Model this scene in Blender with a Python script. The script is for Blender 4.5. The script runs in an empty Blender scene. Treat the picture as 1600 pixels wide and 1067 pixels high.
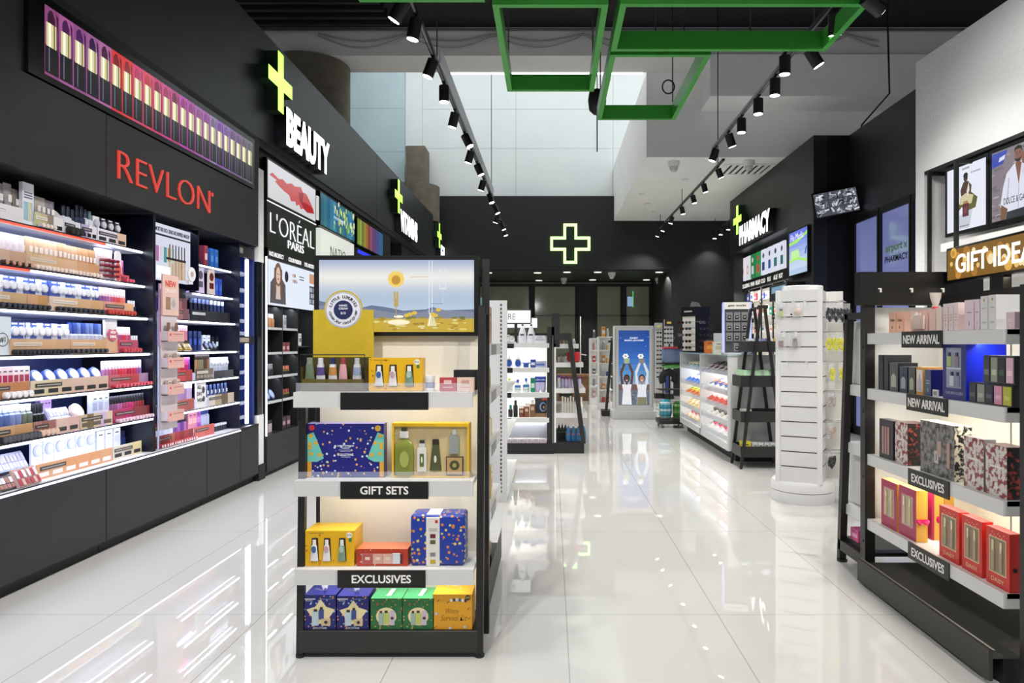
import bpy, bmesh, math, random
from mathutils import Vector, Matrix
random.seed(7)
PI = math.pi
sc = bpy.context.scene
COL = sc.collection

# ------------------------------------------------------------------ camera, world, exposure
cam = bpy.data.cameras.new('camera')
cam.lens = 24.0
cam.sensor_width = 36.0
cam.sensor_fit = 'HORIZONTAL'
cam.shift_x = -0.03875
cam.shift_y = 0.0022
cam.clip_start = 0.05
cam_o = bpy.data.objects.new('camera', cam)
cam_o.location = (0, 0, 1.3)
cam_o.rotation_euler = (PI / 2, 0, 0)
COL.objects.link(cam_o)
sc.camera = cam_o
wd = bpy.data.worlds.new('world')
sc.world = wd
wd.use_nodes = True
wd.node_tree.nodes['Background'].inputs[0].default_value = (0.93, 0.97, 1.0, 1)
wd.node_tree.nodes['Background'].inputs[1].default_value = 0.32
vs = sc.view_settings
vs.view_transform = 'Standard'
vs.look = 'None'
vs.gamma = 1.0
vs.use_curve_mapping = False
vs.exposure = 0.15

def area_light(name, loc, rot, sx, sy, power, color=(1, 1, 1), parent=None):
    l = bpy.data.lights.new(name, 'AREA')
    l.shape = 'RECTANGLE'
    l.size = sx
    l.size_y = sy
    l.energy = power
    l.color = color
    o = bpy.data.objects.new(name, l)
    o.location = loc
    o.rotation_euler = rot
    COL.objects.link(o)
    if parent:
        o.parent = parent
    return o

# unseen area lamp standing in for daylight in the atrium behind the shop
area_light('atrium_daylight_fill', (0.5, 14.2, 8.9), (0, 0, 0), 11.0, 5.0, 325, (0.98, 0.99, 1.0))

F = 1067.0
CH = 1.3
def LY(px, X=2.77):      # distance of a point on a plane X metres left of the lens axis
    return F * X / (862 - px)
def RY(px, X):
    return F * X / (px - 862)
def ZH(py, Y):
    return CH + (537 - py) * Y / F
def XW(px, Y):
    return (px - 862) * Y / F

# ------------------------------------------------------------------ materials
_m = {}
def lin(c):
    return c / 12.92 if c <= 0.04045 else ((c + 0.055) / 1.055) ** 2.4
def rgb(h):
    h = h.lstrip('#')
    if len(h) == 3:
        h = ''.join(c * 2 for c in h)
    return tuple(lin(int(h[i:i + 2], 16) / 255) for i in (0, 2, 4)) + (1,)
def M(h, rough=0.5, metal=0.0, spec=0.5):
    k = ('p', h, rough, metal, spec)
    if k not in _m:
        m = bpy.data.materials.new('mat_' + h.lstrip('#'))
        m.use_nodes = True
        b = m.node_tree.nodes['Principled BSDF']
        b.inputs['Base Color'].default_value = rgb(h)
        b.inputs['Roughness'].default_value = rough
        b.inputs['Metallic'].default_value = metal
        b.inputs['Specular IOR Level'].default_value = spec
        _m[k] = m
    return _m[k]
def EM(h, s=1.0):
    k = ('e', h, s)
    if k not in _m:
        m = bpy.data.materials.new('glow_' + h.lstrip('#'))
        m.use_nodes = True
        b = m.node_tree.nodes['Principled BSDF']
        b.inputs['Base Color'].default_value = (0.02, 0.02, 0.02, 1)
        b.inputs['Roughness'].default_value = 0.15
        b.inputs['Emission Color'].default_value = rgb(h)
        b.inputs['Emission Strength'].default_value = s
        _m[k] = m
    return _m[k]
def PANE(h, s):  # window glass with a faint glow in place of reflections
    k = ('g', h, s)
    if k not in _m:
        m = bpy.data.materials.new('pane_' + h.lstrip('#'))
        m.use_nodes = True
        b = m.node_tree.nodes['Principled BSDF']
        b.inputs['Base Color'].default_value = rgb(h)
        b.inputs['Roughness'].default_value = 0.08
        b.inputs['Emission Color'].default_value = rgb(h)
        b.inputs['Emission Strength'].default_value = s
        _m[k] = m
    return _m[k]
def CLEAR(h='ffffff', a=0.15, rough=0.05):
    k = ('c', h, a, rough)
    if k not in _m:
        m = bpy.data.materials.new('clear_' + h)
        m.use_nodes = True
        nt = m.node_tree
        b = nt.nodes['Principled BSDF']
        b.inputs['Base Color'].default_value = rgb(h)
        b.inputs['Roughness'].default_value = rough
        b.inputs['Alpha'].default_value = a
        _m[k] = m
    return _m[k]
def noisy(h1, h2, scale=8, rough=0.5, bump=0.0, detail=3, thr=None, spec=0.5):
    k = ('n', h1, h2, scale, rough, bump, thr)
    if k not in _m:
        m = bpy.data.materials.new('noise_' + h1)
        m.use_nodes = True
        nt = m.node_tree
        b = nt.nodes['Principled BSDF']
        tc = nt.nodes.new('ShaderNodeTexCoord')
        n = nt.nodes.new('ShaderNodeTexNoise')
        n.inputs['Scale'].default_value = scale
        n.inputs['Detail'].default_value = detail
        r = nt.nodes.new('ShaderNodeValToRGB')
        r.color_ramp.elements[0].color = rgb(h1)
        r.color_ramp.elements[1].color = rgb(h2)
        lo, hi = thr or (0.35, 0.65)
        r.color_ramp.elements[0].position = lo
        r.color_ramp.elements[1].position = hi
        nt.links.new(tc.outputs['Object'], n.inputs['Vector'])
        nt.links.new(n.outputs['Fac'], r.inputs['Fac'])
        nt.links.new(r.outputs['Color'], b.inputs['Base Color'])
        b.inputs['Roughness'].default_value = rough
        b.inputs['Specular IOR Level'].default_value = spec
        if bump:
            bp = nt.nodes.new('ShaderNodeBump')
            bp.inputs['Strength'].default_value = bump
            bp.inputs['Distance'].default_value = 0.01
            nt.links.new(n.outputs['Fac'], bp.inputs['Height'])
            nt.links.new(bp.outputs['Normal'], b.inputs['Normal'])
        _m[k] = m
    return _m[k]
def dots(h1, h2, h3, scale=60, size=0.28, rough=0.35):
    """printed paper: scattered round motifs in two colours on a ground"""
    k = ('d', h1, h2, h3, scale, size)
    if k not in _m:
        m = bpy.data.materials.new('dots_' + h1)
        m.use_nodes = True
        nt = m.node_tree
        b = nt.nodes['Principled BSDF']
        tc = nt.nodes.new('ShaderNodeTexCoord')
        v = nt.nodes.new('ShaderNodeTexVoronoi')
        v.inputs['Scale'].default_value = scale
        lt = nt.nodes.new('ShaderNodeMath')
        lt.operation = 'LESS_THAN'
        lt.inputs[1].default_value = size
        sep = nt.nodes.new('ShaderNodeSeparateColor')
        gt = nt.nodes.new('ShaderNodeMath')
        gt.operation = 'GREATER_THAN'
        gt.inputs[1].default_value = 0.5
        mx1 = nt.nodes.new('ShaderNodeMix')
        mx1.data_type = 'RGBA'
        mx1.inputs[6].default_value = rgb(h2)
        mx1.inputs[7].default_value = rgb(h3)
        mx2 = nt.nodes.new('ShaderNodeMix')
        mx2.data_type = 'RGBA'
        mx2.inputs[6].default_value = rgb(h1)
        L = nt.links.new
        L(tc.outputs['Object'], v.inputs['Vector'])
        L(v.outputs['Distance'], lt.inputs[0])
        L(v.outputs['Color'], sep.inputs[0])
        L(sep.outputs[0], gt.inputs[0])
        L(gt.outputs[0], mx1.inputs[0])
        L(lt.outputs[0], mx2.inputs[0])
        L(mx1.outputs[2], mx2.inputs[7])
        L(mx2.outputs[2], b.inputs['Base Color'])
        b.inputs['Roughness'].default_value = rough
        _m[k] = m
    return _m[k]

# ------------------------------------------------------------------ mesh building
class MB:
    def __init__(s):
        s.v, s.f, s.m, s.sm = [], [], [], []
    def add(s, vs_, fs, mat, smooth=False):
        o = len(s.v)
        s.v += [tuple(p) for p in vs_]
        for f in fs:
            s.f.append([i + o for i in f])
            s.m.append(mat)
            s.sm.append(smooth)
        return s
    def box(s, x0, x1, y0, y1, z0, z1, mat, front=None):
        v = [(x0, y0, z0), (x1, y0, z0), (x1, y1, z0), (x0, y1, z0), (x0, y0, z1), (x1, y0, z1), (x1, y1, z1), (x0, y1, z1)]
        s.add(v, [(3, 2, 1, 0), (4, 5, 6, 7), (1, 2, 6, 5), (2, 3, 7, 6), (3, 0, 4, 7)], mat)
        s.add(v, [(0, 1, 5, 4)], front or mat)
        return s
    def rbox(s, x0, x1, y0, y1, z0, z1, mat, r=0.004, seg=2):
        bm = bmesh.new()
        bmesh.ops.create_cube(bm, size=1)
        for v in bm.verts:
            v.co = Vector((x0 + (v.co.x + .5) * (x1 - x0), y0 + (v.co.y + .5) * (y1 - y0), z0 + (v.co.z + .5) * (z1 - z0)))
        bmesh.ops.bevel(bm, geom=bm.edges[:], offset=r, segments=seg, affect='EDGES', profile=0.5)
        return s._bm(bm, mat, seg > 1)
    def _bm(s, bm, mat, smooth=False):
        bm.verts.index_update()
        s.add([v.co[:] for v in bm.verts], [[v.index for v in f.verts] for f in bm.faces], mat, smooth)
        bm.free()
        return s
    def poly(s, pts, y, mat):              # flat figure in the xz plane, facing -y
        return s.add([(p[0], y, p[1]) for p in pts], [list(range(len(pts)))], mat)
    def rect(s, x0, x1, z0, z1, y, mat):
        return s.poly([(x0, z0), (x1, z0), (x1, z1), (x0, z1)], y, mat)
    def disc(s, cx, cz, rx, rz, y, mat, n=20):
        return s.poly([(cx + rx * math.cos(2 * PI * i / n), cz + rz * math.sin(2 * PI * i / n)) for i in range(n)], y, mat)
    def extr(s, pts, y0, y1, mat, side=None):   # figure in xz pushed from y0 (front) to y1
        n = len(pts)
        v = [(p[0], y0, p[1]) for p in pts] + [(p[0], y1, p[1]) for p in pts]
        s.add(v, [list(range(n)), list(range(2 * n - 1, n - 1, -1))], mat)
        s.add(v, [(i, i + n, (i + 1) % n + n, (i + 1) % n) for i in range(n)], side or mat)
        return s
    def slab(s, pts, z0, z1, mat):         # figure in xy raised from z0 to z1
        n = len(pts)
        v = [(p[0], p[1], z0) for p in pts] + [(p[0], p[1], z1) for p in pts]
        return s.add(v, [list(range(n - 1, -1, -1)), list(range(n, 2 * n))] + [(i, (i + 1) % n, (i + 1) % n + n, i + n) for i in range(n)], mat)
    def lathe(s, prof, mat, n=14, cx=0, cy=0, mats=None, sy=1.0, caps=True):
        v = []
        for r, z in prof:
            for i in range(n):
                a = 2 * PI * i / n
                v.append((cx + r * math.cos(a), cy + sy * r * math.sin(a), z))
        for k in range(len(prof) - 1):
            fs = [(k * n + i, k * n + (i + 1) % n, (k + 1) * n + (i + 1) % n, (k + 1) * n + i) for i in range(n)]
            s.add(v, fs, mats[k] if mats else mat, True)
            # keep vertices shared only inside a band so that edges stay crisp
        if caps:
            e = len(prof) - 1
            s.add(v[:n], [list(range(n - 1, -1, -1))], mats[0] if mats else mat)
            s.add(v[e * n:], [list(range(n))], mats[-1] if mats else mat)
        return s
    def cyl(s, p0, p1, r0, mat, n=10, r1=None, capmat=None, smooth=True):
        r1 = r0 if r1 is None else r1
        p0, p1 = Vector(p0), Vector(p1)
        d = (p1 - p0).normalized()
        a = d.orthogonal().normalized()
        b = d.cross(a)
        v = []
        for p, r in ((p0, r0), (p1, r1)):
            for i in range(n):
                t = 2 * PI * i / n
                v.append(tuple(p + r * (math.cos(t) * a + math.sin(t) * b)))
        s.add(v, [(i, (i + 1) % n, (i + 1) % n + n, i + n) for i in range(n)], mat, smooth)
        s.add(v[:n], [list(range(n - 1, -1, -1))], mat)
        s.add(v[n:], [list(range(n))], capmat or mat)
        return s
    def bar(s, p0, p1, w, d, mat):         # square bar from p0 to p1
        p0, p1 = Vector(p0), Vector(p1)
        ax = (p1 - p0).normalized()
        up = Vector((0, 1, 0)) if abs(ax.y) < 0.9 else Vector((0, 0, 1))
        a = ax.cross(up).normalized() * w / 2
        b = a.cross(ax).normalized() * d / 2
        v = [tuple(p + i * a + j * b) for p in (p0, p1) for i, j in ((-1, -1), (1, -1), (1, 1), (-1, 1))]
        return s.add(v, [(0, 1, 2, 3), (7, 6, 5, 4), (0, 4, 5, 1), (1, 5, 6, 2), (2, 6, 7, 3), (3, 7, 4, 0)], mat)
    def tube(s, path, r, mat, n=6):
        P = [Vector(p) for p in path]
        v = []
        a = None
        for k, p in enumerate(P):
            d = (P[min(k + 1, len(P) - 1)] - P[max(k - 1, 0)]).normalized()
            if a is None:
                a = d.orthogonal().normalized()
            a = (a - a.dot(d) * d).normalized()
            b = d.cross(a)
            for i in range(n):
                t = 2 * PI * i / n
                v.append(tuple(p + r * (math.cos(t) * a + math.sin(t) * b)))
        fs = [(k * n + i, k * n + (i + 1) % n, (k + 1) * n + (i + 1) % n, (k + 1) * n + i) for k in range(len(P) - 1) for i in range(n)]
        fs += [list(range(n - 1, -1, -1)), list(range((len(P) - 1) * n, len(P) * n))]
        return s.add(v, fs, mat, True)
    def loft(s, secs, mat, n=14, mats=None):    # secs: (z, half width, half depth) rounded rings
        v = []
        for z, a, b in secs:
            for i in range(n):
                t = 2 * PI * i / n
                v.append((a * math.cos(t), b * math.sin(t), z))
        for k in range(len(secs) - 1):
            s.add(v, [(k * n + i, k * n + (i + 1) % n, (k + 1) * n + (i + 1) % n, (k + 1) * n + i) for i in range(n)], mats[k] if mats else mat, True)
        e = len(secs) - 1
        s.add(v[:n], [list(range(n - 1, -1, -1))], mats[0] if mats else mat)
        s.add(v[e * n:], [list(range(n))], mats[-1] if mats else mat)
        return s
    def mesh(s, name):
        me = bpy.data.meshes.new(name)
        me.from_pydata(s.v, [], s.f)
        idx = {}
        for i, m in enumerate(s.m):
            if m.name not in idx:
                idx[m.name] = len(me.materials)
                me.materials.append(m)
        me.polygons.foreach_set('material_index', [idx[m.name] for m in s.m])
        me.polygons.foreach_set('use_smooth', s.sm)
        bm = bmesh.new()
        bm.from_mesh(me)
        bmesh.ops.remove_doubles(bm, verts=bm.verts, dist=1e-6)
        for e in bm.edges:
            if len(e.link_faces) == 2 and e.calc_face_angle(0) > 0.7:
                e.smooth = False
        bm.to_mesh(me)
        bm.free()
        return me

def link(name, me, parent=None, loc=(0, 0, 0), rz=0):
    o = bpy.data.objects.new(name, me)
    COL.objects.link(o)
    o.location = loc
    o.rotation_euler = (0, 0, rz)
    if parent:
        o.parent = parent
    return o
def tag(o, label, cat, group=None):
    o['label'] = label
    o['category'] = cat
    if group:
        o['group'] = group
    return o
def empty(name, label, cat, loc=(0, 0, 0), rz=0, group=None):
    return tag(link(name, None, None, loc, rz), label, cat, group)
def part(name, mb, parent, loc=(0, 0, 0), rz=0, label=None):
    o = link(name, mb.mesh(name) if isinstance(mb, MB) else mb, parent, loc, rz)
    if label:
        o['label'] = label
    return o
def solid(name, mb, label, cat, loc=(0, 0, 0), rz=0, group=None):
    return tag(link(name, mb.mesh(name) if isinstance(mb, MB) else mb, None, loc, rz), label, cat, group)
def struct(name, mb, parent=None, loc=(0, 0, 0), rz=0):
    o = link(name, mb.mesh(name), parent, loc, rz)
    if not parent:
        o['kind'] = 'structure'
    return o
def dup(o, loc, rz=None, label=None, group=None, parent=None):
    """a copy of a thing with its parts and sub-parts (mesh data shared)"""
    r = o.copy()
    COL.objects.link(r)
    if parent is not None:
        r.parent = parent
    else:
        r.location = loc
        if rz is not None:
            r.rotation_euler = (0, 0, rz)
        if label:
            r['label'] = label
        if group:
            r['group'] = group
    for ch in list(o.children):
        dup(ch, None, parent=r)
    return r

def text_mesh(s, h, mat, w=None, ext=0.001, bold=0.0, shear=0.0, align='C', name='lettering'):
    """lettering scaled to height h (and width w), in the xz plane facing -y, front at y=0"""
    cu = bpy.data.curves.new(name, 'FONT')
    cu.body = s
    cu.size = 1.0
    cu.extrude = 0.05
    cu.offset = bold
    cu.shear = shear
    cu.resolution_u = 3
    o = bpy.data.objects.new(name, cu)
    COL.objects.link(o)
    dg = bpy.context.evaluated_depsgraph_get()
    me = bpy.data.meshes.new_from_object(o.evaluated_get(dg))
    bpy.data.objects.remove(o)
    bpy.data.curves.remove(cu)
    me.name = name
    xs = [v.co.x for v in me.vertices]
    ys = [v.co.y for v in me.vertices]
    x0, x1, y0, y1 = min(xs), max(xs), min(ys), max(ys)
    k = h / (y1 - y0)
    kx = (w / (x1 - x0)) if w else k
    cx = (x0 + x1) / 2 if align == 'C' else (x0 if align == 'L' else x1)
    for v in me.vertices:
        x, y, z = v.co
        v.co = ((x - cx) * kx, -(z - 0.05) * ext / 0.1 , (y - (y0 + y1) / 2) * k)
    # y now runs 0 (front) to ext (back)
    me.materials.clear()
    me.materials.append(mat)
    return me
def text(s, h, mat, parent, loc, rz=0, w=None, ext=0.001, bold=0.0, shear=0.0, align='C', name='lettering'):
    return link(name, text_mesh(s, h, mat, w, ext, bold, shear, align, name), parent, loc, rz)

LW, RW = PI / 2, -PI / 2        # facing the aisle from the left wall / from the right
BLACK = M('#17181a', 0.55)
BLACKG = M('#141517', 0.3)
FRAME = M('#1c1b1a', 0.42)
WHITE = M('#e8e8e6', 0.4)
WHITEG = M('#ececec', 0.25)
ACRYL = CLEAR('e8f0ff', 0.16)
LED = EM('#e6ecff', 9.0)
# ------------------------------------------------------------------ the shell
def floor_mat():
    m = bpy.data.materials.new('polished_tiles')
    m.use_nodes = True
    nt = m.node_tree
    b = nt.nodes['Principled BSDF']
    tc = nt.nodes.new('ShaderNodeTexCoord')
    mp = nt.nodes.new('ShaderNodeMapping')
    mp.inputs['Location'].default_value = (-0.07, -3.277, 0)
    br = nt.nodes.new('ShaderNodeTexBrick')
    br.offset = 0.0
    br.inputs['Color1'].default_value = rgb('#cfcfcc')
    br.inputs['Color2'].default_value = rgb('#cdccca')
    br.inputs['Mortar'].default_value = rgb('#a6a6a3')
    br.inputs['Scale'].default_value = 1.0
    br.inputs['Mortar Size'].default_value = 0.0028
    br.inputs['Mortar Smooth'].default_value = 0.3
    br.inputs['Brick Width'].default_value = 0.727
    br.inputs['Row Height'].default_value = 1.454
    nt.links.new(tc.outputs['Object'], mp.inputs['Vector'])
    nt.links.new(mp.outputs['Vector'], br.inputs['Vector'])
    nt.links.new(br.outputs['Color'], b.inputs['Base Color'])
    b.inputs['Roughness'].default_value = 0.018
    b.inputs['Specular IOR Level'].default_value = 1.0
    return m
struct('floor', MB().box(-7.5, 9.5, -4, 25, -0.2, 0, floor_mat()))

UPPER = noisy('#25272a', '#292b2e', 3, 0.42)
DARKW = noisy('#16171a', '#191a1d', 3, 0.6)
PAINT = noisy('#f0f0ee', '#ececea', 2, 0.75)
PALE = noisy('#dce3e3', '#d8e0e0', 1.2, 0.6)
PALEB = noisy('#b4cacf', '#adc5ca', 1.2, 0.5)
CONC = noisy('#6d6658', '#5f594c', 5, 0.8, 0.1)
# left wall: the recess back, the fascia band over the bays and the tall black wall above
struct('wall_left', MB().box(-3.5, -3.4, 0.8, 17.0, 0, 4.32, DARKW)
       .box(-3.4, -2.80, 0.8, 17.0, 3.26, 4.32, UPPER)
       .box(-2.80, -2.785, 0.8, LY(590), 3.26, 4.32, UPPER)
       .box(-2.80, -2.785, LY(590) + 0.012, 17.0, 3.26, 4.32, UPPER))
struct('wall_back', MB().box(-3.6, 5.0, 17.0, 17.3, 3.15, 4.98, M('#0f1113', 0.6))
       .box(-3.5, -2.95, 17.0, 20.3, 0, 3.15, DARKW)
       .box(2.98, 5.0, 17.0, 17.3, 0, 3.15, DARKW)
       .box(2.98, 3.1, 17.3, 20.3, 0, 3.15, DARKW)
       .box(-3.5, 3.1, 17.3, 20.35, 3.15, 3.25, M('#2e2f2c', 0.5)))
# pale panelled wall of the atrium above the black bulkhead
pw = MB()
def panel(x0, x1, z0, z1, mat, y=17.31):
    pw.box(x0 + .003, x1 - .003, y, y + 0.1, z0 + .003, z1 - .003, mat)
xa = XW(660, 17.3)
pw.box(-7.5, 9.5, 17.42, 17.5, 3.3, 9.4, M('#ccd4d5', 0.7))
for x0, x1 in ((xa, XW(806, 17.3)), (XW(806, 17.3), XW(958, 17.3)), (XW(958, 17.3), 4.5), (4.5, 9.4)):
    for z0, z1 in ((4.98, 6.25), (6.25, 7.25), (7.25, 9.3)):
        panel(x0, x1, z0, z1, PALE)
panel(XW(633, 17.3), xa, 6.3, 9.3, PALE)
for z0, z1 in ((4.5, 6.15), (6.15, 7.25), (7.25, 9.3)):
    panel(-7.4, XW(633, 17.3), z0, z1, PALEB, 17.25)
struct('wall_atrium', pw)
struct('pillar_square', MB().rbox(XW(634, 16.6), XW(664, 16.6), 16.6, 17.2, 4.3, 6.12, CONC, 0.02))
struct('pillar_round', MB().lathe([(0.62, 4.2), (0.62, 5.74)], CONC, 40, XW(552, 11.2) - .62, 10.95))
struct('pillar_far', MB().lathe([(0.55, 4.2), (0.55, 5.05)], CONC, 36, XW(688, 16.5) - .55, 16.35))
# ceiling: black plenum, the grey beam with its light slot, and the white bulkhead box on the right
struct('ceiling', MB().box(-7.5, 9.5, -4, 10.55, 6.19, 6.3, M('#050505', 0.8)))
cl = MB()
for i in range(9):
    cl.box(-7.4, -2.4, 8.4 + i * .22, 8.46 + i * .22, 6.05, 6.185, M('#101010', 0.7))
struct('ceiling_louvres', cl)
struct('beam', MB().box(-7.5, 9.5, 10.55, 11.2, 5.75, 6.3, M('#d4d3d0', 0.8))
       .box(2.44, 9.5, 10.5, 11.2, 5.11, 5.75, PAINT))
solid('cove_light', MB().box(XW(690, 11.22), 1.5, 11.21, 11.24, 5.73, 5.78, EM('#f4f8ff', 3.0)),
      'thin white light line along the far edge of the grey beam', 'light')
struct('ceiling_bulkhead', MB().box(1.555, 9.5, 11.2, 17.25, 4.36, 5.75, PAINT))
# cables drooping along the beam
for k, (z, sag, lab) in enumerate(((6.08, 0.12, 'upper grey cable sagging in loops along the front of the ceiling beam'),
                                  (6.04, 0.19, 'lower grey cable sagging deepest along the front of the ceiling beam'))):
    path = []
    for i in range(73):
        x = -3.6 + i * 0.12
        path.append((x, 10.52 - .02 * k, z - sag * abs(math.sin((x + 3.6) * PI / 1.36))))
    solid('cable', MB().tube(path, 0.012, M('#9a9a98', 0.5)), lab, 'cable')
solid('conduit', MB().cyl((-5, 10.5, 6.13), (7, 10.5, 6.13), 0.02, M('#555', 0.5)), 'straight dark conduit pipe just under the black ceiling', 'pipe')

# right side: pharmacy wall, its return, the black wall with glass and the white textured wall
PX = 3.844
struct('wall_pharmacy', MB().box(PX, PX + .2, 10.02, 11.1, 0, 4.36, UPPER)
       .box(PX, PX + .2, 11.1, 14.4, 3.2, 4.36, UPPER)
       .box(PX, PX + .2, 14.4, 14.72, 0, 4.36, UPPER)
       .box(PX + .2, 4.5, 14.4, 14.72, 0, 4.36, DARKW)
       .box(PX + .2, 4.37, 10.02, 10.2, 0, 4.36, M('#0c0c0d', 0.6))
       .box(4.37, 4.5, 10.02, 14.72, 0, 4.36, DARKW)
       .box(PX + .2, 4.37, 11.1, 14.4, 3.2, 3.3, DARKW))
struct('wall_right', MB().box(4.37, 4.55, 6.0, 10.02, 3.12, 4.36, UPPER)
       .box(4.37, 4.55, 9.9, 10.02, 0, 3.12, BLACK).box(4.37, 4.55, 6.0, 10.02, 0, 0.12, BLACK))
def glass_pane(n, y0, y1):
    t = link('window_%d' % n, None)
    t['kind'] = 'structure'
    f = MB()
    for a, b in ((y0 - .035, y0), (y1, y1 + .035)):
        f.box(4.37, 4.43, a, b, 0.12, 3.12, BLACK)
    f.box(4.37, 4.43, y0, y1, 3.03, 3.12, BLACK)
    part('window_frame', f, t)
    part('pane', MB().box(4.40, 4.41, y0, y1, 0.12, 3.03, PANE('#8188c0', 0.4)), t)  # lilac glow added for reflections and light behind the glass
    return t
w1 = glass_pane(1, 9.18, 9.86)
w2 = glass_pane(2, 8.36, 9.08)
w3 = glass_pane(3, 7.5, 8.26)
text('airport x', 0.13, M('#7fb548', 0.4), w2, (4.396, 8.72, 2.53), RW, w=.55, bold=.01)
text('PHARMACY', 0.085, M('#0b0c10', 0.4), w2, (4.396, 8.72, 2.40), RW, w=.58, bold=.015)

def weave_mat():
    m = bpy.data.materials.new('woven_white')
    m.use_nodes = True
    nt = m.node_tree
    b = nt.nodes['Principled BSDF']
    tc = nt.nodes.new('ShaderNodeTexCoord')
    mp = nt.nodes.new('ShaderNodeMapping')
    mp.inputs['Scale'].default_value = (60, 60, 60)
    br = nt.nodes.new('ShaderNodeTexVoronoi')
    br.inputs['Scale'].default_value = 1.0
    bp = nt.nodes.new('ShaderNodeBump')
    bp.inputs['Strength'].default_value = 0.5
    bp.inputs['Distance'].default_value = 0.006
    nt.links.new(tc.outputs['Object'], mp.inputs['Vector'])
    nt.links.new(mp.outputs['Vector'], br.inputs['Vector'])
    nt.links.new(br.outputs['Distance'], bp.inputs['Height'])
    nt.links.new(bp.outputs['Normal'], b.inputs['Normal'])
    b.inputs['Base Color'].default_value = rgb('#d9dadb')
    b.inputs['Roughness'].default_value = 0.7
    return m
WEAVE = weave_mat()
# white wall turned by a few degrees; u runs along it towards the viewer from its far end
WA = Vector((3.37, 6.32, 0))
WD = Vector((0.083, -1.154, 0)).normalized()
WN = Vector((-WD.y, WD.x, 0)) * -1          # towards the aisle
if WN.x > 0:
    WN = -WN
WRZ = math.atan2(WD.y, WD.x)                # local x along the wall, local -y towards the aisle
ww = MB()
L_ = 5.2
R0 = 0.13                                   # the recess starts here
def wb(u0, u1, d0, d1, z0, z1, mat=WEAVE):  # d is depth into the wall
    ww.box(u0, u1, d0, d1, z0, z1, mat)
wb(0, L_, 0, 0.45, 2.86, 3.9)
wb(0, R0, 0, 0.45, 0, 2.86)
wb(R0, L_, 0.32, 0.45, 0, 2.86, PAINT)
struct('wall_right_white', ww, None, WA, WRZ)
# dark window band under the bulkhead at the very back
def back_window(n, x0, x1):
    t = link('window_%d' % n, None)
    t['kind'] = 'structure'
    f = MB()
    f.box(x0, x1, 20.28, 20.36, 3.0, 3.15, BLACK).box(x0, x0 + .09, 20.28, 20.36, 0, 3.0, BLACK).box(x1 - .09, x1, 20.28, 20.36, 0, 3.0, BLACK)
    f.box(x0, x1, 20.28, 20.36, 2.12, 2.15, M('#5a5c50', 0.4))
    part('window_frame', f, t)
    part('pane', MB().box(x0 + .09, x1 - .09, 20.31, 20.33, 0, 3.0, PANE('#5b5d4c', 0.22)), t)  # olive glow put into the glass for the reflections it would show
bx = [-2.95, XW(758, 20.3), XW(831, 20.3), XW(903, 20.3)]
back_window(4, bx[0], bx[1])
back_window(5, bx[1], bx[2])
back_window(6, bx[2], bx[3])
back_window(7, XW(927, 20.3) + .03, XW(974, 20.3))
back_window(8, XW(974, 20.3), 2.98)
struct('pillar_back', MB().box(XW(903, 20.3), XW(927, 20.3) + .03, 20.2, 20.4, 0, 3.15, BLACK))
solid('ceiling_rail', MB().box(-2.9, 2.95, 20.18, 20.22, 3.08, 3.11, M('#777', 0.4)), 'thin grey rail along the head of the dark back windows', 'rail')
# ------------------------------------------------------------------ track lights
LAMPB = M('#0b0b0b', 0.45)
LENS = EM('#fffaf0', 14.0)
def spot_meshes():
    b = MB().cyl((0, 0, 0), (0, 0, -.145), .047, LAMPB, 20)
    l = MB().cyl((0, 0, -.1455), (0, 0, -.1475), .041, LENS, 20)
    s = MB().cyl((0, 0, 0.0), (0, 0, -.035), .009, LAMPB, 8).box(-.016, .016, -.04, .04, -.012, .0, LAMPB)
    return b.mesh('housing'), l.mesh('lens'), s.mesh('stem')
SPM = spot_meshes()
def spot(x, y, z, tx, ty, label, group, power=60, stem=0.0):
    """track spotlight hanging at z; tx, ty lean the housing"""
    t = empty('track_spotlight', label, 'spotlight', (x, y, z), 0, group)
    if stem:
        part('stem', MB().cyl((0, 0, 0), (0, 0, -.035 - stem), .009, LAMPB, 8).box(-.016, .016, -.04, .04, -.012, 0, LAMPB), t)
    else:
        link('stem', SPM[2], t)
    h = link('housing', SPM[0], t, (0, 0, -.035 - stem))
    h.rotation_euler = (ty, tx, 0)
    link('lens', SPM[1], h)
    if power:
        l = bpy.data.lights.new('lamp', 'SPOT')
        l.energy = power
        l.spot_size = 1.9
        l.spot_blend = 0.6
        l.shadow_soft_size = 0.05
        l.color = (1, 0.97, 0.92)
        o = link('lamp', l, h, (0, 0, -.16))
    return t
def rail(name, x, y0, y1, z, label, rods=(), top=6.19):
    t = empty(name, label, 'light track', (x, y0, z))
    part('rail', MB().box(-.018, .018, 0, y1 - y0, 0, .032, M('#151515', 0.35)).box(-.008, .008, 0, y1 - y0, -.002, 0, M('#777', 0.3)), t)
    for r in rods:
        part('suspension_rod', MB().cyl((0, r - y0, .03), (0, r - y0, top - z), .006, LAMPB, 6), t)
    return t
TZ = 3.7
lt = rail('light_track', -.988, -1.0, 14.2, TZ, 'long black light track running down the left of the aisle', (5.88, 11.2, 1.5))
fin = MB().box(.012, .028, 5.9 + 1, 11.3 + 1, .03, .17, M('#b9bcc0', 0.45))
for i in range(4):
    for j in range(3):
        fin.box(.028, .0295, 9.9 + i * .14 + .05 * (j % 2), 9.94 + i * .14 + .05 * (j % 2), .06 + j * .035, .075 + j * .035, M('#222'))
part('support_channel', fin, lt, label='pale grey perforated channel on top of the track')
GL = 'spotlights on the left track'
lab = 'black cylinder spotlight on the long left track over the aisle'
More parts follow.
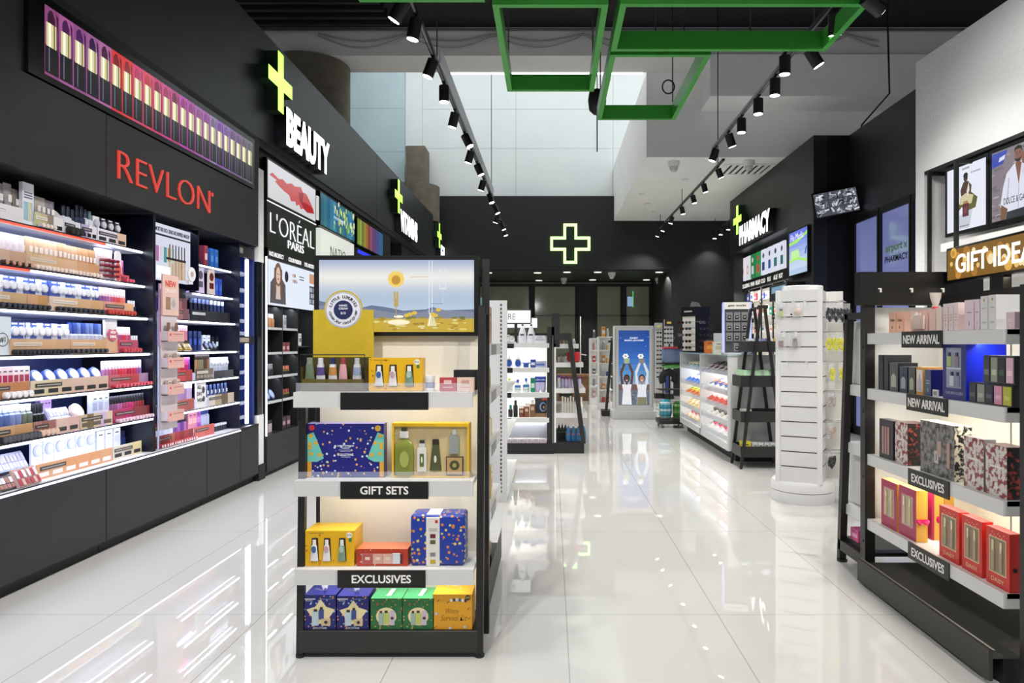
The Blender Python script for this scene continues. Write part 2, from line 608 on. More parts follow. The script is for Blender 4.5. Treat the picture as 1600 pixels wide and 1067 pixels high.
for i, y in enumerate((.1, 1.2, 2.6, 3.7)):
    spot(-.988, y, TZ, (-.1, -.3, .3, -.2)[i], (.75, .6, 0, .1)[i], lab, GL, (130, 110, 80, 80)[i])
spot(-1.02, 4.72, TZ, .55, .1, 'black spotlight beside the left track, tilted hardest towards the centre, one of an overlapping pair', None, 80)
spot(-.988, 4.98, TZ, .2, .05, 'black spotlight on the left track, behind its tilted twin', None, 80)
for i, y in enumerate((5.70, 6.27, 7.0, 7.75, 8.39, 9.02, 9.9, 10.8, 11.7, 12.57, 13.35, 14.06)):
    spot(-.988, y, TZ, (.35, 0, .25, -.45, .3, -.4, .3, -.3, -.45, .35, -.4, -.3)[i], (0, 0, .1, -.1, .1, 0, .1, -.1, 0, .1, 0, 0)[i], lab, GL, 80)
rail('light_track', 1.996, -1.0, 8.42, TZ, 'black light track over the right side of the aisle, nearest of the right tracks', (1.5, 5.2, 8.2))
GR = 'spotlights on the near right track'
lab = 'black cylinder spotlight on the near right track over the aisle'
for i, y in enumerate((.1, 1.2, 2.6, 3.7)):
    spot(1.996, y, TZ, (.5, .4, -.3, .2)[i], (.75, .5, 0, .1)[i], lab, GR, (130, 110, 80, 80)[i], (.05, .03, .01, .01)[i])
spot(2.03, 4.89, TZ, -.1, .25, 'black spotlight beside the right end of the green ceiling frame, highest on the right', None, 70)
spot(2.03, 5.38, TZ, -.55, 0, 'black spotlight on a long stem in front of the corner of the green ceiling frame', None, 70, .05)
spot(1.996, 4.35, TZ, -1.05, .25, 'black spotlight on the near right track, aimed at the white wall', None, 60, .16)
for i, y in enumerate((5.62, 6.1, 6.6, 7.18, 7.71, 8.3)):
    spot(1.92 if i == 0 else 1.996, y, TZ, (0, 0, 0, 0, -.35, .3)[i], (.05, .05, 0, 0, .1, .1)[i], lab, GR, 80)
rail('light_track', 2.58, 10.25, 16.5, 4.05, 'black light track hanging under the white bulkhead', (10.6, 13.5, 16.2), 4.36)
for i, y in enumerate((10.6, 11.6, 12.5, 13.55, 14.6, 15.6, 16.4)):
    spot(2.58, y, 4.05, (-.4, -.25, -.25, -.2, .25, .3, .3)[i], (.1, 0, 0, 0, .1, .1, .1)[i], 'small black spotlight on the track under the white bulkhead', 'spotlights under the white bulkhead', 90)
rail('light_track', 4.0, 14.9, 16.9, 4.05, 'short dark light track behind the far end of the pharmacy wall', (15.1, 16.7), 4.36)
for i, y in enumerate((15.4, 16.1, 16.7)):
    spot(4.0, y, 4.05, .1, 0, 'dark spotlight on the short track behind the pharmacy wall', 'spotlights behind the pharmacy wall', 50)

# ------------------------------------------------------------------ green ceiling frames
GRN = M('#37992f', 0.38)
def green_frame(x0, x1, y0, y1, label, rods):
    cx, cy = (x0 + x1) / 2, (y0 + y1) / 2
    a, b = (x1 - x0) / 2, (y1 - y0) / 2
    t = empty('ceiling_frame', label, 'ceiling frame', (cx, cy, 3.5), 0, None)
    w = .042
    part('frame', MB().box(-a, a, -b, -b + w, 0, .135, GRN).box(-a, a, b - w, b, 0, .135, GRN)
         .box(-a, -a + w, -b + w, b - w, 0, .135, GRN).box(a - w, a, -b + w, b - w, 0, .135, GRN), t)
    for x, y in rods:
        part('suspension_rod', MB().cyl((x * (a - .02), y * (b - .02), .13), (x * (a - .02), y * (b - .02), 2.69), .006, LAMPB, 6), t)
    return t
R4 = ((-1, .8), (1, .8), (-1, -.8), (1, -.8))
green_frame(-.386, .368, 4.43, 5.96, 'green hollow ceiling frame hanging left of centre', R4)
green_frame(.445, 2.06, 4.42, 5.14, 'wide green ceiling frame at the top right, crossing the right light track', ((-.6, 1), (.3, 1), (-1, -1), (1, -1)))
green_frame(.447, 1.215, 5.20, 6.72, 'green hollow ceiling frame hanging lowest, right of centre', ((.5, -1), (-1, .8)))
green_frame(-1.237, -.43, 3.0, 4.40, 'green ceiling frame at the top left, only its lower edge showing', R4)
# loudspeaker and cable loop hanging in the opening
t = empty('pendant_speaker', 'round black loudspeaker hanging between two green ceiling frames', 'loudspeaker', (XW(933, 8.5), 8.5, 6.19))
part('body', MB().lathe([(.03, -1.72), (.1, -1.76), (.115, -1.86), (.1, -1.98), (.05, -2.03)], LAMPB, 20), t)
part('cord', MB().cyl((0, 0, 0), (0, 0, -1.72), .006, LAMPB, 6).cyl((0, 0, -2.03), (0, 0, -2.5), .008, LAMPB, 6), t)
t = empty('hanging_cable', 'black cable hanging in a coiled loop behind the lowest green frame', 'cable', (XW(1051, 8.0), 8.0, 6.19))
part('cable', MB().cyl((0, 0, 0), (0, 0, -2.06), .007, LAMPB, 6), t)
part('loop', MB().tube([(-.05 + .07 * math.cos(a * PI / 10), 0, -1.88 + .08 * math.sin(a * PI / 10)) for a in range(21)], .009, LAMPB), t)
solid('hanging_cable', MB().tube([(XW(1390, 9), 9, 6.19), (XW(1387, 9), 9, 5.6), (XW(1390, 9), 9, 4.6), (XW(1352, 9.5), 9.6, 4.38), (XW(1345, 9.8), 9.8, 4.37)], .012, LAMPB),
      'black cable dropping from the ceiling to the top of the right black wall', 'cable')

# cameras, vent and fittings under the white bulkhead
def dome(px, py, z, label):
    y = F * (z - .04 - CH) / (537 - py)
    t = empty('dome_camera', label, 'camera', (XW(px, y), y, z))
    part('base', MB().lathe([(.1, 0), (.1, -.04), (.085, -.09)], WHITE, 20), t)
    part('dome', MB().lathe([(.07, -.09), (.065, -.13), (.045, -.16), (.01, -.175)], M('#cfd0d0', 0.2), 20), t)
dome(1053, 256, 4.36, 'white dome camera under the white bulkhead, left of the two')
dome(1170, 255, 4.36, 'white dome camera under the white bulkhead beside the air vent')
dome(956, 428, 3.15, 'white dome camera under the dark soffit near the lit green cross, right of centre')
t = empty('ceiling_vent', 'square white ceiling air vent beside a dome camera', 'vent', (XW(1163, 11.95), 11.95, 4.36))
part('frame', MB().box(-.42, .42, -.35, -.31, -.02, 0, PAINT).box(-.42, .42, .31, .35, -.02, 0, PAINT).box(-.42, -.38, -.31, .31, -.02, 0, PAINT).box(.38, .42, -.31, .31, -.02, 0, PAINT), t)
part('backing', MB().box(-.38, .38, -.31, .31, -.004, 0, M('#1c1c1c')), t)
sl = MB()
for i in range(7):
    sl.box(-.38 + i * .11, -.32 + i * .11, -.31, .31, -.016, -.006, PAINT)
part('slat', sl, t)
for px, py in ((1003, 303), (1070, 280), (1093, 288), (1012, 318), (1022, 330)):
    y = F * (4.36 - CH) / (537 - py)
    solid('smoke_detector', MB().lathe([(.06, 0), (.06, -.02), (.03, -.035)], WHITE, 16), 'small white round fitting on the underside of the white bulkhead', 'detector', (XW(px, y), y, 4.36), 0, 'fittings under the white bulkhead')
for px, py in ((763, 426), (840, 426), (886, 425), (934, 425), (1030, 425), (842, 438), (926, 437), (1010, 437)):
    y = max(17.15, min(20.1, F * (3.15 - CH) / (537 - py)))
    solid('downlight', MB().lathe([(.1, 0), (.1, -.012), (.075, -.014)], EM('#fff4e0', 1.2), 16), 'small round downlight in the dark soffit above the back windows', 'downlight', (XW(px, y), y, 3.15), 0, 'downlights in the dark soffit')
    if px in (840, 934, 1030, 763):
        l = bpy.data.lights.new('lamp', 'SPOT')
        l.energy = 40
        l.spot_size = 2.4
        l.color = (1, .95, .82)
        link('lamp', l, None, (XW(px, y), y, 3.12))
for px in (881, 1029):
    y = 19.2
    t = empty('dome_camera', 'white dome camera over the back windows, %s of the lit green cross' % ('below and left' if px < 900 else 'well to the right'), 'camera', (XW(px, y), y, 3.15))
    part('base', MB().lathe([(.09, 0), (.09, -.08)], WHITE, 16), t)
    part('dome', MB().lathe([(.08, -.08), (.07, -.14), (.03, -.17)], M('#cfd0d0', 0.2), 16), t)
# ------------------------------------------------------------------ small goods: one mesh of each kind, facing -y, standing on z=0
_k = {}
def cache(fn):
    def g(*a):
        k = (fn.__name__,) + a
        if k not in _k:
            _k[k] = fn(*a).mesh(fn.__name__[2:])
        return _k[k]
    return g
def P(h):
    return M(h, 0.35)
@cache
def K_tube(w, h, c, cap):
    m = MB().lathe([(.30 * w, 0), (.32 * w, .17 * h)], P(cap), 12, sy=.8)
    return m.loft([(.17 * h, .36 * w, .30 * w), (.5 * h, .43 * w, .25 * w), (.93 * h, .5 * w, .03 * w), (h, .5 * w, .02 * w)], P(c), 12).rect(-.22 * w, .22 * w, .38 * h, .62 * h, -.29 * w, P('#f2eef0'))
@cache
def K_bottle(r, h, c, cap, f):
    return MB().lathe([(r * .96, 0), (r, .02 * h), (r, (1 - f) * h * .9), (r * .55, (1 - f) * h), (r * .55, (1 - f) * h + .002), (r * .62, (1 - f) * h + .003), (r * .6, h)], P(c), 12,
                      mats=[P(c), P(c), P(c), P(c), P(cap), P(cap)])
@cache
def K_gloss(r, h, c, cap):
    return MB().lathe([(r, 0), (r, .56 * h), (r * .8, .57 * h), (r * .86, .6 * h), (r * .82, h * .97), (r * .6, h)], P(c), 10, mats=[M(c, .15), P(c), P(cap), P(cap), P(cap)])
@cache
def K_pencil(r, h, c, cap):
    return MB().lathe([(r, 0), (r, .72 * h), (r * 1.1, .73 * h), (r * 1.05, h)], P(c), 8, mats=[P(c), P(cap), P(cap)])
@cache
def K_blister(w, h, ground, disc_c, low):
    m = MB().box(-w / 2, w / 2, -.006, .006, 0, h, P(ground)).rect(-w * .42, w * .42, .05 * h, .3 * h, -.0065, P(low))
    m.cyl((0, -.006, .62 * h), (0, -.016, .62 * h), .4 * w, P('#ccd2e8'), 16).cyl((0, -.016, .62 * h), (0, -.018, .62 * h), .3 * w, P(disc_c), 16)
    return m.rect(-w * .3, w * .3, .9 * h, .97 * h, -.0065, P('#f5f5f5'))
@cache
def K_compact(r, rim, face):
    m = MB()
    m.cyl((0, .012, r + .004), (0, -.004, r + .012), r, P(rim), 22).cyl((0, -.004, r + .012), (0, -.007, r + .0135), r * .74, P(face), 22)
    return m.box(-r * .5, r * .5, -.004, .03, 0, .006, P(rim))
@cache
def K_box(w, d, h, c, band):
    m = MB().box(-w / 2, w / 2, -d / 2, d / 2, 0, h, P(c))
    return m.rect(-w * .36, w * .36, .3 * h, .62 * h, -d / 2 - .0006, P(band)).rect(-w * .25, w * .25, .76 * h, .82 * h, -d / 2 - .0006, P('#444444'))
@cache
def K_palette(w, h, rim, c1, c2):
    m = MB()
    v = [(-w / 2, -.03), (w / 2, -.03), (w / 2, .05), (-w / 2, .05)]
    def tilt(x0, x1, t0, t1, o, mat):     # strip on a board leaning back
        a = Vector((0, .45, .89))
        n = Vector((0, -.89, .45))
        q = [a * t0 + n * o, a * t1 + n * o]
        m.add([(x0, q[0].y, q[0].z), (x1, q[0].y, q[0].z), (x1, q[1].y, q[1].z), (x0, q[1].y, q[1].z)], [(0, 1, 2, 3)], mat)
    a = Vector((0, .45, .89)) * h
    n = Vector((0, .89, -.45)) * .014
    pts = [Vector((0, 0, .0065)), Vector((0, 0, .0065)) + a, Vector((0, 0, .0065)) + a + n, Vector((0, 0, .0065)) + n]
    m.add([(-w / 2, p.y, p.z) for p in pts] + [(w / 2, p.y, p.z) for p in pts], [(0, 1, 5, 4)[::-1], (1, 2, 6, 5)[::-1], (2, 3, 7, 6)[::-1], (3, 0, 4, 7)[::-1], (0, 3, 2, 1)[::-1], (4, 5, 6, 7)[::-1]], P(rim))
    for i in range(3):
        x0 = -w / 2 + w * (.06 + .31 * i)
        tilt(x0, x0 + w * .26, .012, h * .46, .0085, P(c1 if i % 2 else c2))
        tilt(x0, x0 + w * .26, h * .52, h * .94, .0085, P(c2 if i % 2 else '#e6dce4'))
    return m
@cache
def K_polish(r, h, c, cap):
    return MB().lathe([(r, 0), (r, .42 * h), (r * .45, .5 * h), (r * .45, .52 * h), (r * .42, h)], P(c), 10, mats=[M(c, .12), P(c), P(cap), P(cap)])
@cache
def K_knob(r, l, c, tip):
    return MB().cyl((0, 0, r), (0, -l, r), r, P(c), 12, capmat=P(tip)).cyl((0, -l, r), (0, -l - .003, r), r * .7, P(tip), 12)
@cache
def K_lipstick(r, h, c, col):
    return MB().lathe([(r, 0), (r, .42 * h), (r * .78, .43 * h), (r * .78, .62 * h), (r * .6, .63 * h), (r * .6, .85 * h), (r * .25, h)], P(c), 10, mats=[P(c), P(c), M('#b89a5a', .25, .8), P(c), P(col), P(col)])
@cache
def K_tin(r, h, c, lid):
    return MB().lathe([(r, 0), (r, .7 * h), (r * 1.06, .71 * h), (r * 1.06, h)], P(c), 16, mats=[P(c), P(lid), P(lid)])

BAYEND, BAYEND2, BAYSTART2 = 4.748, 6.055, 5.06
def yc(px, d, z):             # place along the bays, kept inside the bay it belongs to
    y = F * (2.77 + d) / (862 - px)
    if px < 240:
        return min(BAYEND, y - max(0, F * (2.77 + d) / 628 - BAYEND) * max(0, px / 234) ** 2)
    if px > 262:
        return min(BAYEND2, y - max(0, F * (2.77 + d) / (862 - 371) - BAYEND2) * max(0, (px - 266) / 105))
    return y
FRONT = {}                    # how far each shelf edge sits behind the base front
def BL(Y, d, z):
    return (-2.77 - d, Y, z)
def BS(px, d, z, dz=.0015):   # a place on a shelf, d counted from .13 in front of its edge
    d += FRONT.get(z, .13) - .13
    return BL(yc(px, d, z), d, z + dz)
def yi(px, d=.27):
    return F * (2.77 + d) / (862 - px)
def row(name, mes, n, p0, p1, z, label, cat, group=None, d=.195, lift=.05, jit=.0):
    """n things in a line on a left-hand shelf between two places along it"""
    d += FRONT.get(z, .13) - .13
    y0, y1 = yc(p0, d, z), yc(p1, d, z)
    out = []
    for i in range(n):
        y = y0 + (y1 - y0) * (i + .5) / n
        me = mes[int(i * len(mes) / n)] if isinstance(mes, list) else mes
        out.append(solid(name, me, label, cat, BL(y, d + random.uniform(-jit, jit), z + lift + .0012), LW + random.uniform(-.04, .04), group or (label if n > 1 else None)))
    return out
def tray(p0, p1, z, c, label, strip='#3b3838', ns=1, d=.15, h=.085, depth=.17, win=None, nwin=0, lift=.048, txt=None):
    """printed card front with a raised step behind, as used on the cosmetics shelves"""
    d += FRONT.get(z, .13) - .13
    y0, y1 = yc(p0, d, z) + .002, yc(p1, d, z) - .002
    w = y1 - y0
    t = empty('display_tray', label, 'display tray', BL((y0 + y1) / 2, d, z + .001), LW)
    a = w / 2
    part('step', MB().box(-a, a, .008, depth, 0, lift, M('#d9dcec', .3)), t)
    cs = c if isinstance(c, (list, tuple)) else [c]
    f = MB()
    for i, cc in enumerate(cs):
        f.box(-a + w * i / len(cs), -a + w * (i + 1) / len(cs), 0, .007, 0, h, P(cc))
    if nwin:
        for i in range(nwin):
            xc = -a + w * (i + .5) / nwin
            ww_ = w / nwin * .36
            f.rect(xc - ww_, xc + ww_, .012, h * .42, -.0008, P(win or '#232326'))
    part('printed_card', f, t)
    if strip:
        k = MB()
        for i in range(ns):
            x0 = -a + w * i / ns + w * .04
            x1 = x0 + min(w / ns * .62, .2)
            k.box(x0, x1, -.003, 0, h * .55, h * .8, P(strip)).box(x0 + .01, x1 - .012, -.0036, -.003, h * .645, h * .70, P('#b8b4b2'))
        part('label_strip', k, t)
    return t
def testers(p0, p1, n, z, c, tip, label, r=.0125, l=.03, d=.15, hz=.004):
    d += FRONT.get(z, .13) - .13
    y0, y1 = yc(p0, d, z), yc(p1, d, z)
    me = K_knob(r, l, c, tip)
    for i in range(n):
        y = y0 + (y1 - y0) * (i + .5) / n
        solid('tester', me, label, 'tester', BL(y, d - .0045, z + hz), LW + random.uniform(-.12, .12), label)
# ------------------------------------------------------------------ left wall: the long cosmetics bays
NAVY = M('#0b0e1e', 0.3)
BAYBACK = M('#3a4580', 0.35)  # navy back lightened in colour for the glow behind the lit shelves
SHZ = [1.947, 1.708, 1.484, 1.2395, 1.013, 0.789]
DECK = 0.547
FRONT.update(dict(zip(SHZ, (.08, .065, .045, .03, .015, .005))))
FAS = noisy('#1e1e20', '#212224', 6, 0.5)
def fascia(y0, y1, label):
    t = empty('fascia_panel', label, 'panel', (-2.77, (y0 + y1) / 2, 2.217), LW)
    a = (y1 - y0) / 2 - .003
    part('panel', MB().rbox(-a, a, 0, .03, 0, .512, FAS, .002, 1), t)
    return t
fascia(1.0, 4.247, 'plain dark fascia panel over the near end of the tall cosmetics bay')
f2 = fascia(4.247, 5.64, 'dark fascia panel carrying big thin red capital letters')
text('REVLON', 0.182, EM('#e8463a', .75), f2, ((4.34 + 5.53) / 2 - (4.247 + 5.64) / 2, -.012, .228), 0, w=1.17, ext=.012, bold=-.022)
text('®', 0.035, EM('#e8463a', .75), f2, (5.57 - 4.9435, -.004, .30), 0, ext=.004, name='trademark')
fascia(5.64, 6.45, 'plain dark fascia panel at the far end of the cosmetics bays')
struct('trim_1', MB().box(-3.4, -2.80, 1.0, 6.6, 2.217, 2.25, BLACK).box(-3.4, -2.80, 1.0, 17.0, 3.19, 3.26, BLACK)
       .box(-2.80, -2.785, 1.0, 3.6, 2.735, 3.26, UPPER).box(-2.80, -2.785, 3.6, 6.5, 3.2, 3.26, BLACK).box(-2.80, -2.785, 6.345, 6.5, 2.735, 3.2, BLACK))
# long lipstick screen
t = empty('display_screen', 'very wide screen showing a long row of lipsticks on pink, red and purple', 'screen', (-2.77, (3.6 + 6.34) / 2, 2.735), LW)
a = 1.37
part('frame', MB().box(-a, a, -.01, .02, 0, .458, M('#050506', .2)), t)
pic = MB()
W0, W1 = 3.715 - 4.97, 6.30 - 4.97
cols = ['#8e4a7e', '#a85a96', '#8f4f86', '#9a5f92', '#b06aa0', '#d8343a', '#dd3a3c', '#d23c72', '#d9405c', '#c9336c', '#c8408a', '#b03a78', '#b843ae', '#a8439a', '#9a5aa0', '#a04fa6', '#8f7aa0', '#8b53b0', '#8a62a8', '#77588c', '#7c5a8a', '#6b5f70', '#6a6470']
tips = ['#3d1230', '#4a1a52', '#4d1a5c', '#3a1446', '#45143c', '#7c1420', '#8c1c24', '#b52a5e', '#b8283c', '#7a1436', '#9c1f50', '#661436', '#8a2470', '#802a6a', '#8a3a78', '#80307c', '#6a5078', '#6a3a8c', '#6a4688', '#5a4068', '#58406a', '#504658', '#504a58']
N = len(cols)
for i in range(N):
    x0 = W0 + (W1 - W0) * i / N
    x1 = W0 + (W1 - W0) * (i + 1) / N
    w = x1 - x0
    pic.rect(x0, x1, .035, .415, -.0105, EM(cols[i], .8))
    xc = x0 + w * .42
    b = w * .33
    pic.extr([(xc - b * 1.2, .05), (xc + b * 1.3, .05), (xc + b * 1.3, .2), (xc - b * 1.2, .2)], -.012, -.011, EM('#16141a', .7))
    pic.poly([(xc - b * .5, .06), (xc - b * .3, .06), (xc - b * .3, .19), (xc - b * .5, .19)], -.0125, EM('#6f7690', .8))
    pic.rect(xc - b, xc + b, .195, .325, -.013, EM('#d8cf9a', .9))
    pic.rect(xc - b * .55, xc - b * .1, .195, .325, -.0135, EM('#fbf7e2', 1.0))
    pic.rect(xc + b * .45, xc + b * .7, .195, .325, -.0135, EM('#6d6238', .8))
    pic.poly([(xc - b * .75, .325), (xc + b * .75, .325), (xc + b * .75, .36), (xc + b * .2, .4), (xc - b * .35, .395), (xc - b * .75, .37)], -.0128, EM(tips[i], .8))
    pic.poly([(xc + b * 1.35, .05), (x1 - .004, .05), (x1 - .01, .38), (xc + b * 1.0, .4), (xc + b * 1.35, .3)], -.0108, EM(tips[i], .5))
part('picture', pic, t)

def bay(name, label, y0, y1, shelves, led0=0):
    t = empty(name, label, 'shelving', BL((y0 + y1) / 2, 0, 0), LW)
    a = (y1 - y0) / 2 - .002
    part('back_panel', MB().box(-a, a, .50, .52, .55, 1.93, BAYBACK).box(-a, a, .50, .52, 1.93, 2.2, NAVY), t)
    part('side_panel', MB().box(-a, -a + .012, .004, .50, .55, 2.2, NAVY), t)
    part('side_panel', MB().box(a - .012, a, .004, .50, .55, 2.2, NAVY), t)
    for z in shelves:
        lit_shelf(t, -a + .012, a - .012, z, (LY(165, 2.85) - (y0 + y1) / 2) if z == SHZ[0] else (LY(48, 2.83) - (y0 + y1) / 2) if z == SHZ[1] else None)
    return t
def lit_shelf(t, x0, x1, z, red=None):
    f = FRONT[z]
    s = part('shelf', MB().box(x0, x1, f, .5, -.022, 0, M('#d7d9e4', .25)).box(x0, x1, f - .004, f, -.006, .002, M('#20222c', .3)), t, (0, 0, z))
    xr = x0 if red is None else red
    part('led_strip', MB().box(xr, x1, f - .003, f + .02, -.016, -.0065, LED), s)
    if red is not None:
        part('led_strip', MB().box(x0, red, f - .003, f + .02, -.016, -.0065, EM('#ff3a28', 3.0)), s, label='red glowing strip under the shelf edge')
    area_light('shelf_light', ((x0 + x1) / 2, f + .04, -.03), (0.5, 0, 0), x1 - x0 - .04, .04, 1.35 * (x1 - x0), (0.76, 0.83, 1.0), s)
CAB = noisy('#1f2126', '#22242a', 8, 0.45)
bA = bay('cosmetics_bay', 'tall brightly lit cosmetics bay nearest on the left, packed with foundations and compacts', 1.0, 4.765, SHZ)
bB = bay('cosmetics_bay', 'second lit cosmetics bay, right of the pink stand, with lipsticks and mascaras', 4.767, 6.075, [])
for z in SHZ[:2]:
    lit_shelf(bB, .0, .642, z)
for z in SHZ[2:]:
    lit_shelf(bB, -.36, .642, z)
part('divider', MB().box(-.012, 0, .03, .5, 1.72, 2.2, NAVY), bB)
area_light('header_light', (0, .1, 2.19), (0.4, 0, 0), 1.1, .04, 1.2, (0.76, 0.83, 1.0), bB)
# base cabinets with the white deck
def base(y0, y1, label, deck=True):
    t = empty('base_cabinet', label, 'cabinet', BL((y0 + y1) / 2, 0, 0), LW)
    a = (y1 - y0) / 2 - .003
    part('door', MB().rbox(-a, a, 0, .02, .075, .522, CAB, .002, 1), t)
    part('carcass', MB().box(-a, a, .02, .6, .055, .522, BLACK), t)
    part('plinth', MB().box(-a, a, .05, .6, 0, .055, M('#0a0a0b', .6)), t)
    if deck:
        d = part('deck', MB().box(-a - .003, a + .003, .0, .6, .523, DECK, M('#dfe1ea', .2)).box(-a - .003, a + .003, -.004, .0, .535, .541, M('#191b26', .3)), t)
        part('led_strip', MB().box(-a - .003, a + .003, -.006, 0, .5225, .533, EM('#eef2ff', 2.0)), d)
    return t
base(1.0, 4.247, 'long dark base cabinet under the near cosmetics bay')
base(4.247, 5.485, 'dark base cabinet in the middle of the cosmetics bays, under the pink stand')
base(5.485, 6.075, 'short dark base cabinet under the far end of the lipstick bay')
base(6.075, 6.455, 'narrow dark base cabinet under the nail polish tower', False)

# --- near bay, top shelf
z = SHZ[0]
r_ = lambda *a, **k: row(*a, **k)
tray(-40, 36, z, ['#9c8d90', '#e9e6ea'], 'mauve tester tray below the grey tubes at the left edge of the top shelf', '#efeef2')
r_('cream_tube', [K_tube(.05, .15, '#8f878d', '#70686c'), K_tube(.056, .16, '#a9a0a6', '#7c7478'), K_tube(.05, .14, '#857a74', '#6b625c')], 4, -22, 30, z, 'grey cream tube on the top cosmetics shelf at the left edge', 'tube')
t = empty('display_card', 'tall white printed card with pale vials on the top cosmetics shelf', 'card', BS(45, .16, z), LW)
part('card', MB().box(-.04, .04, 0, .02, 0, .235, P('#eceefa')), t)
v = MB()
for i in range(5):
    v.box(-.032 + i * .013, -.023 + i * .013, -.003, 0, .03, .13, P(['#a8d8e0', '#b0c4ee', '#cfe0c8', '#e0e0b0', '#c8d0f0'][i]))
for i in range(3):
    v.box(-.03, .03, -.001, 0, .15 + i * .014, .157 + i * .014, P('#6a6c88'))
part('print', v, t)
tray(55, 87, z, ['#c9cba0', '#cdbb96', '#97877a'], 'pale green and tan tester tray on the top cosmetics shelf', '#e8e6d8')
r_('cream_tube', [K_tube(.05, .135, '#b9b0aa', '#a09894'), K_tube(.05, .13, '#8d8a94', '#9b9aa2')], 4, 56, 88, z, 'silver cream tube behind the pale green tester tray', 'tube')
testers(57, 84, 4, z, '#d8cfc8', '#efe6df', 'pale round tester in front of the pale green tray')
tray(87, 104, z, '#e6e6ea', 'white tester box with a dark slot on the top cosmetics shelf', None, nwin=1, win='#17171a')
r_('compact', K_compact(.04, '#e8e8ee', '#d0c8cc'), 1, 86, 99, z, 'single round white compact standing on the top cosmetics shelf', 'compact')
tray(104, 133, z, '#e4e4ee', 'white tester tray with black puffs on the top cosmetics shelf', '#3c3a44')
testers(106, 131, 3, z, '#19191d', '#2b2b30', 'black puff tester in front of the white tray', .022, .03)
tray(134, 161, z, ['#b9a8d0', '#e5e1ea'], 'lilac and white tester tray with black holes on the top cosmetics shelf', '#45424e', nwin=3, win='#0d0d10')
r_('bottle', [K_bottle(.022, .125, '#e2e4f2', '#1c2236', .5), K_bottle(.02, .115, '#dcdff0', '#20263c', .6), K_bottle(.024, .15, '#27304e', '#10162c', .45), K_bottle(.019, .14, '#e6e8f6', '#2b3558', .4), K_bottle(.019, .135, '#e6e8f6', '#6e8a90', .4)], 7, 101, 157, z, 'slim navy and white make-up bottle on the top cosmetics shelf', 'bottle')
tray(162, 212, z, ['#e6e3ee', '#d9d3e2', '#d9b9a4'], 'white and peach tester tray at the right end of the top shelf', '#4a4652', nwin=3, win='#2c2c33')
r_('blister_pack', K_blister(.062, .115, '#dfe2f0', '#cfc4c8', '#c0c6de'), 1, 158, 171, z, 'white carded powder compact, the only pale one of the four', 'blister pack')
r_('blister_pack', K_blister(.056, .115, '#1d2233', '#d8cdd0', '#39405a'), 3, 171, 210, z, 'black carded powder compact at the right end of the top shelf', 'blister pack')

# --- second shelf
z = SHZ[1]
tray(-40, 40, z, ['#d9bcae', '#d3b3a2', '#caa48c'], 'pinkish beige tester tray at the left edge of the second shelf', None)
r_('cream_tube', K_tube(.05, .13, '#e3d9e4', '#f0eef4'), 6, -25, 38, z, 'white and pink cream tube at the left edge of the second shelf', 'tube')
testers(-4, 46, 5, z, '#3a2420', '#c79a86', 'dark tester at the left edge of the second shelf')
tray(41, 163, z, ['#d2b294', '#dcbb9c', '#d6b08c', '#d8b496', '#cfa27e', '#c9976e'], 'long beige tester tray under the row of foundation tubes', '#dcc8b4')
r_('foundation_tube', [K_tube(.056, .135, '#cfae8e', '#f4f2f6'), K_tube(.056, .135, '#d9b898', '#f4f2f6'), K_tube(.056, .135, '#c9a07a', '#f4f2f6')], 8, 41, 108, z, 'wide beige foundation tube on the second shelf', 'tube')
r_('foundation_tube', [K_tube(.046, .13, '#cfa684', '#f1eef6'), K_tube(.046, .13, '#c4966e', '#f1eef6'), K_tube(.046, .13, '#b98a62', '#f1eef6')], 8, 108, 161, z, 'narrow tan foundation tube on the second shelf', 'tube')
testers(48, 160, 18, z, '#cdb6ac', '#ead9d0', 'pale tester lying before the beige foundation tray')
t = empty('lip_stand', 'white stand holding rows of burgundy lip crayons on the second shelf', 'display stand', BS(177, .18, z), LW)
part('board', MB().box(-.075, .075, 0, .02, 0, .2, P('#ded4da')).rect(-.07, .07, .15, .18, -.0006, P('#efe9ef')), t)
for i in range(4):
    for j in range(3):
        part('lip_crayon', K_knob(.009, .055, '#7c1c30', '#a03048'), t, (-.046 + .046 * j, -.001, .02 + i * .033), .35)
t = empty('display_card', 'white arched card with a coral lip print on the second shelf', 'card', BS(197, .16, z), LW)
c = MB().extr([(-.035, 0), (.035, 0), (.04, .06)] + [(.03 * math.cos(q * PI / 8), .175 + .03 * math.sin(q * PI / 8)) for q in range(9)] + [(-.04, .06)], 0, .008, P('#e9e4ee'))
c.disc(0, .065, .034, .06, -.0006, P('#d9655c'), 18)
part('card', c, t)
tray(201, 214, z, '#d8606e', 'small coral tester tray at the right end of the second shelf', '#8a3a46', h=.05, lift=.04)
r_('lip_gloss', K_gloss(.012, .11, '#b03a8c', '#c86ab0'), 3, 201, 212, z, 'magenta lip gloss at the right end of the second shelf', 'lip gloss', lift=.042)
testers(200, 216, 3, z, '#c83a58', '#e05a78', 'coral lip tester at the right end of the second shelf', .011)

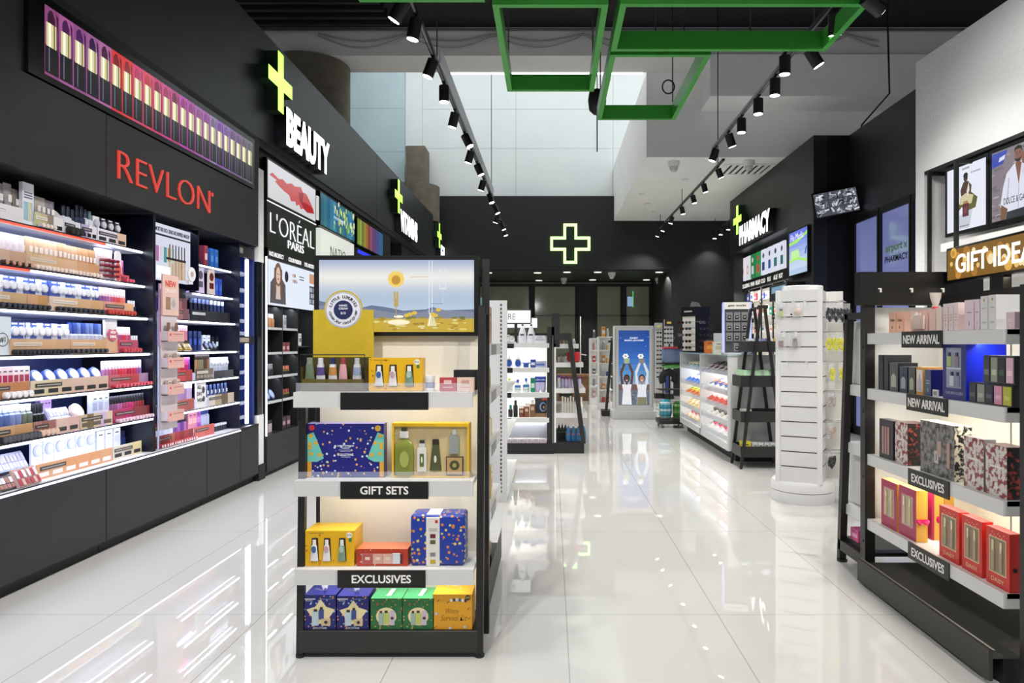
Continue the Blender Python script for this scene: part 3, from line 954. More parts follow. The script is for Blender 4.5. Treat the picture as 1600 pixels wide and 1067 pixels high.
# --- third shelf
z = SHZ[2]
BLI = [K_blister(.058, .125, '#3f57a6', '#eef0fa', '#dfe4f4'), K_blister(.058, .125, '#cfd8f2', '#f2f4fc', '#e6e9f6'), K_blister(.058, .125, '#5468b4', '#e8ecf8', '#dfe4f4')]
tray(-40, 42, z, ['#d3b598', '#c9a680'], 'beige tester tray at the left edge of the third shelf', '#dcd0c4')
tray(43, 77, z, ['#cda078', '#c2935f'], 'tan tester tray with four black holes on the third shelf', None)
r_('blister_pack', BLI * 3, 9, -22, 74, z, 'blue and white carded make-up pack, left half of the third shelf', 'blister pack')
testers(-6, 76, 10, z, '#15151a', '#3c4150', 'black round tester at the left of the third shelf', .0135, .02)
tray(79, 167, z, ['#d9c4b0', '#d6b490', '#d2ab82', '#cda277'], 'long beige tester tray with ten black holes on the third shelf', '#e4d8cc')
r_('blister_pack', (BLI[::-1]) * 3, 10, 82, 162, z, 'blue and white carded make-up pack, right half of the third shelf', 'blister pack')
testers(85, 166, 10, z, '#15151a', '#3c4150', 'black round tester before the long beige tray of the third shelf', .0135, .02)
tray(168, 217, z, ['#dd9c8c', '#d99078', '#e4b48e'], 'peach tester tray with red testers on the third shelf', '#5b4a4c')
r_('lip_gloss', [K_gloss(.014, .125, c, '#f3dfe8') for c in ('#8d62a0', '#b06a9c', '#b77ab8', '#d05a78', '#d2483c', '#dd7a72', '#e08a80')], 9, 164, 211, z, 'pink lip gloss with pale cap on the third shelf', 'lip gloss')
testers(169, 216, 9, z, '#9c2a34', '#c8483c', 'red round tester before the peach tray', .016, .02)
r_('nail_polish', [K_polish(.018, .08, '#1c2648', '#e8ecf6')], 3, 217, 230, z, 'dark nail polish with white cap at the right end of the third shelf', 'nail polish', lift=.03, d=.2)

# --- fourth shelf
z = SHZ[3]
t = empty('display_card', 'white card with a circled number at the left edge of the fourth shelf', 'card', BS(5, .16, z), LW)
part('card', MB().box(-.055, .05, 0, .012, 0, .2, P('#dde6f2')), t)
part('number', MB().add(*(lambda n: ([(-.005 + rr * math.cos(2 * PI * i / n), -.0008, .08 + rr * math.sin(2 * PI * i / n)) for rr in (.032, .036) for i in range(n)], [(i, (i + 1) % n, (i + 1) % n + n, i + n) for i in range(n)]))(24), P('#22242c')), t)
text('#1', .03, P('#1a1c22'), t, (-.005, -.001, .08), ext=.0008, bold=.02, name='number')
tray(16, 111, z, ['#d0aa84', '#d7b08a', '#d9ae86', '#d3a884'], 'long beige tester tray with black knobs on the fourth shelf', '#e2d2c2')
r_('blister_pack', [K_blister(.064, .125, '#4a63b0', '#f4f4fb', '#8fa0d8'), K_blister(.064, .125, '#dfe4f6', '#fbfbff', '#b8c2e6')] * 4, 9, 15, 109, z, 'carded powder pack with a white round window on the fourth shelf', 'blister pack')
testers(16, 112, 15, z, '#121217', '#2a2d38', 'black knob tester before the long beige tray of the fourth shelf', .0135, .022)
tray(112, 170, z, ['#d6ae88', '#d3a57c'], 'tan tester tray below the blue bottles on the fourth shelf', '#e0cdb8')
r_('bottle', [K_bottle(.021, .135, '#c9cde4', '#3a56a6', .5), K_bottle(.021, .135, '#bcc4e0', '#7288c8', .5)] * 3, 8, 110, 167, z, 'make-up bottle with blue cap on the fourth shelf', 'bottle')
testers(114, 169, 7, z, '#141419', '#4a4e5c', 'black round tester below the blue bottles', .0135, .02)
t = empty('display_card', 'white and peach card with big pink lips on the fourth shelf', 'card', BS(180, .16, z), LW)
part('card', MB().box(-.058, .058, 0, .02, 0, .1, P('#d9b090')).box(-.058, .058, .004, .02, .1, .215, P('#eceaf2')), t)
part('lips', MB().extr([(-.05, .125), (-.03, .152), (0, .145), (.03, .152), (.05, .125), (.03, .085), (0, .078), (-.03, .085)], -.008, -.001, M('#c8607e', .15)), t)
text('HIGH', .018, P('#ffffff'), t, (0, -.0095, .133), ext=.001, bold=.03)
text('SHINE', .018, P('#ffffff'), t, (0, -.0095, .104), ext=.001, bold=.03)
tray(190, 221, z, ['#c9506c', '#b9466c'], 'deep pink tester tray on the fourth shelf', '#5c3c48')
r_('lip_gloss', [K_gloss(.013, .12, c, '#f2eaf4') for c in ('#c45a7a', '#9c5aa8', '#d0405c', '#c46a9a', '#b84a70')], 7, 188, 216, z, 'pink lip gloss with white cap at the right of the fourth shelf', 'lip gloss')
testers(190, 220, 6, z, '#a8283e', '#d04a58', 'red lip tester before the deep pink tray', .014)
r_('nail_polish', [K_polish(.018, .085, '#24305a', '#f0f2fa')], 3, 219, 231, z, 'dark nail polish with white cap at the right end of the fourth shelf', 'nail polish', lift=.03, d=.2)

# --- fifth shelf
z = SHZ[4]
tray(-40, 47, z, ['#c8946a', '#c48a5c', '#bd8152'], 'tan tester tray with five white roller tops on the fifth shelf', '#4c4440')
r_('carton', [K_box(.042, .03, .115, '#e9d3de', '#b02a5a'), K_box(.042, .03, .115, '#f0e4ec', '#a83a5a')], 7, -20, 42, z, 'small white carton with magenta band on the fifth shelf', 'carton')
testers(0, 47, 5, z, '#d6cfd0', '#f6f4f8', 'white round tester on the fifth shelf', .018, .02)
tray(49, 171, z, ['#d8cdb2', '#d9c6a2', '#d5b9a4', '#d6b8ae', '#d4b6a6', '#d3b4a4'], 'beige tester tray with six dark windows on the fifth shelf', '#46403c', nwin=6, win='#1c2226')
r_('compact', K_compact(.042, '#4a5fa8', '#f0eef6'), 6, 47, 164, z, 'round blue rimmed powder compact standing on the fifth shelf', 'compact')
tray(172, 238, z, ['#c06a76', '#c4444e', '#b83848', '#a888b0'], 'red tester tray below the glosses of the fifth shelf', '#6a3a40')
r_('lip_gloss', [K_gloss(.0135, .125, c, '#efe6f2') for c in ('#b87ab0', '#c46a8c', '#c85a78', '#cc3a48', '#d04a68', '#b03048', '#c8405c', '#a85a9c', '#9a74b8')], 13, 165, 232, z, 'lip gloss with pale cap in the long row of the fifth shelf', 'lip gloss')
testers(173, 236, 11, z, '#b83648', '#e06a78', 'red lip tester before the red tray of the fifth shelf', .012)

# --- sixth shelf
z = SHZ[5]
tray(-40, 51, z, ['#c9a078', '#cba57c', '#c69a6c'], 'wood coloured tester tray on the sixth shelf', '#4a4440')
r_('bottle', [K_bottle(.022, .14, '#5468a8', '#c8ccda', .3), K_bottle(.022, .14, '#7d8cc0', '#dfe3ee', .3), K_bottle(.022, .135, '#6b7468', '#d8dade', .3)], 7, -18, 48, z, 'blue make-up bottle with silver cap at the left of the sixth shelf', 'bottle')
testers(-4, 56, 9, z, '#17171b', '#565660', 'black round tester at the left of the sixth shelf', .018, .025)
tray(53, 87, z, ['#a87a70', '#8f5f5c', '#9c6a64'], 'mauve brown tester tray on the sixth shelf', '#4a3a3a')
r_('bottle', K_bottle(.02, .13, '#14151c', '#22242e', .4), 3, 49, 67, z, 'black make-up bottle on the sixth shelf', 'bottle')
testers(57, 86, 4, z, '#c09a88', '#e4c4b4', 'cream round tester before the mauve brown tray', .018, .022)
r_('carton', K_box(.034, .03, .145, '#b58cd0', '#cfb6e2'), 3, 64, 81, z, 'lilac carton on the sixth shelf', 'carton', d=.3)
tray(88, 124, z, ['#dcbcb4', '#d9b2ac'], 'pale pink tester tray on the sixth shelf', None, nwin=2, win='#3a3438')
r_('palette', K_palette(.085, .09, '#cfd2e4', '#c4c8de', '#b4b8d2'), 2, 84, 117, z, 'clear cased eyeshadow palette on the sixth shelf', 'palette')
r_('compact', K_compact(.048, '#c9b6ae', '#e8e2ea'), 1, 117, 131, z, 'round beige compact on the sixth shelf', 'compact')
tray(125, 176, z, ['#cdb69a', '#7e6a44', '#d8c0a8', '#cdb4d4', '#dcc6b0'], 'beige tester tray with a bronze square on the sixth shelf', '#4a4440', nwin=3, win='#6a5f50')
r_('carton', [K_box(.055, .03, .15, '#d0d4ea', '#a4acd2'), K_box(.05, .03, .15, '#dcdff0', '#bcc2e0')], 3, 145, 173, z, 'pale blue carton right of the round compact on the sixth shelf', 'carton')
tray(177, 239, z, ['#a83a5c', '#b8286c', '#8a3038', '#7a2c34'], 'magenta tester tray on the sixth shelf', '#5a3040')
r_('lip_gloss', [K_gloss(.0135, .12, c, '#2a2630') for c in ('#8a5a86', '#b0669c', '#a84a6c', '#c03a7a', '#9c4450', '#9a3a44')], 13, 173, 236, z, 'lip colour with dark cap on the sixth shelf', 'lip gloss')
testers(178, 238, 11, z, '#c8a0b4', '#e8d0dc', 'pale lip tester before the magenta tray', .012)

# --- deck of the near bay
z = DECK
tray(-40, 48, z, ['#25242e', '#2a2a36', '#23232c'], 'dark eyeshadow tray at the left end of the white deck', None, d=.06)
r_('palette', K_palette(.085, .1, '#c4c8e0', '#eceaf4', '#d8d4e4'), 4, -25, 46, z, 'clear cased white palette behind the dark tray', 'palette', d=.2)
r_('palette', [K_palette(.085, .075, '#6a6468', '#c0848e', '#b08078'), K_palette(.075, .08, '#d2cfd0', '#b0a8a6', '#a8a09e')], 3, -12, 42, z, 'eyeshadow palette leaning on the dark tray', 'palette', d=.008, lift=0)
r_('palette', [K_palette(.075, .1, '#b99a94', '#d9b8b0', '#b8485a')], 2, 30, 66, z, 'open pink contour palette at the front edge of the white deck', 'palette', d=-.012, lift=0)
tray(57, 181, z, ['#d9a47c', '#d8a67e', '#da9c72', '#dd9d72', '#d89a6e', '#d6a07a'], 'long orange beige tester tray with six white windows on the white deck', '#4a4644', nwin=6, win='#f0eaea', d=.06)
r_('powder_box', K_blister(.085, .14, '#f2f4fc', '#dfe0ee', '#f6f7fd'), 6, 49, 172, z, 'white powder box with a round embossed window on the deck', 'box', d=.2)
tray(182, 229, z, ['#d8d2c6', '#d3c8ba', '#d9c79a'], 'pale tester tray with three dark windows on the white deck', '#55504c', nwin=3, win='#2a2a2e', d=.06)
r_('carton', K_box(.07, .03, .13, '#f4f4fa', '#e4e4ee'), 3, 172, 222, z, 'plain white carton behind the pale tester tray on the deck', 'carton', d=.2)
r_('bottle', K_bottle(.017, .1, '#26346e', '#1a244c', .4), 3, 222, 232, z, 'small blue bottle on the white deck beside the lipsticks', 'bottle', d=.2)
tray(240, 306, z, ['#7c2a30', '#8c3436', '#a04844', '#b86a62', '#a83c42', '#902e38', '#a84048', '#8a3038'], 'long dark red tester tray below the lipsticks on the white deck', '#5a3436', d=.06)
r_('lipstick', [K_lipstick(.0125, .11, '#e4e6f4', c) for c in ('#a82c3c', '#c04a5a', '#b8323c', '#8c2038')], 9, 240, 270, z, 'lipstick with pale base at the front of the dark red tray', 'lipstick', d=.2)
r_('lip_gloss', [K_gloss(.012, .13, c, '#23263a') for c in ('#8a5a9c', '#a06ab0', '#7a4a90', '#b878b0')], 10, 271, 304, z, 'lip colour with black cap right of the lipsticks on the deck', 'lip gloss', d=.2)
testers(242, 304, 15, z, '#a83a44', '#e8d0d8', 'red lip tester lying before the dark red tray', .012, .04, d=.06)

# ------------------------------------------------------------------ second bay
# lit skincare panel
t = empty('skincare_display', 'lit white panel picturing make-up bottles and tubes above the pink stand', 'panel', BL((4.79 + 5.27) / 2, .02, 1.757), LW)
a = (5.27 - 4.79) / 2
part('board', MB().box(-a, a, 0, .03, 0, .40, EM('#dfe4f6', .8)), t)
part('strip', MB().box(-a, a, -.003, 0, .315, .328, P('#16161c')), t)
text('MOISTURE RICH. SKINCARE INSPIRED MAKEUP', .03, P('#20243a'), t, (0, -.0015, .36), w=2 * a * .94, ext=.001, bold=.02)
g = MB()
for i, c in enumerate(('#b874b0', '#e2d2ea', '#4a9a9c', '#a88a4c', '#b8d0c8')):
    g.box(-a + .02 + i * .05, -a + .055 + i * .05, -.002, 0, .13 + .01 * (i % 2), .24, EM(c, .8))
for i in range(6):
    g.box(-.06 + i * .04, -.03 + i * .04, -.002, 0, .02, .16, EM(['#d6c0a6', '#cbb08e', '#c2a27c', '#c7a684', '#b8946c', '#d0b494'][i], .8))
    g.box(-.05 + i * .04, -.04 + i * .04, -.003, 0, .17, .27, EM('#5a4440', .7))
g.box(-.09, .17, -.0035, 0, .155, .172, EM('#2a2426', .7))
for i in range(4):
    g.box(-a + .03 + i * .045, -a + .065 + i * .045, -.003, 0, .01, .1, EM('#f4f6ff', 1.1))
part('picture', g, t)
part('round_card', MB().cyl((a - .03, -.03, .075), (a - .03, -.022, .075), .055, P('#e6e4ea'), 20).cyl((a - .03, -.031, .075), (a - .03, -.03, .075), .022, P('#b8a8a4'), 16).box(a - .06, a, -.022, 0, .0, .03, P('#e6e4ea')), t)
# pink tower of pockets
ys = 4.93
t = empty('pocket_stand', 'tall narrow pink display stand with a red NEW heading and pockets of tubes', 'display stand', BL(ys, -.06, .685), LW)
part('upright', MB().rbox(-.13, -.11, .06, .064, DECK + .001 - .685, .85, M('#b9bfe4', .15), .003, 1).box(-.12, .0, .064, .068, .1, .12, M('#b9bfe4', .15)).box(-.12, .0, .064, .068, .7, .72, M('#b9bfe4', .15)), t)
w = .105
SP = P('#d6cbd2')
part('back_board', MB().rbox(-w, w, .05, .07, 0, 1.04, SP, .002, 1), t)
part('side_strip', MB().box(-w - .02, -w, .05, .06, .6, 1.04, P('#c9a4c4')).box(-w - .017, -w - .005, .049, .05, .7, 1.0, P('#8a5a86')), t)
hd = part('header_card', MB().box(-w, w, .04, .049, .82, 1.11, P('#e2bfb4')), t)
text('NEW', .045, P('#d8483c'), hd, (0, .039, 1.045), ext=.001, bold=.03)
text('CAN LIGHTS', .026, P('#f4ece8'), hd, (0, .039, .995), w=2 * w * .7, ext=.001, bold=.02)
part('picture', MB().box(-w * .6, -w * .1, .038, .04, .86, .95, P('#a07a62')).box(-w * .05, w * .7, .038, .04, .86, .95, P('#cfc3c2')).extr([(w * .3, .87), (w * .6, .905), (w * .3, .94), (0, .905)], .0375, .038, P('#b3a2a0')), hd)
for i in range(4):
    zz = .06 + i * .19
    pk = part('pocket', MB().box(-w, w, 0, .004, zz, zz + .075, P('#dba9a2')).box(-w, w, .004, .05, zz, zz + .006, SP).box(-w, -w + .003, .004, .05, zz, zz + .075, SP).box(w - .003, w, .004, .05, zz, zz + .075, SP), t)
    part('tag', MB().cyl((-w * .72, -.0006, zz + .05), (-w * .72, 0, zz + .05), .01, P('#c8384a'), 10).rect(-w * .4, w * .8, zz + .05, zz + .056, -.0006, P('#b06a6c')), pk)
for i, (kind, c, lab) in enumerate((('box', '#cdbab0', 'in the second pocket from the bottom'), ('box', '#c6b4aa', 'in the third pocket from the bottom'), ('tube', '#7d5c4c', 'in the top pocket'))):
    for sx in (-1, 1):
        me = K_tube(.042, .13, c, '#6b4a3c') if kind == 'tube' else K_box(.045, .025, .1, c, '#e8dcd4')
        o = solid('foundation_tube' if kind == 'tube' else 'powder_carton', me, ('brown tube ' if kind == 'tube' else 'beige powder carton ') + lab + ' of the pink stand', 'tube' if kind == 'tube' else 'carton',
                  (0, 0, 0), LW, 'goods in pocket %d of the pink stand' % (i + 2))
        o.location = BL(ys + sx * w * .5, -.06 + .028, .685 + .06 + (i + 1) * .19 + .0075)
# goods of the second bay
yb = lambda px: yi(px)
z = SHZ[0]
t = empty('display_card', 'dark slanted card with a silver swirl on the top shelf of the lipstick bay', 'card', BS(316, .17, z), LW)
part('card', MB().extr([(-.09, 0), (.1, 0), (-.09, .3)], 0, .012, P('#15171f')).extr([(-.088, .01), (.06, .01), (-.088, .12)], -.001, 0, P('#c9d0e8')), t)
r_('carton', K_box(.05, .05, .17, '#8c3446', '#d9b8c4'), 1, 328, 340, z, 'red carton on the top shelf of the lipstick bay', 'carton', lift=.002)
r_('carton', K_box(.06, .05, .16, '#2a64b4', '#5a94d4'), 2, 341, 358, z, 'blue carton on the top shelf of the lipstick bay', 'carton', lift=.002)
z = SHZ[1]
for px, c1, c2, lab in ((321, '#cfc4e2', '#5a5668', 'lilac card with a grey palette print'), (340, '#d8c6c0', '#5c1a20', 'white card with dark letters over red')):
    t = empty('display_card', 'tall ' + lab + ' on the second shelf of the lipstick bay', 'card', BS(px, .15, z), LW)
    part('card', MB().extr([(-.06, 0), (.06, 0), (.05, .21), (-.05, .21)], 0, .01, P(c1)), t)
    part('print', MB().disc(0, .15, .035, .035, -.0006, P(c2)).rect(-.035, .035, .05, .1, -.0006, P(c2)), t)
r_('carton', K_box(.05, .05, .16, '#b4a0d8', '#8a74b8'), 1, 309, 318, z, 'lilac carton behind the cards of the lipstick bay', 'carton', d=.35, lift=.002)
r_('carton', K_box(.05, .05, .15, '#2c50b8', '#4f78d8'), 2, 348, 362, z, 'deep blue carton beside the cards of the lipstick bay', 'carton', lift=.002)
solid('header_card', MB().box(-.29, .0, 0, .012, 0, .07, P('#14151c')), 'dark header strip behind the pink stand under the lit panel', 'sign', BL(5.35, .1, 1.655), LW)
z = SHZ[2]
tray(266, 299, z, ['#6a4a54', '#a06a74', '#7c525e'], 'mauve tester tray right of the pink stand', '#3a3038')
r_('lip_pencil', [K_pencil(.008, .13, c, '#8a5f6c') for c in ('#a8747c', '#b8868c', '#8f5a66')], 10, 266, 298, z, 'mauve lip pencil right of the pink stand', 'lip pencil')
tray(301, 367, z, ['#20222c', '#2a2d38', '#20222c'], 'black mascara tray in the lipstick bay', '#c8ccd8')
r_('mascara', [K_pencil(.012, .13, '#1a2038', '#6a78a8'), K_pencil(.012, .13, '#2a3a68', '#c0c8e0')], 9, 302, 366, z, 'dark blue mascara in the row of the lipstick bay', 'mascara')
z = SHZ[3]
tray(266, 299, z, ['#2a2628', '#35302c'], 'black tray below the pink lip pencils', '#c9c4c8')
r_('lip_pencil', [K_pencil(.008, .15, c, '#f2c8d8') for c in ('#c84a78', '#d06a8c', '#b83a68', '#e08aa0')], 13, 267, 297, z, 'pink lip pencil in the upper row of the lipstick bay', 'lip pencil')
r_('palette', K_palette(.12, .06, '#9a8238', '#b89c50', '#d8c890'), 2, 270, 302, z, 'gold cased palette lying before the pink lip pencils', 'palette', d=.1, lift=.003)
r_('carton', [K_box(.045, .04, .16, '#1d2a5c', '#3a56a8'), K_box(.05, .04, .13, '#dfe2f0', '#3a4058'), K_box(.045, .04, .12, '#15171f', '#c8ccda')], 7, 302, 367, z, 'navy and white eye make-up carton in the lipstick bay', 'carton', d=.28, lift=.002)
r_('compact', K_compact(.03, '#2a2a32', '#8a98c0'), 3, 325, 345, z, 'small round eyeshadow before the navy cartons', 'compact', d=.17, lift=.002)
z = SHZ[4]
tray(266, 302, z, ['#b02c3a', '#c8404a', '#a8343c'], 'red tray below the rainbow of glosses in the lipstick bay', '#4a2a30')
r_('lip_gloss', [K_gloss(.013, .13, c, c2) for c, c2 in (('#c89aa0', '#e8c8d0'), ('#c86a6c', '#e0a0a0'), ('#c83a4a', '#e85a6a'), ('#b8307a', '#d84aa0'), ('#7c3aa0', '#a05ac8'))], 9, 267, 300, z, 'lip gloss in the rose to purple row of the lipstick bay', 'lip gloss')
tray(308, 336, z, ['#5f5650', '#7a6c62'], 'brown tray below the brow pencils', '#d8d0c8', nwin=5, win='#a89c94')
r_('brow_pencil', [K_pencil(.011, .15, c, '#3a302c') for c in ('#b08a62', '#8f9a78', '#6a4a3a', '#a87a5a')], 7, 310, 334, z, 'brow pencil in brown and olive shades', 'pencil')
tray(338, 368, z, ['#3a3c44', '#4c4e58'], 'dark tray below the white nail kits', None, h=.06)
r_('blister_pack', K_blister(.045, .12, '#d6dcec', '#f2f4fa', '#aab2c8'), 6, 336, 366, z, 'white carded nail kit in the lipstick bay', 'blister pack')
z = SHZ[5]
tray(270, 304, z, ['#b86a62', '#b4605c', '#a8544e'], 'terracotta tray below the lilac lip pencils', '#4a3030')
r_('lip_pencil', [K_pencil(.0095, .16, c, '#e4d8f0') for c in ('#c8a8d8', '#b894cc', '#d0b8dc')], 10, 271, 303, z, 'lilac lip pencil in the lower row of the lipstick bay', 'lip pencil')
t = empty('display_card', 'white card reading ALL DAY WEAR in the lipstick bay', 'card', BS(315, .15, z), LW)
part('card', MB().box(-.075, .075, 0, .012, 0, .2, P('#eceaf0')), t)
for i, s_ in enumerate(('ALL', 'DAY', 'WEAR')):
    text(s_, .03, P('#1c1c20'), t, (-.062, -.001, .165 - i * .052), ext=.001, bold=.03, align='L')
part('print', MB().disc(.035, .14, .022, .03, -.0006, P('#3a2e30'), 8).disc(.04, .07, .02, .022, -.0006, P('#56464a'), 8), t)
tray(326, 367, z, ['#d8d2d0', '#b8a48c', '#6a5a48', '#c8b8a4'], 'striped beige tray below the small foundation tubes', '#3a3638')
r_('foundation_tube', K_tube(.04, .12, '#4a5a8c', '#d8dcec'), 6, 326, 364, z, 'small navy foundation tube in the lipstick bay', 'tube')
z = DECK
tray(308, 341, z, ['#c8685c', '#c05a54'], 'coral tray below the pink cartons at the far end of the deck', '#4a3030', d=.06)
r_('carton', [K_box(.075, .04, .14, '#e08a9c', '#f0b8b0'), K_box(.075, .04, .14, '#b05ab8', '#d88ac8')], 3, 308, 336, z, 'pink and purple carton at the far end of the deck', 'carton', d=.22)
r_('tin', K_tin(.02, .06, '#2c2e38', '#c8ccd8'), 7, 339, 370, z, 'small dark jar in the front row at the far end of the deck', 'jar', d=.12, lift=.002)
r_('bottle', K_bottle(.02, .13, '#d8dcf0', '#3a50a0', .3), 4, 338, 362, z, 'white bottle with blue cap at the far end of the deck', 'bottle', d=.24)

# ------------------------------------------------------------------ nail polish tower
t = empty('polish_tower', 'narrow nail polish tower with a bright upright light strip', 'shelving', BL(6.268, 0, 0), LW)
a = .187
part('back_panel', MB().box(-a, a, .3, .32, .545, 2.2, M('#16245c', .25)), t)
part('side_panel', MB().box(-a, -a + .02, .04, .3, .545, 2.2, NAVY), t)
part('side_panel', MB().box(a - .02, a, .04, .3, .545, 2.2, M('#1d2c66', .3)), t)
part('floor_panel', MB().box(-a, a, .0, .32, .524, .545, BLACK), t)
ls = part('light_strip', MB().box(.055, .085, .05, .07, .56, 2.08, EM('#eaf0ff', 6.0)), t)
area_light('strip_light', (.07, .04, 1.3), (PI / 2, 0, PI), .05, 1.5, 5, (0.7, 0.8, 1.0), t)
part('header', MB().box(-a + .02, a - .02, .04, .06, 2.09, 2.19, M('#1c1c22', .4)).box(-a + .03, -a + .13, .038, .04, 2.12, 2.17, P('#8a8078')), t)
part('header', MB().box(-a + .02, a - .02, .04, .06, 1.30, 1.37, M('#1c1c22', .4)).box(-a + .03, a - .12, .038, .04, 1.315, 1.355, P('#a89c90')), t)
zs = [1.93, 1.78, 1.64, 1.50, 1.385, 1.17, 1.03, .89, .75, .62]
for i, zz in enumerate(zs):
    part('shelf', MB().box(-a + .022, .045, .06, .3, zz - .008, zz, M('#c4c9e4', .2)).box(-a + .022, .045, .055, .06, zz - .008, zz + .025, CLEAR('dfe4ff', .4)), t)
    for j in range(4):
        solid('nail_polish', K_polish(.013, .085, ['#b05a8c', '#d8c8dc', '#8a3a5c', '#c8708c', '#3a3a6c'][(i * 3 + j) % 5], '#1c1e2a'), 'nail polish bottle on the narrow polish tower', 'nail polish',
              (-2.77 - .1, 6.268 - .155 + .04 * j + .01, zz + .0015), 0, 'polish bottles on the tower')
# end pilaster with the white strip
t = empty('pilaster', 'slim white pilaster between the cosmetics bays and the white lettered black fixture', 'pilaster', BL(6.53, 0, 0), LW)
part('plinth', MB().box(-.07, .07, .0, .3, 0, .15, BLACK), t)
part('panel', MB().box(-.05, .06, .01, .3, .15, .62, WHITE).box(-.05, .06, .01, .3, 2.08, 2.97, WHITE).box(-.05, .06, .02, .3, .62, 2.08, M('#1a1c22', .08)), t)
# ------------------------------------------------------------------ signs on the tall black wall
GLOWG = EM('#b6ff5a', 1.6)
SIDEG = M('#16301a', 0.4)
SIGNW = EM('#ffffff', 1.7)
SIDE = M('#141520', 0.4)
def cross_pts(s, a):
    return [(-a, -s), (a, -s), (a, -a), (s, -a), (s, a), (a, a), (a, s), (-a, s), (-a, a), (-s, a), (-s, -a), (-a, -a)]
def cross_sign(label, loc, rz, size, ext=.12):
    t = empty('cross_sign', label, 'sign', loc, rz)
    s, a = size / 2, size * .115
    part('body', MB().extr(cross_pts(s, a), .004, ext, SIDEG), t)
    part('lit_face', MB().extr(cross_pts(s, a), 0, .0035, GLOWG), t)
    return t
def letter_sign(s, label, loc, rz, w, h, ext=.12):
    t = empty('letter_sign', label, 'sign', loc, rz)
    link('letter_body', text_mesh(s, h, SIDE, w, ext - .006, .048, name='letter_body'), t, (0, .006, 0))
    link('lit_face', text_mesh(s, h, SIGNW, w, .005, .043, name='lit_face'), t, (0, 0, 0))
    return t
WX = -2.785
for word, y0, y1, cy, lab in (('BEAUTY', 6.86, 8.18, 6.71, 'nearest on the left wall'), ('VITAMINS', 12.03, 13.53, 11.89, 'second along the left wall'), ('FIRST AID', 16.42, 16.95, 16.2, 'farthest along the left wall')):
    cross_sign('glowing green cross sign ' + lab, (WX + .125, cy, 3.865), LW, .58)
    if word == 'FIRST AID':
        letter_sign('FI', 'glowing white letters on the left wall beside the farthest green cross', (WX + .125, (y0 + y1) / 2, 3.49), LW, y1 - y0, .39)
    else:
        letter_sign(word, 'glowing white block letters %s on the left wall' % word, (WX + .125, (y0 + y1) / 2, 3.49), LW, y1 - y0, .39)
# big outlined cross on the back bulkhead
t = empty('cross_sign', 'large outlined green neon cross on the black wall at the back', 'sign', (XW(891, 17), 16.98, ZH(381, 17)), 0)
s, a, b = .495, .17, .075
o = cross_pts(s, a)
i_ = [(x - math.copysign(b * .85, x), z - math.copysign(b * .85, z)) for x, z in o]
n = len(o)
m = MB()
for y, fl in ((-.05, 0), (0, 1)):
    pass
v = [(x, -.05, z) for x, z in o] + [(x, -.05, z) for x, z in i_] + [(x, 0, z) for x, z in o] + [(x, 0, z) for x, z in i_]
fs = []
for k in range(n):
    q = (k + 1) % n
    fs += [(k, q, q + n, k + n), (k + 2 * n, q + 2 * n, q, k), (k + n, q + n, q + 3 * n, k + 3 * n)]
m.add(v, fs, EM('#c8ff9a', 2.2))
part('neon_outline', m, t)
part('backing', MB().extr(i_, -.012, 0, M('#0d1a0e', .5)), t)

# ------------------------------------------------------------------ the black fixtures beyond the cosmetics bays
def screen(name, label, x, y0, y1, z0, z1, rz, art, bezel=.02, dep=.05):
    """wall screen; art(mb, half width, height) draws the flat picture"""
    t = empty(name, label, 'screen', (x, (y0 + y1) / 2, z0), rz)
    a = abs(y1 - y0) / 2
    part('bezel', MB().box(-a, a, 0, dep, 0, z1 - z0, M('#070708', .25)), t)
    p = MB()
    art(p, a - bezel, z1 - z0 - 2 * bezel)
    part('picture', p, t, (0, -.001, bezel))
    return t
def art_smear(p, a, h):
    p.rect(-a, a, 0, h, 0, EM('#d7d7da', .85))
    pts = [(-.95, .62), (-.85, .75), (-.6, .66), (-.45, .74), (-.3, .66), (-.1, .78), (.05, .74), (.3, .86), (.4, .7), (.55, .72), (.7, .55), (.88, .3), (.93, .12), (.6, .02), (.4, .1), (.3, .02), (.22, .16), (.1, .06), (.05, .2), (-.12, .12), (-.2, .3), (-.4, .34), (-.6, .42), (-.75, .5), (-.68, .58)]
    p.poly([(x * a, .12 * h + z * h * .8) for x, z in pts], -.001, EM('#cf5a5c', .8))
    p.poly([(x * a, .12 * h + z * h * .8) for x, z in [(.3, .3), (.5, .36), (.75, .34), (.88, .28), (.93, .12), (.6, .03), (.4, .12)]], -.0015, EM('#b3262c', .8))
    p.poly([(x * a, .12 * h + z * h * .8) for x, z in [(.2, .6), (.42, .68), (.38, .3), (.26, .25)]], -.0016, EM('#a8454a', .7))
def art_plants(p, a, h):
    for i in range(12):
        x0 = -a + 2 * a * i / 12
        p.rect(x0, x0 + 2 * a / 12, 0, h, 0, EM(['#2f6f84', '#387e90', '#2a6b8c', '#3484a8', '#3b8fb8', '#2d6a96'][i % 6], .7))
    rnd = random.Random(3)
    for i in range(46):
        x, z = rnd.uniform(-.3, 1) * a, rnd.uniform(.1, 1) * h
        r = rnd.uniform(.015, .035)
        p.disc(x, z, r, r * 1.4, -.001 - .00002 * i, EM(['#bcd878', '#d8e8a0', '#7fb04a', '#e4eec0'][i % 4], .75), 7)
    p.rect(-.3 * a, .35 * a, .47 * h, .5 * h, -.003, EM('#dfeefc', .8))
    p.rect(-.3 * a, .35 * a, .42 * h, .44 * h, -.003, EM('#dfeefc', .6))
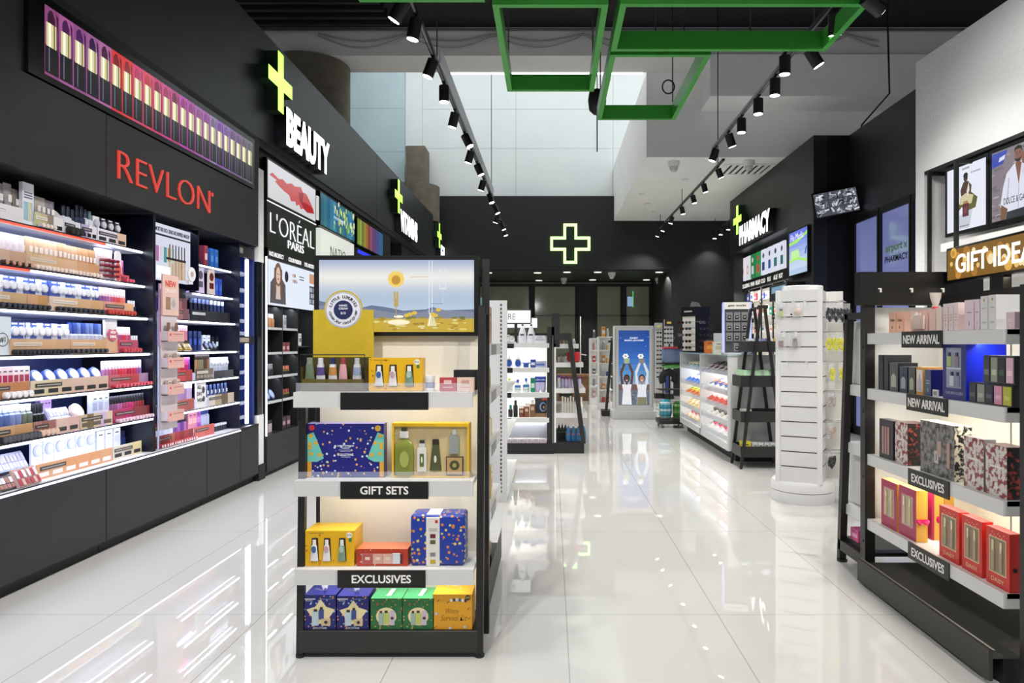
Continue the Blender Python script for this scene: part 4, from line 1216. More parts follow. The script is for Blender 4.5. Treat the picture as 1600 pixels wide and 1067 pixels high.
def art_rainbow(p, a, h):
    cs = ['#86a03c', '#a8b84a', '#6e8a34', '#b0943c', '#b8703a', '#8a4a48', '#9c5a6c', '#7c4a78', '#6a4a88', '#5a5494', '#44609c', '#3a70a0', '#3a6a90']
    for i, c in enumerate(cs):
        x0 = -a + 2 * a * i / len(cs)
        p.rect(x0, x0 + 2 * a / len(cs), 0, h, 0, EM(c, .7))
        p.rect(x0, x0 + .5 * a / len(cs), 0, h, -.001, EM(c, .4))
X0 = -2.77
def sY(px):
    return LY(px, 2.77)
screen('display_screen', 'wall screen showing a red lipstick smear on white', X0, sY(417), sY(493.5), 1.3 + 2.77 * .51, 1.3 + 2.77 * .657, LW, art_smear)
screen('display_screen', 'wall screen of pale flowers on blue, above the white sign', X0, sY(500), sY(554), 1.3 + 2.77 * .51, 1.3 + 2.77 * .662, LW, art_plants)
screen('display_screen', 'wall screen of rainbow coloured vertical streaks', X0, sY(557.5), sY(598.5), 1.3 + 2.77 * .508, 1.3 + 2.77 * .655, LW, art_rainbow)
# lettered sign boxes
y0, y1 = sY(417), sY(493.5)
t = empty('sign_board', 'black sign board with thin white capitals and smaller letters beneath', 'sign', (X0, (y0 + y1) / 2, 2.24), LW)
a = (y1 - y0) / 2
part('board', MB().box(-a, a, 0, .06, 0, .468, M('#121316', .35)), t)
part('light_line', MB().box(-a, a, -.004, 0, .452, .462, EM('#ffffff', 1.2)), t)
text("L'ORÉAL", .25, EM('#f4f6f8', 1.0), t, (0, -.006, .285), w=2 * a * .9, ext=.005, bold=-.02)
text('PARIS', .085, EM('#f4f6f8', 1.0), t, (.06, -.006, .105), w=.46, ext=.005, bold=.005)
y2, y3 = sY(500.5), sY(553)
t = empty('sign_board', 'white sign board with thin dark capitals under the flower screen', 'sign', (X0, (y2 + y3) / 2, 2.05), LW)
a2 = (y3 - y2) / 2
part('board', MB().box(-a2, a2, 0, .06, 0, .64, EM('#e8ebe4', .8)), t)
text('NATIO', .15, M('#4a5a3a', .4), t, (-.02, -.006, .40), w=.62, ext=.004, bold=-.022)
part('small_lettering', MB().box(-.55, .5, -.002, 0, .25, .258, P('#a8b0a0')).box(-.2, .3, -.002, 0, .2, .206, P('#a8b0a0')), t)
y4, y5 = sY(557.5), sY(598.5)
t = empty('sign_board', 'black sign board with a blue light bar under the rainbow screen', 'sign', (X0, (y4 + y5) / 2, 2.05), LW)
a3 = (y5 - y4) / 2
part('board', MB().box(-a3, a3, 0, .06, 0, .62, M('#0e0f12', .3)), t)
part('light_bar', MB().box(-a3 + .05, a3 - .1, -.006, 0, .55, .6, EM('#2a34ff', 1.2)), t)
# wall filler round the fixtures (dark) and the end of the run
struct('trim_2', MB().box(-3.4, X0 - .065, 6.62, 12.0, 2.03, 3.19, BLACK).box(-3.4, X0 - .065, 12.9, 17.0, 2.6, 3.19, BLACK)
       .box(-3.4, -3.38, 12.0, 17.0, 0, 2.6, M('#1a1c1c', .5)))
def white_bar(px):
    y = sY(px)
    t = solid('light_strip_panel', MB().box(-.03, .03, -.002, .02, 0, .28, EM('#e8ece4', .7)), 'short white upright strip between the smear screen and the flower screen', 'panel', (X0, y, 2.77), LW)
white_bar(496.8)
# --- shelving under the black lettered sign
t = empty('cosmetics_fixture', 'black cosmetics fixture with lit portrait header under the white lettered black sign', 'shelving', (X0, (y0 + y1) / 2, 0), LW)
part('base_cabinet', MB().rbox(-a, a, .0, .45, .05, .40, CAB, .003, 1).box(-a + .02, a - .02, .04, .45, 0, .05, BLACK), t)
part('side_panel', MB().box(-a, -a + .02, .0, .45, .40, 2.238, BLACK), t)
part('side_panel', MB().box(a - .02, a, .0, .45, .40, 2.238, BLACK), t)
part('side_panel', MB().box(-.24, -.22, .03, .45, .40, 1.68, BLACK).box(.19, .21, .03, .45, .40, 1.68, BLACK), t)
part('back_panel', MB().box(-a + .02, a - .02, .45, .47, .40, 2.12, M('#15161a', .4)), t)
part('light_edge', MB().box(-a - .012, -a - .001, -.004, .01, .40, 2.15, EM('#f0f4ff', 2.0)), t)
hd = part('header', MB().box(-a, a, .0, .05, 2.14, 2.238, BLACK), t)
for k, (s_, x) in enumerate((('FACE ARCHITECT', -.46), ('COLOR PASSION', .03), ('EYE ARTISTRY', .5))):
    text(s_, .045, EM('#ffffff', .9), hd, (x, -.003, 2.19), w=.36, ext=.002, bold=.02)
ps = part('lit_poster', MB().box(-a + .02, a - .02, .0, .05, 1.69, 2.13, EM('#dfe6f4', .95)), t)
g = MB()
def fig(pts, y, c, s=.8, ox=0, oz=0):
    g.poly([(ox + x, oz + z) for x, z in pts], y, EM(c, s))
fig([(-.2, 0), (.2, 0), (.19, .2), (.1, .26), (-.1, .26), (-.19, .2)], -.001, '#6a6468', .6, -.42, 1.575)
fig([(-.06, 0), (.06, 0), (.04, .24), (-.04, .24)], -.0015, '#dcc8be', .8, -.42, 1.62)
g.disc(-.42, 1.87, .095, .12, -.0018, EM('#8c6a58', .7), 18)
g.disc(-.42, 1.86, .055, .085, -.0022, EM('#e2c2b2', .85), 18)
fig([(-.11, .0), (-.05, .05), (-.055, .3), (-.1, .3)], -.002, '#7d5c4c', .7, -.42, 1.63)
fig([(.11, .0), (.05, .05), (.055, .3), (.1, .3)], -.002, '#7d5c4c', .7, -.42, 1.63)
g.disc(-.445, 1.875, .012, .006, -.0025, EM('#30241f', .6), 8)
g.disc(-.398, 1.875, .012, .006, -.0025, EM('#30241f', .6), 8)
g.disc(-.42, 1.825, .02, .009, -.0025, EM('#b04a4c', .8), 10)
g.disc(-.2, 1.87, .05, .06, -.001, EM('#2a2c3a', .6), 12)
for i in range(5):
    g.disc(-.02 + .05 * (i % 3), 1.84 + .06 * (i // 3), .02, .022, -.001, EM(['#d8b0a0', '#8a6a60', '#c8a8b0'][i % 3], .7), 9)
for i in range(2):
    g.rect(.16, .3, 1.9 - i * .03, 1.91 - i * .03, -.001, EM('#3a3a44', .7))
g.rect(.47, a - .04, 1.86, 1.97, -.001, EM('#d8a080', .8))
g.rect(.47, a - .04, 1.62, 1.83, -.001, EM('#50525c', .5))
for i in range(4):
    for j in range(3):
        g.rect(.48 + i * .05, .515 + i * .05, 1.63 + j * .066, 1.68 + j * .066, -.002, EM(['#c8ccd8', '#9098b0', '#e0e0e8'][(i + j) % 3], .7))
part('picture', g, ps, (0, 0, .13))
SZ = (1.275, .99, .715)
Q = [(-a + .02, -.242), (-.218, .188)]
for z in (1.453, 1.204, .964, .714):
    for q in range(2):
        s_ = part('shelf', MB().box(Q[q][0], Q[q][1], .06, .45, z - .015, z, M('#3a3b40', .25)).box(Q[q][0], Q[q][1], .03, .06, z - .012, z + .012, M('#c9ccd2', .25)), t)
area_light('shelf_light', (-.1, .1, 1.68), (.35, 0, 0), 1.1, .04, 2.5, (.9, .95, 1), t)
area_light('shelf_light', (-.1, .08, 1.18), (.35, 0, 0), 1.1, .04, 1.2, (.9, .95, 1), t)
area_light('shelf_light', (-.1, .08, .94), (.35, 0, 0), 1.1, .04, 1.0, (.9, .95, 1), t)
yc_ = (y0 + y1) / 2
def fx(name, me, n, x0, x1, z, label, cat, d=.1):
    for i in range(n):
        solid(name, me[i % len(me)], label, cat, (X0 - d, yc_ + x0 + (x1 - x0) * (i + .5) / n, z + .0015), LW, label)
fx('foundation_bottle', [K_bottle(.02, .15, '#b8875e', '#e8e4e0', .3), K_bottle(.02, .15, '#a87650', '#e8e4e0', .3)], 5, -.52, -.3, 1.453, 'tan foundation bottle on the top shelf under the portrait', 'bottle')
fx('carton', [K_box(.06, .05, .15, '#c8ccd6', '#8a90a0')], 2, -.17, .0, 1.453, 'silver carton on the top shelf under the portrait', 'carton')
fx('carton', [K_box(.09, .06, .11, '#8a4a54', '#d8b0b4')], 2, -.15, .08, 1.204, 'dark rose carton on the second shelf under the portrait', 'carton')
fx('bottle', [K_bottle(.016, .13, '#2a2c34', '#8a8c96', .4)], 5, -.52, -.32, .964, 'dark slim bottle on the third shelf under the portrait', 'bottle')
fx('lipstick', [K_lipstick(.014, .1, '#2a2422', '#b8584c'), K_lipstick(.014, .1, '#2a2422', '#c88a6c')], 7, -.17, .12, .964, 'lipstick in a dark case on the third shelf under the portrait', 'lipstick')
fx('compact', [K_compact(.06, '#3a4a7c', '#aab8dc')], 2, -.53, -.29, .714, 'round blue compact on the fourth shelf under the portrait', 'compact')
fx('lipstick', [K_lipstick(.014, .1, '#1e1c1e', '#8c3a3a'), K_lipstick(.014, .1, '#1e1c1e', '#a85a4c')], 7, -.17, .12, .714, 'lipstick in a black case on the fourth shelf under the portrait', 'lipstick')
fx('mascara', [K_pencil(.013, .12, '#c8bcc0', '#3a3638')], 4, -.52, -.34, .401, 'pale mascara tube on the bottom deck under the portrait', 'mascara')
fx('carton', [K_box(.1, .06, .12, '#4a3a44', '#c89aa8')], 2, -.15, .1, .401, 'plum carton on the bottom deck under the portrait', 'carton')
fx('carton', [K_box(.08, .06, .14, '#dfe2e6', '#5a5c66')], 2, .24, .42, 1.275, 'white carton on the far narrow column of the black fixture', 'carton')
part('shelf', MB().box(.212, a - .02, .06, .45, 1.26, 1.274, M('#3a3b40', .25)), t)
# pale glass bottles shown at the pilaster's edge
# ------------------------------------------------------------------ gift gondola in the foreground
CREAM = M('#f1ecdc', 0.6)
LIP = M('#d9d9d8', 0.35)
LABEL = M('#141414', 0.4)
WTXT = M('#f6f4ee', 0.5)
GX, GY = -.675, 2.825
t = empty('gift_gondola', 'black framed gondola with a lit picture header and gift boxes, nearest in the aisle', 'display gondola', (GX, GY, 0))
G0 = t
part('base', MB().rbox(-.375, .37, 0, .24, .02, .111, M('#2b2a28', .5), .003, 1).box(-.37, .365, .01, .24, .0, .02, BLACK), t)
part('back_panel', MB().box(-.36, .345, .225, .245, .111, 1.335, CREAM), t)
def zpost(name, x, y0, y1, ytop, zt, wx=.028, wy=.03):
    part(name, MB().bar((x, y0, 0), (x, ytop, zt), wx, wy, FRAME), t)
for s_ in (-1, 1):
    x = .372 * s_ + .003
    if s_ < 0:
        part('post', MB().bar((x, .014, .008), (x, .05, 1.10), .028, .028, FRAME), t)
    else:
        part('post', MB().bar((x, .014, .008), (x, .12, 1.455), .03, .03, FRAME), t)
        part('top_rail', MB().box(x - .015, x + .015, .105, .30, 1.43, 1.465, FRAME), t)
    part('rear_post', MB().box(x - .012, x + .018, .235, .275, 0, 1.68, FRAME), t)
    part('foot', MB().lathe([(.02, 0), (.02, .012)], BLACK, 10, x, .014), t)
lb = part('light_box', MB().box(-.375, .352, .19, .265, 1.335, 1.69, M('#101010', .3)), t)
pc = MB()
x0, x1, z0, z1 = -.352, .332, 1.352, 1.67
SKY = ['#9fb0cc', '#b4bfd2', '#cfd4dc', '#e3e3e1', '#eceae4', '#dfe1e2', '#cdd4dd', '#bcc8d8', '#b2c2d6', '#adc0d6', '#b0c4da', '#b7c9dc', '#bfcfdf']
zc = z1
def hexmix(a, b, f):
    A, B = [int(a[i:i + 2], 16) for i in (1, 3, 5)], [int(b[i:i + 2], 16) for i in (1, 3, 5)]
    return '#%02x%02x%02x' % tuple(round(p + (q - p) * f) for p, q in zip(A, B))
NS = 60
for i in range(NS):
    u = (i + .5) / NS * (len(SKY) - 1)
    zz = z1 - (z1 - 1.435) * (i + 1) / NS
    pc.rect(x0, x1, zz, zc, -.0006, EM(hexmix(SKY[int(u)], SKY[min(int(u) + 1, len(SKY) - 1)], u % 1), .9))
    zc = zz
pc.poly([(x0, 1.405), (x1, 1.405), (x1, 1.452), (.2, 1.448), (.15, 1.462), (.12, 1.452), (.02, 1.446), (-.06, 1.462), (-.12, 1.47), (-.16, 1.46), (-.3, 1.478), (x0, 1.49)], -.0009, EM('#6f7f9e', .75))
pc.poly([(x0, 1.405), (x1, 1.405), (x1, 1.44), (.16, 1.452), (.1, 1.44), (-.02, 1.436), (-.14, 1.456), (x0, 1.47)], -.0011, EM('#8a93a8', .75))
pc.rect(x0, x1, z0, 1.412, -.0013, EM('#d2b23c', .8))
rn = random.Random(4)
for i in range(70):
    x = rn.uniform(x0 + .02, x1 - .02)
    z = rn.uniform(z0 + .008, 1.408)
    pc.disc(x, z, rn.uniform(.006, .02), rn.uniform(.002, .006), -.0015 - .00001 * i, EM(['#ead26a', '#b8902c', '#e8dc9c', '#a8842c', '#c8a83c'][i % 5], .85), 7)
for i in range(16):
    x = rn.uniform(x0 + .02, x1 - .02)
    pc.disc(x, 1.412 + rn.uniform(-.003, .006), .014, .005, -.0024, EM(['#6f7a44', '#a89a4a', '#8c8440'][i % 3], .7), 7)
for i in range(22):        # pale bloom of light on the field
    pass
pc.disc(.0, 1.395, .05, .012, -.0026, EM('#f4ecc8', .95), 16)
pc.disc(.0, 1.42, .022, .006, -.0027, EM('#f6f0dc', .95), 12)
pc.disc(-.012, 1.585, .034, .034, -.0028, EM('#e2b43c', .9), 20)        # round yellow bloom
for i in range(10):
    a = i * 2 * PI / 10
    pc.disc(-.012 + .028 * math.cos(a), 1.585 + .028 * math.sin(a), .010, .010, -.003 - .00002 * i, EM('#eccb62', .95), 8)
pc.disc(-.012, 1.58, .02, .02, -.0034, EM('#c8942c', .85), 12)
pc.rect(-.0135, -.0095, 1.42, 1.5, -.003, EM('#b8a060', .8))
for i in range(7):
    for s_ in (-1, 1):
        pc.disc(-.0115 + .006 * s_, 1.47 + i * .009, .005, .007, -.0031, EM('#c4a85c', .85), 6)
pc.rect(.047, .135, 1.594, 1.596, -.003, EM('#d8b88c', .8))
for x in (.133, .146):     # tall glass apparatus
    pc.rect(x, x + .003, 1.43, z1 - .004, -.003, EM('#e8eef6', .9))
pc.poly([(.126, 1.378), (.168, 1.378), (.15, 1.435), (.138, 1.435)], -.003, EM('#e4dca8', .9))
pc.poly([(.13, 1.38), (.134, 1.38), (.142, 1.435), (.139, 1.435)], -.0035, EM('#fdfbf2', .95))
pc.rect(.142, .195, 1.476, 1.479, -.003, EM('#8c98b0', .8))
for x in (.18, .205):
    pc.rect(x, x + .004, 1.545, 1.63, -.003, EM('#dfe6f0', .9))
pc.rect(.18, .209, 1.54, 1.546, -.003, EM('#dfe6f0', .9))
pc.rect(.193, .197, 1.48, 1.54, -.003, EM('#c8d2e0', .85))
for i, (x, z) in enumerate(((.05, 1.43), (.07, 1.436), (.035, 1.425), (.15, 1.43), (.162, 1.425), (.175, 1.45))):
    pc.disc(x, z, .012, .008, -.0032 - .00003 * i, EM('#e0bc3c', .9), 8)
    pc.rect(x - .001, x + .001, 1.4, z, -.0031, EM('#a8984c', .8))
part('picture', pc, lb, (0, .19, 0))
def lip_shelf(t, x0, x1, z, lab=None, lx=None, guard=True, y0=-.025, back=.225, lamp=True, blank=False):
    s = part('shelf', MB().box(x0, x1, y0, y0 + .015, z - .063, z, LIP).box(x0, x1, y0 + .015, back, z - .02, z, WHITE), t)
    if lx:
        p = part('label_plate', MB().box(lx[0], lx[1], y0 - .006, y0 - .0005, z - .072, z - .001, LABEL), s)
        if lab:
            text(lab, .034, WTXT, p, ((lx[0] + lx[1]) / 2, y0 - .0075, z - .036), ext=.001, bold=.022)
    if guard:
        part('clear_guard', MB().box(x0 + .01, x1 - .01, y0 + .002, y0 + .005, z, z + .038, ACRYL), s)
    if lamp:
        area_light('shelf_light', ((x0 + x1) / 2, .03, z - .03), (.45, 0, 0), (x1 - x0) * .9, .02, .8, (1, .96, .88), s)
    return s
lip_shelf(t, -.385, .35, 1.101, None, (-.19, .17))
lip_shelf(t, -.382, .352, .736, 'GIFT SETS', (-.19, .17))
lip_shelf(t, -.38, .354, .373, 'EXCLUSIVES', (-.202, .158), guard=False)
def at(px, Y, z):
    return (XW(px, Y), Y, z + .0012)

# --- printed gift boxes
def wrap(w, d, h, front, side=None, top=None):
    m = MB()
    m.box(-w / 2, w / 2, 0, d, 0, h, side or front, front)
    if top:
        m.rect(0, 0, 0, 0, 0, top) if False else m.add([(-w / 2, 0, h + .0004), (w / 2, 0, h + .0004), (w / 2, d, h + .0004), (-w / 2, d, h + .0004)], [(0, 1, 2, 3)], top)
    return m
def squeeze_tube(w, h, c, cap, band=None):
    """hand cream tube, crimped end down, cap up; returns body, cap meshes"""
    m = MB().loft([(0, .5 * w, .012 * w * 3), (.06 * h, .5 * w, .08 * w), (.5 * h, .43 * w, .26 * w), (.8 * h, .33 * w, .3 * w)], P(c), 14)
    if band:
        m.loft([(.45 * h, .445 * w, .275 * w), (.7 * h, .375 * w, .3 * w)], P(band), 14)
    k = MB().lathe([(.27 * w, .80 * h), (.25 * w, h)], P(cap), 14)
    return m, k
def tube_thing(label, px, Y, z, w, h, c, cap, band=None, lean=0, group=None):
    b, k = squeeze_tube(w, h, c, cap, band)
    t = empty('hand_cream', label, 'tube', at(px, Y, z), 0, group)
    part('tube', b, t)
    part('cap', k, t)
    t.rotation_euler = (0, lean, 0)
    return t
def window_tubes(t, w, h, specs, z=.14, zt=.8):
    """cut-out windows with little tubes in the front of a carton"""
    for i, (xc, c, b) in enumerate(specs):
        ww_ = w * .085
        part('window', MB().extr([(xc - ww_, h * z), (xc + ww_, h * z), (xc + ww_ * .75, h * zt), (xc - ww_ * .75, h * zt)], -.0012, -.0004, M('#3a2a12', .4)), t)
        m = MB()
        m.loft([(h * (z + .02), ww_ * .95, .001), (h * (z + .1), ww_ * .9, .004), (h * (zt - .2), ww_ * .6, .006)], P(c), 10)
        m.lathe([(ww_ * .45, h * (zt - .2)), (ww_ * .42, h * (zt - .04))], P('#e8e6e2'), 10, sy=.3)
        m.disc(0, h * .5, ww_ * .55, h * .1, -.0075, P(b), 12)
        part('tube', m, t, (xc, -.0085, 0))
YEL = '#e8b416'
def trio_carton(label, px, Y, z, w, d, h):
    t = empty('gift_carton', label, 'gift box', at(px, Y, z), 0)
    f = dots('#e8b416', '#c8642a', '#b8a020', 40, .18)
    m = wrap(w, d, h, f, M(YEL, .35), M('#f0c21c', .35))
    m.rect(-w * .42, -w * .12, h * .93, h * .945, -.0006, P('#6a5010'))
    part('box', m, t)
    window_tubes(t, w, h, ((-w * .3, '#e4e6ea', '#3a66a0'), (-.01, '#ece6ea', '#c8a0a8'), (w * .26, '#7f9a84', '#b0c4b4')))
    part('price_sticker', MB().disc(w * .4, h * .88, h * .085, h * .085, -.0012, P('#f2f0e6'), 18).disc(w * .42, h * .74, h * .05, h * .06, -.0011, P('#4a7a3c'), 10), t)
    text('$36', h * .07, P('#2a3a6a'), t, (w * .4, -.0016, h * .88), ext=.0006, name='price')
    return t
# top shelf
z = 1.101
t = empty('counter_display', 'tall yellow card display with a round navy hand cream badge on the top gift shelf', 'display stand', at(533, 2.905, z))
part('header_card', MB().extr([(-.13, .08), (.13, .08), (.13, .343)] + [(.083 * math.cos(a * PI / 12), .345 + .083 * math.sin(a * PI / 12)) for a in range(0, 13)] + [(-.13, .343)], .03, .036, noisy('#cbb02a', '#c2a622', 14, .4)), t)
badge = part('badge', MB().disc(0, .343, .078, .078, .0292, P('#c6c9d6'), 36).disc(0, .343, .0745, .0745, .0288, P('#8b8fa6'), 36).disc(0, .343, .0725, .0725, .0286, P('#dfe0ea'), 36).disc(0, .343, .041, .041, .028, P('#232b58'), 32), t)
for s_, zz, h_ in (('HAND', .362, .009), ('CREAM', .349, .009), ('$15', .329, .012)):
    text(s_, h_, P('#eceef6'), badge, (0, .0272, zz), ext=.0005, bold=.02)
word = 'LITTLE LUXURIES'
for i, ch in enumerate(word):
    if ch != ' ':
        a = PI * (0.90 - .80 * i / (len(word) - 1))
        o = text(ch, .0125, P('#20222c'), badge, (.057 * math.cos(a), .0275, .343 + .057 * math.sin(a)), ext=.0005, bold=.03)
        o.rotation_euler = (0, PI / 2 - a, 0)
word = 'choose your favourite now'
for i, ch in enumerate(word):
    if ch != ' ':
        a = PI * (1.06 + .90 * i / (len(word) - 1))
        o = text(ch, .013 if ch in 'yfht' else .0095, P('#22242c'), badge, (.057 * math.cos(a), .0275, .343 + .057 * math.sin(a)), ext=.0005, shear=.3)
        o.rotation_euler = (0, 1.5 * PI - a, 0)
part('tray', MB().box(-.152, .12, -.06, -.054, 0, .05, CLEAR('6a5c22', .75)).box(-.152, .12, -.054, .03, 0, .006, M('#5c5220')).box(-.152, -.146, -.054, .03, .006, .1, CLEAR('6a5c22', .6)).box(.114, .12, -.054, .03, .006, .1, CLEAR('6a5c22', .6)).box(-.152, .12, .024, .03, .006, .14, M('#4a431c')), t)
part('wire_rail', MB().tube([(-.15, -.066, .02), (-.15, -.066, .152), (.118, -.066, .152), (.118, -.066, .02)], .0028, BLACK), t)
for lab, px, c, cap, b, w in (('sage green hand cream tube at the left of the yellow card display', 484, '#6f8268', '#8f9a84', None, .045), ('white hand cream tube with a purple band in the yellow card display', 501, '#dcdce2', '#e8e8ec', '#5a4a86', .042),
                           ('white hand cream tube with an orange and blue crest in the yellow card display', 520, '#e2e0e2', '#2a3a6a', '#c08a4a', .04), ('pink hand cream tube in the yellow card display', 536, '#dfa8b0', '#b0484e', None, .04),
                           ('silver white hand cream tube at the right of the yellow card display', 558, '#dcdde0', '#c8cad0', '#9aa6c8', .042)):
    o = tube_thing(lab, px, 2.873, z + .0065, w, .132, c, cap, b, 0)
trio_carton('yellow carton with three tube windows beside the tall yellow card display', 618, 2.86, z, .225, .07, .138)
t = empty('cream_tin', 'small white tin with a blue label on the top gift shelf', 'tin', at(672, 2.88, z))
part('tin', MB().lathe([(.019, 0), (.019, .05)], P('#e4e4e8'), 20).lathe([(.0193, .012), (.0193, .036)], P('#8a94b4'), 20, caps=False), t)
part('lid', MB().lathe([(.0205, .05), (.0205, .064)], P('#eef0f2'), 20), t)
for px, c, s2, lab in ((699.5, '#b8444c', '#e8c4c4', 'small red soap carton on the top gift shelf'), (727, '#e3c6b4', '#c89a88', 'small beige soap carton at the right end of the top gift shelf')):
    t = empty('soap_carton', lab, 'carton', at(px, 2.85, z))
    part('box', wrap(.068 if px < 710 else .07, .045, .056, P(c)).rect(-.016, .016, .03, .046, -.0006, P(s2)).rect(-.02, .02, .014, .018, -.0006, P(s2)), t)
solid('price_wedge', MB().slab([(-.05, 0), (.05, 0), (.05, .05), (-.05, .05)], 0, .085, BLACK), 'black block behind the small soap cartons', 'block', at(727, 2.93, z))
# middle shelf
z = .736
t = empty('gift_box', 'large navy gift box with pale green tree prints on the GIFT SETS shelf', 'gift box', at(540, 2.875, z))
NB = dots('#1d1f78', '#d8a860', '#c8d8e0', 52, .25)
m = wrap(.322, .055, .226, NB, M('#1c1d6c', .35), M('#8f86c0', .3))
part('box', m, t)
for s_ in (-1, 1):
    pts = [(.161, .22 * .82), (.135, .19), (.118, .15), (.1, .105), (.092, .08), (.12, .066), (.161, .066)]
    tr = MB().poly([(s_ * x, z_) for x, z_ in (pts if s_ > 0 else pts[::-1])][::1], -.0008, P('#6fc4b4'))
    for i, (x, z_) in enumerate(((.146, .175), (.15, .14), (.125, .145), (.11, .095), (.145, .1), (.15, .125))):
        tr.disc(s_ * x, z_, .0085, .0085, -.0012, P('#d8a83a'), 10)
    tr.rect(min(s_ * .143, s_ * .161), max(s_ * .143, s_ * .161), .002, .066, -.0009, P('#d8a03a'))
    part('tree_print', tr, t)
for s_, zz, h_, w_ in (('COFFRET GOURMAND', .133, .006, .07), ('KARITÉ', .124, .006, .03), ("L'OCCITANE", .096, .010, .066)):
    text(s_, h_, P('#eceef6'), t, (0, -.0012, zz), w=w_, ext=.0006, bold=.02)
part('print_lines', MB().rect(-.03, .03, .1145, .116, -.0006, P('#c8cce4')).rect(-.022, .022, .109, .1105, -.0006, P('#c8cce4')).rect(-.02, .02, .085, .087, -.0006, P('#c8cce4')), t)
part('sticker', MB().disc(-.142, .209, .012, .012, -.0014, P('#c8303a'), 16).disc(.136, .207, .013, .013, -.0014, P('#c8a030'), 16), t)
t = empty('gift_box', 'large yellow edged gift box with a window showing green bottles and soap', 'gift box', at(673, 2.88, z), -.03)
w, h, d = .326, .228, .06
fr = MB().box(-w / 2, w / 2, .004, d, 0, h, M('#e6b91c', .35))
for a in ((-w / 2, -w / 2 + .008, 0, h), (w / 2 - .008, w / 2, 0, h), (-w / 2 + .008, w / 2 - .008, 0, .006), (-w / 2 + .008, w / 2 - .008, h - .014, h)):
    fr.box(a[0], a[1], -.008, .004, a[2], a[3], M('#e6b91c', .35))
part('box', fr, t)
part('liner', MB().rect(-w / 2 + .008, w / 2 - .008, .006, h - .014, .0035, dots('#cdb888', '#d8b048', '#7fb0a0', 42, .14)), t)
GL = M('#7c8438', .12)
b = MB().lathe([(.036, 0), (.041, .006), (.041, .12), (.036, .138), (.017, .15), (.016, .158)], GL, 20, sy=.35)
bt = part('bottle', b, t, (-.112, -.004, .008))
part('cap', MB().lathe([(.019, .158), (.019, .186)], P('#d8d8d4'), 16, sy=.5).lathe([(.012, .186), (.012, .2)], P('#3a3626'), 12, sy=.5), bt)
part('label', MB().disc(.004, .07, .02, .034, -.0155, M('#a4aa58', .3), 18), bt)
b = MB().box(-.019, .019, -.006, .003, 0, .1, P('#d9d6d0')).rect(-.009, .009, .02, .075, -.0066, P('#5c6a34')).disc(0, .05, .0035, .014, -.007, P('#e8e6da'), 10)
bt = part('bottle', b, t, (-.036, -.003, .025))
part('cap', MB().box(-.012, .012, -.005, .003, .1, .118, P('#c8c8c8')).box(-.01, .01, -.004, .003, .118, .132, P('#3a3630')), bt)
b = MB().loft([(0, .026, .002), (.012, .024, .005), (.11, .014, .008)], M('#4f5434', .35), 12).disc(0, .05, .006, .016, -.0085, P('#d8d8c8'), 10)
bt = part('tube', b, t, (.021, -.002, .028))
part('cap', MB().lathe([(.015, .11), (.013, .133)], P('#2e2a20'), 12, sy=.5), bt)
b = MB().box(-.02, .02, -.005, .003, 0, .075, M('#8f9690', .1)).box(-.012, .012, -.005, .003, .075, .082, M('#8f9690', .1))
bt = part('bottle', b, t, (.1, -.002, .1))
part('cap', MB().lathe([(.009, .082), (.009, .102)], P('#c4c4c0'), 12, sy=.4), bt)
b = MB().box(-.036, .036, -.003, .003, 0, .078, M('#4c4236', .4)).box(-.032, .032, -.006, -.003, .004, .074, P('#b89a68')).disc(0, .042, .021, .021, -.0066, P('#4c4a30'), 20).disc(0, .042, .009, .009, -.0072, P('#a4985c'), 12)
part('soap', b, t, (.102, -.002, .01))
# lower shelf
z = .373
trio_carton('deep yellow carton with three tube windows on the left of the EXCLUSIVES shelf', 515, 2.845, z, .204, .13, .146)
t = empty('gift_box', 'low red printed carton with a window of pink soaps left of the blue tin', 'gift box', at(597, 2.845, z))
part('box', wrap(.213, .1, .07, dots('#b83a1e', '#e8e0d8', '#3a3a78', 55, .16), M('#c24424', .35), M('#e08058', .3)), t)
part('window', MB().rect(-.085, .08, .008, .052, -.0006, P('#c88a80')), t)
for i, c in enumerate(('#b85a5c', '#d8a898', '#dcb0a4', '#5c2c34')):
    part('soap', MB().box(-.02, .02, -.003, -.0008, .01, .05, P(c)).rect(-.01, .01, .026, .038, -.0034, P('#e8d0c4')), t, (-.06 + .042 * i, 0, 0))
part('lining', MB().box(.045, .075, -.004, -.001, .01, .054, P('#d8dce4')), t)
t = empty('gift_tin', 'blue printed gift tin with rounded corners and a white paper sleeve on the EXCLUSIVES shelf', 'gift box', at(683.5, 2.845, z))
bm = MB().rbox(-.114, .114, 0, .12, 0, .212, dots('#1c3a9c', '#d8803a', '#d8cc70', 50, .3), .014, 4)
part('tin', bm, t)
part('sleeve', MB().box(-.047, .009, -.0012, -.0004, .0, .2, P('#e6e2da')).add([(-.047, .012, .2126), (.009, .012, .2126), (.009, .11, .2126), (-.047, .11, .2126)], [(0, 1, 2, 3)], P('#f0eee8')).add([(-.047, -.0012, .2), (.009, -.0012, .2), (.009, .012, .2126), (-.047, .012, .2126)], [(0, 1, 2, 3)], P('#f0eee8')), t)
sp = MB().disc(-.004, .185, .007, .007, -.002, P('#c8343a'), 14)
for zz, c in ((.125, '#6a2430'), (.1, '#5a6038'), (.048, '#8a8c98'), (.018, '#c8a83a')):
    sp.box(-.03, -.008, -.003, -.0012, zz - .008, zz + .008, P(c))
for zz in (.155, .15, .145):
    sp.rect(-.036, 0, zz, zz + .0015, -.0016, P('#6a6a70'))
part('print', sp, t)
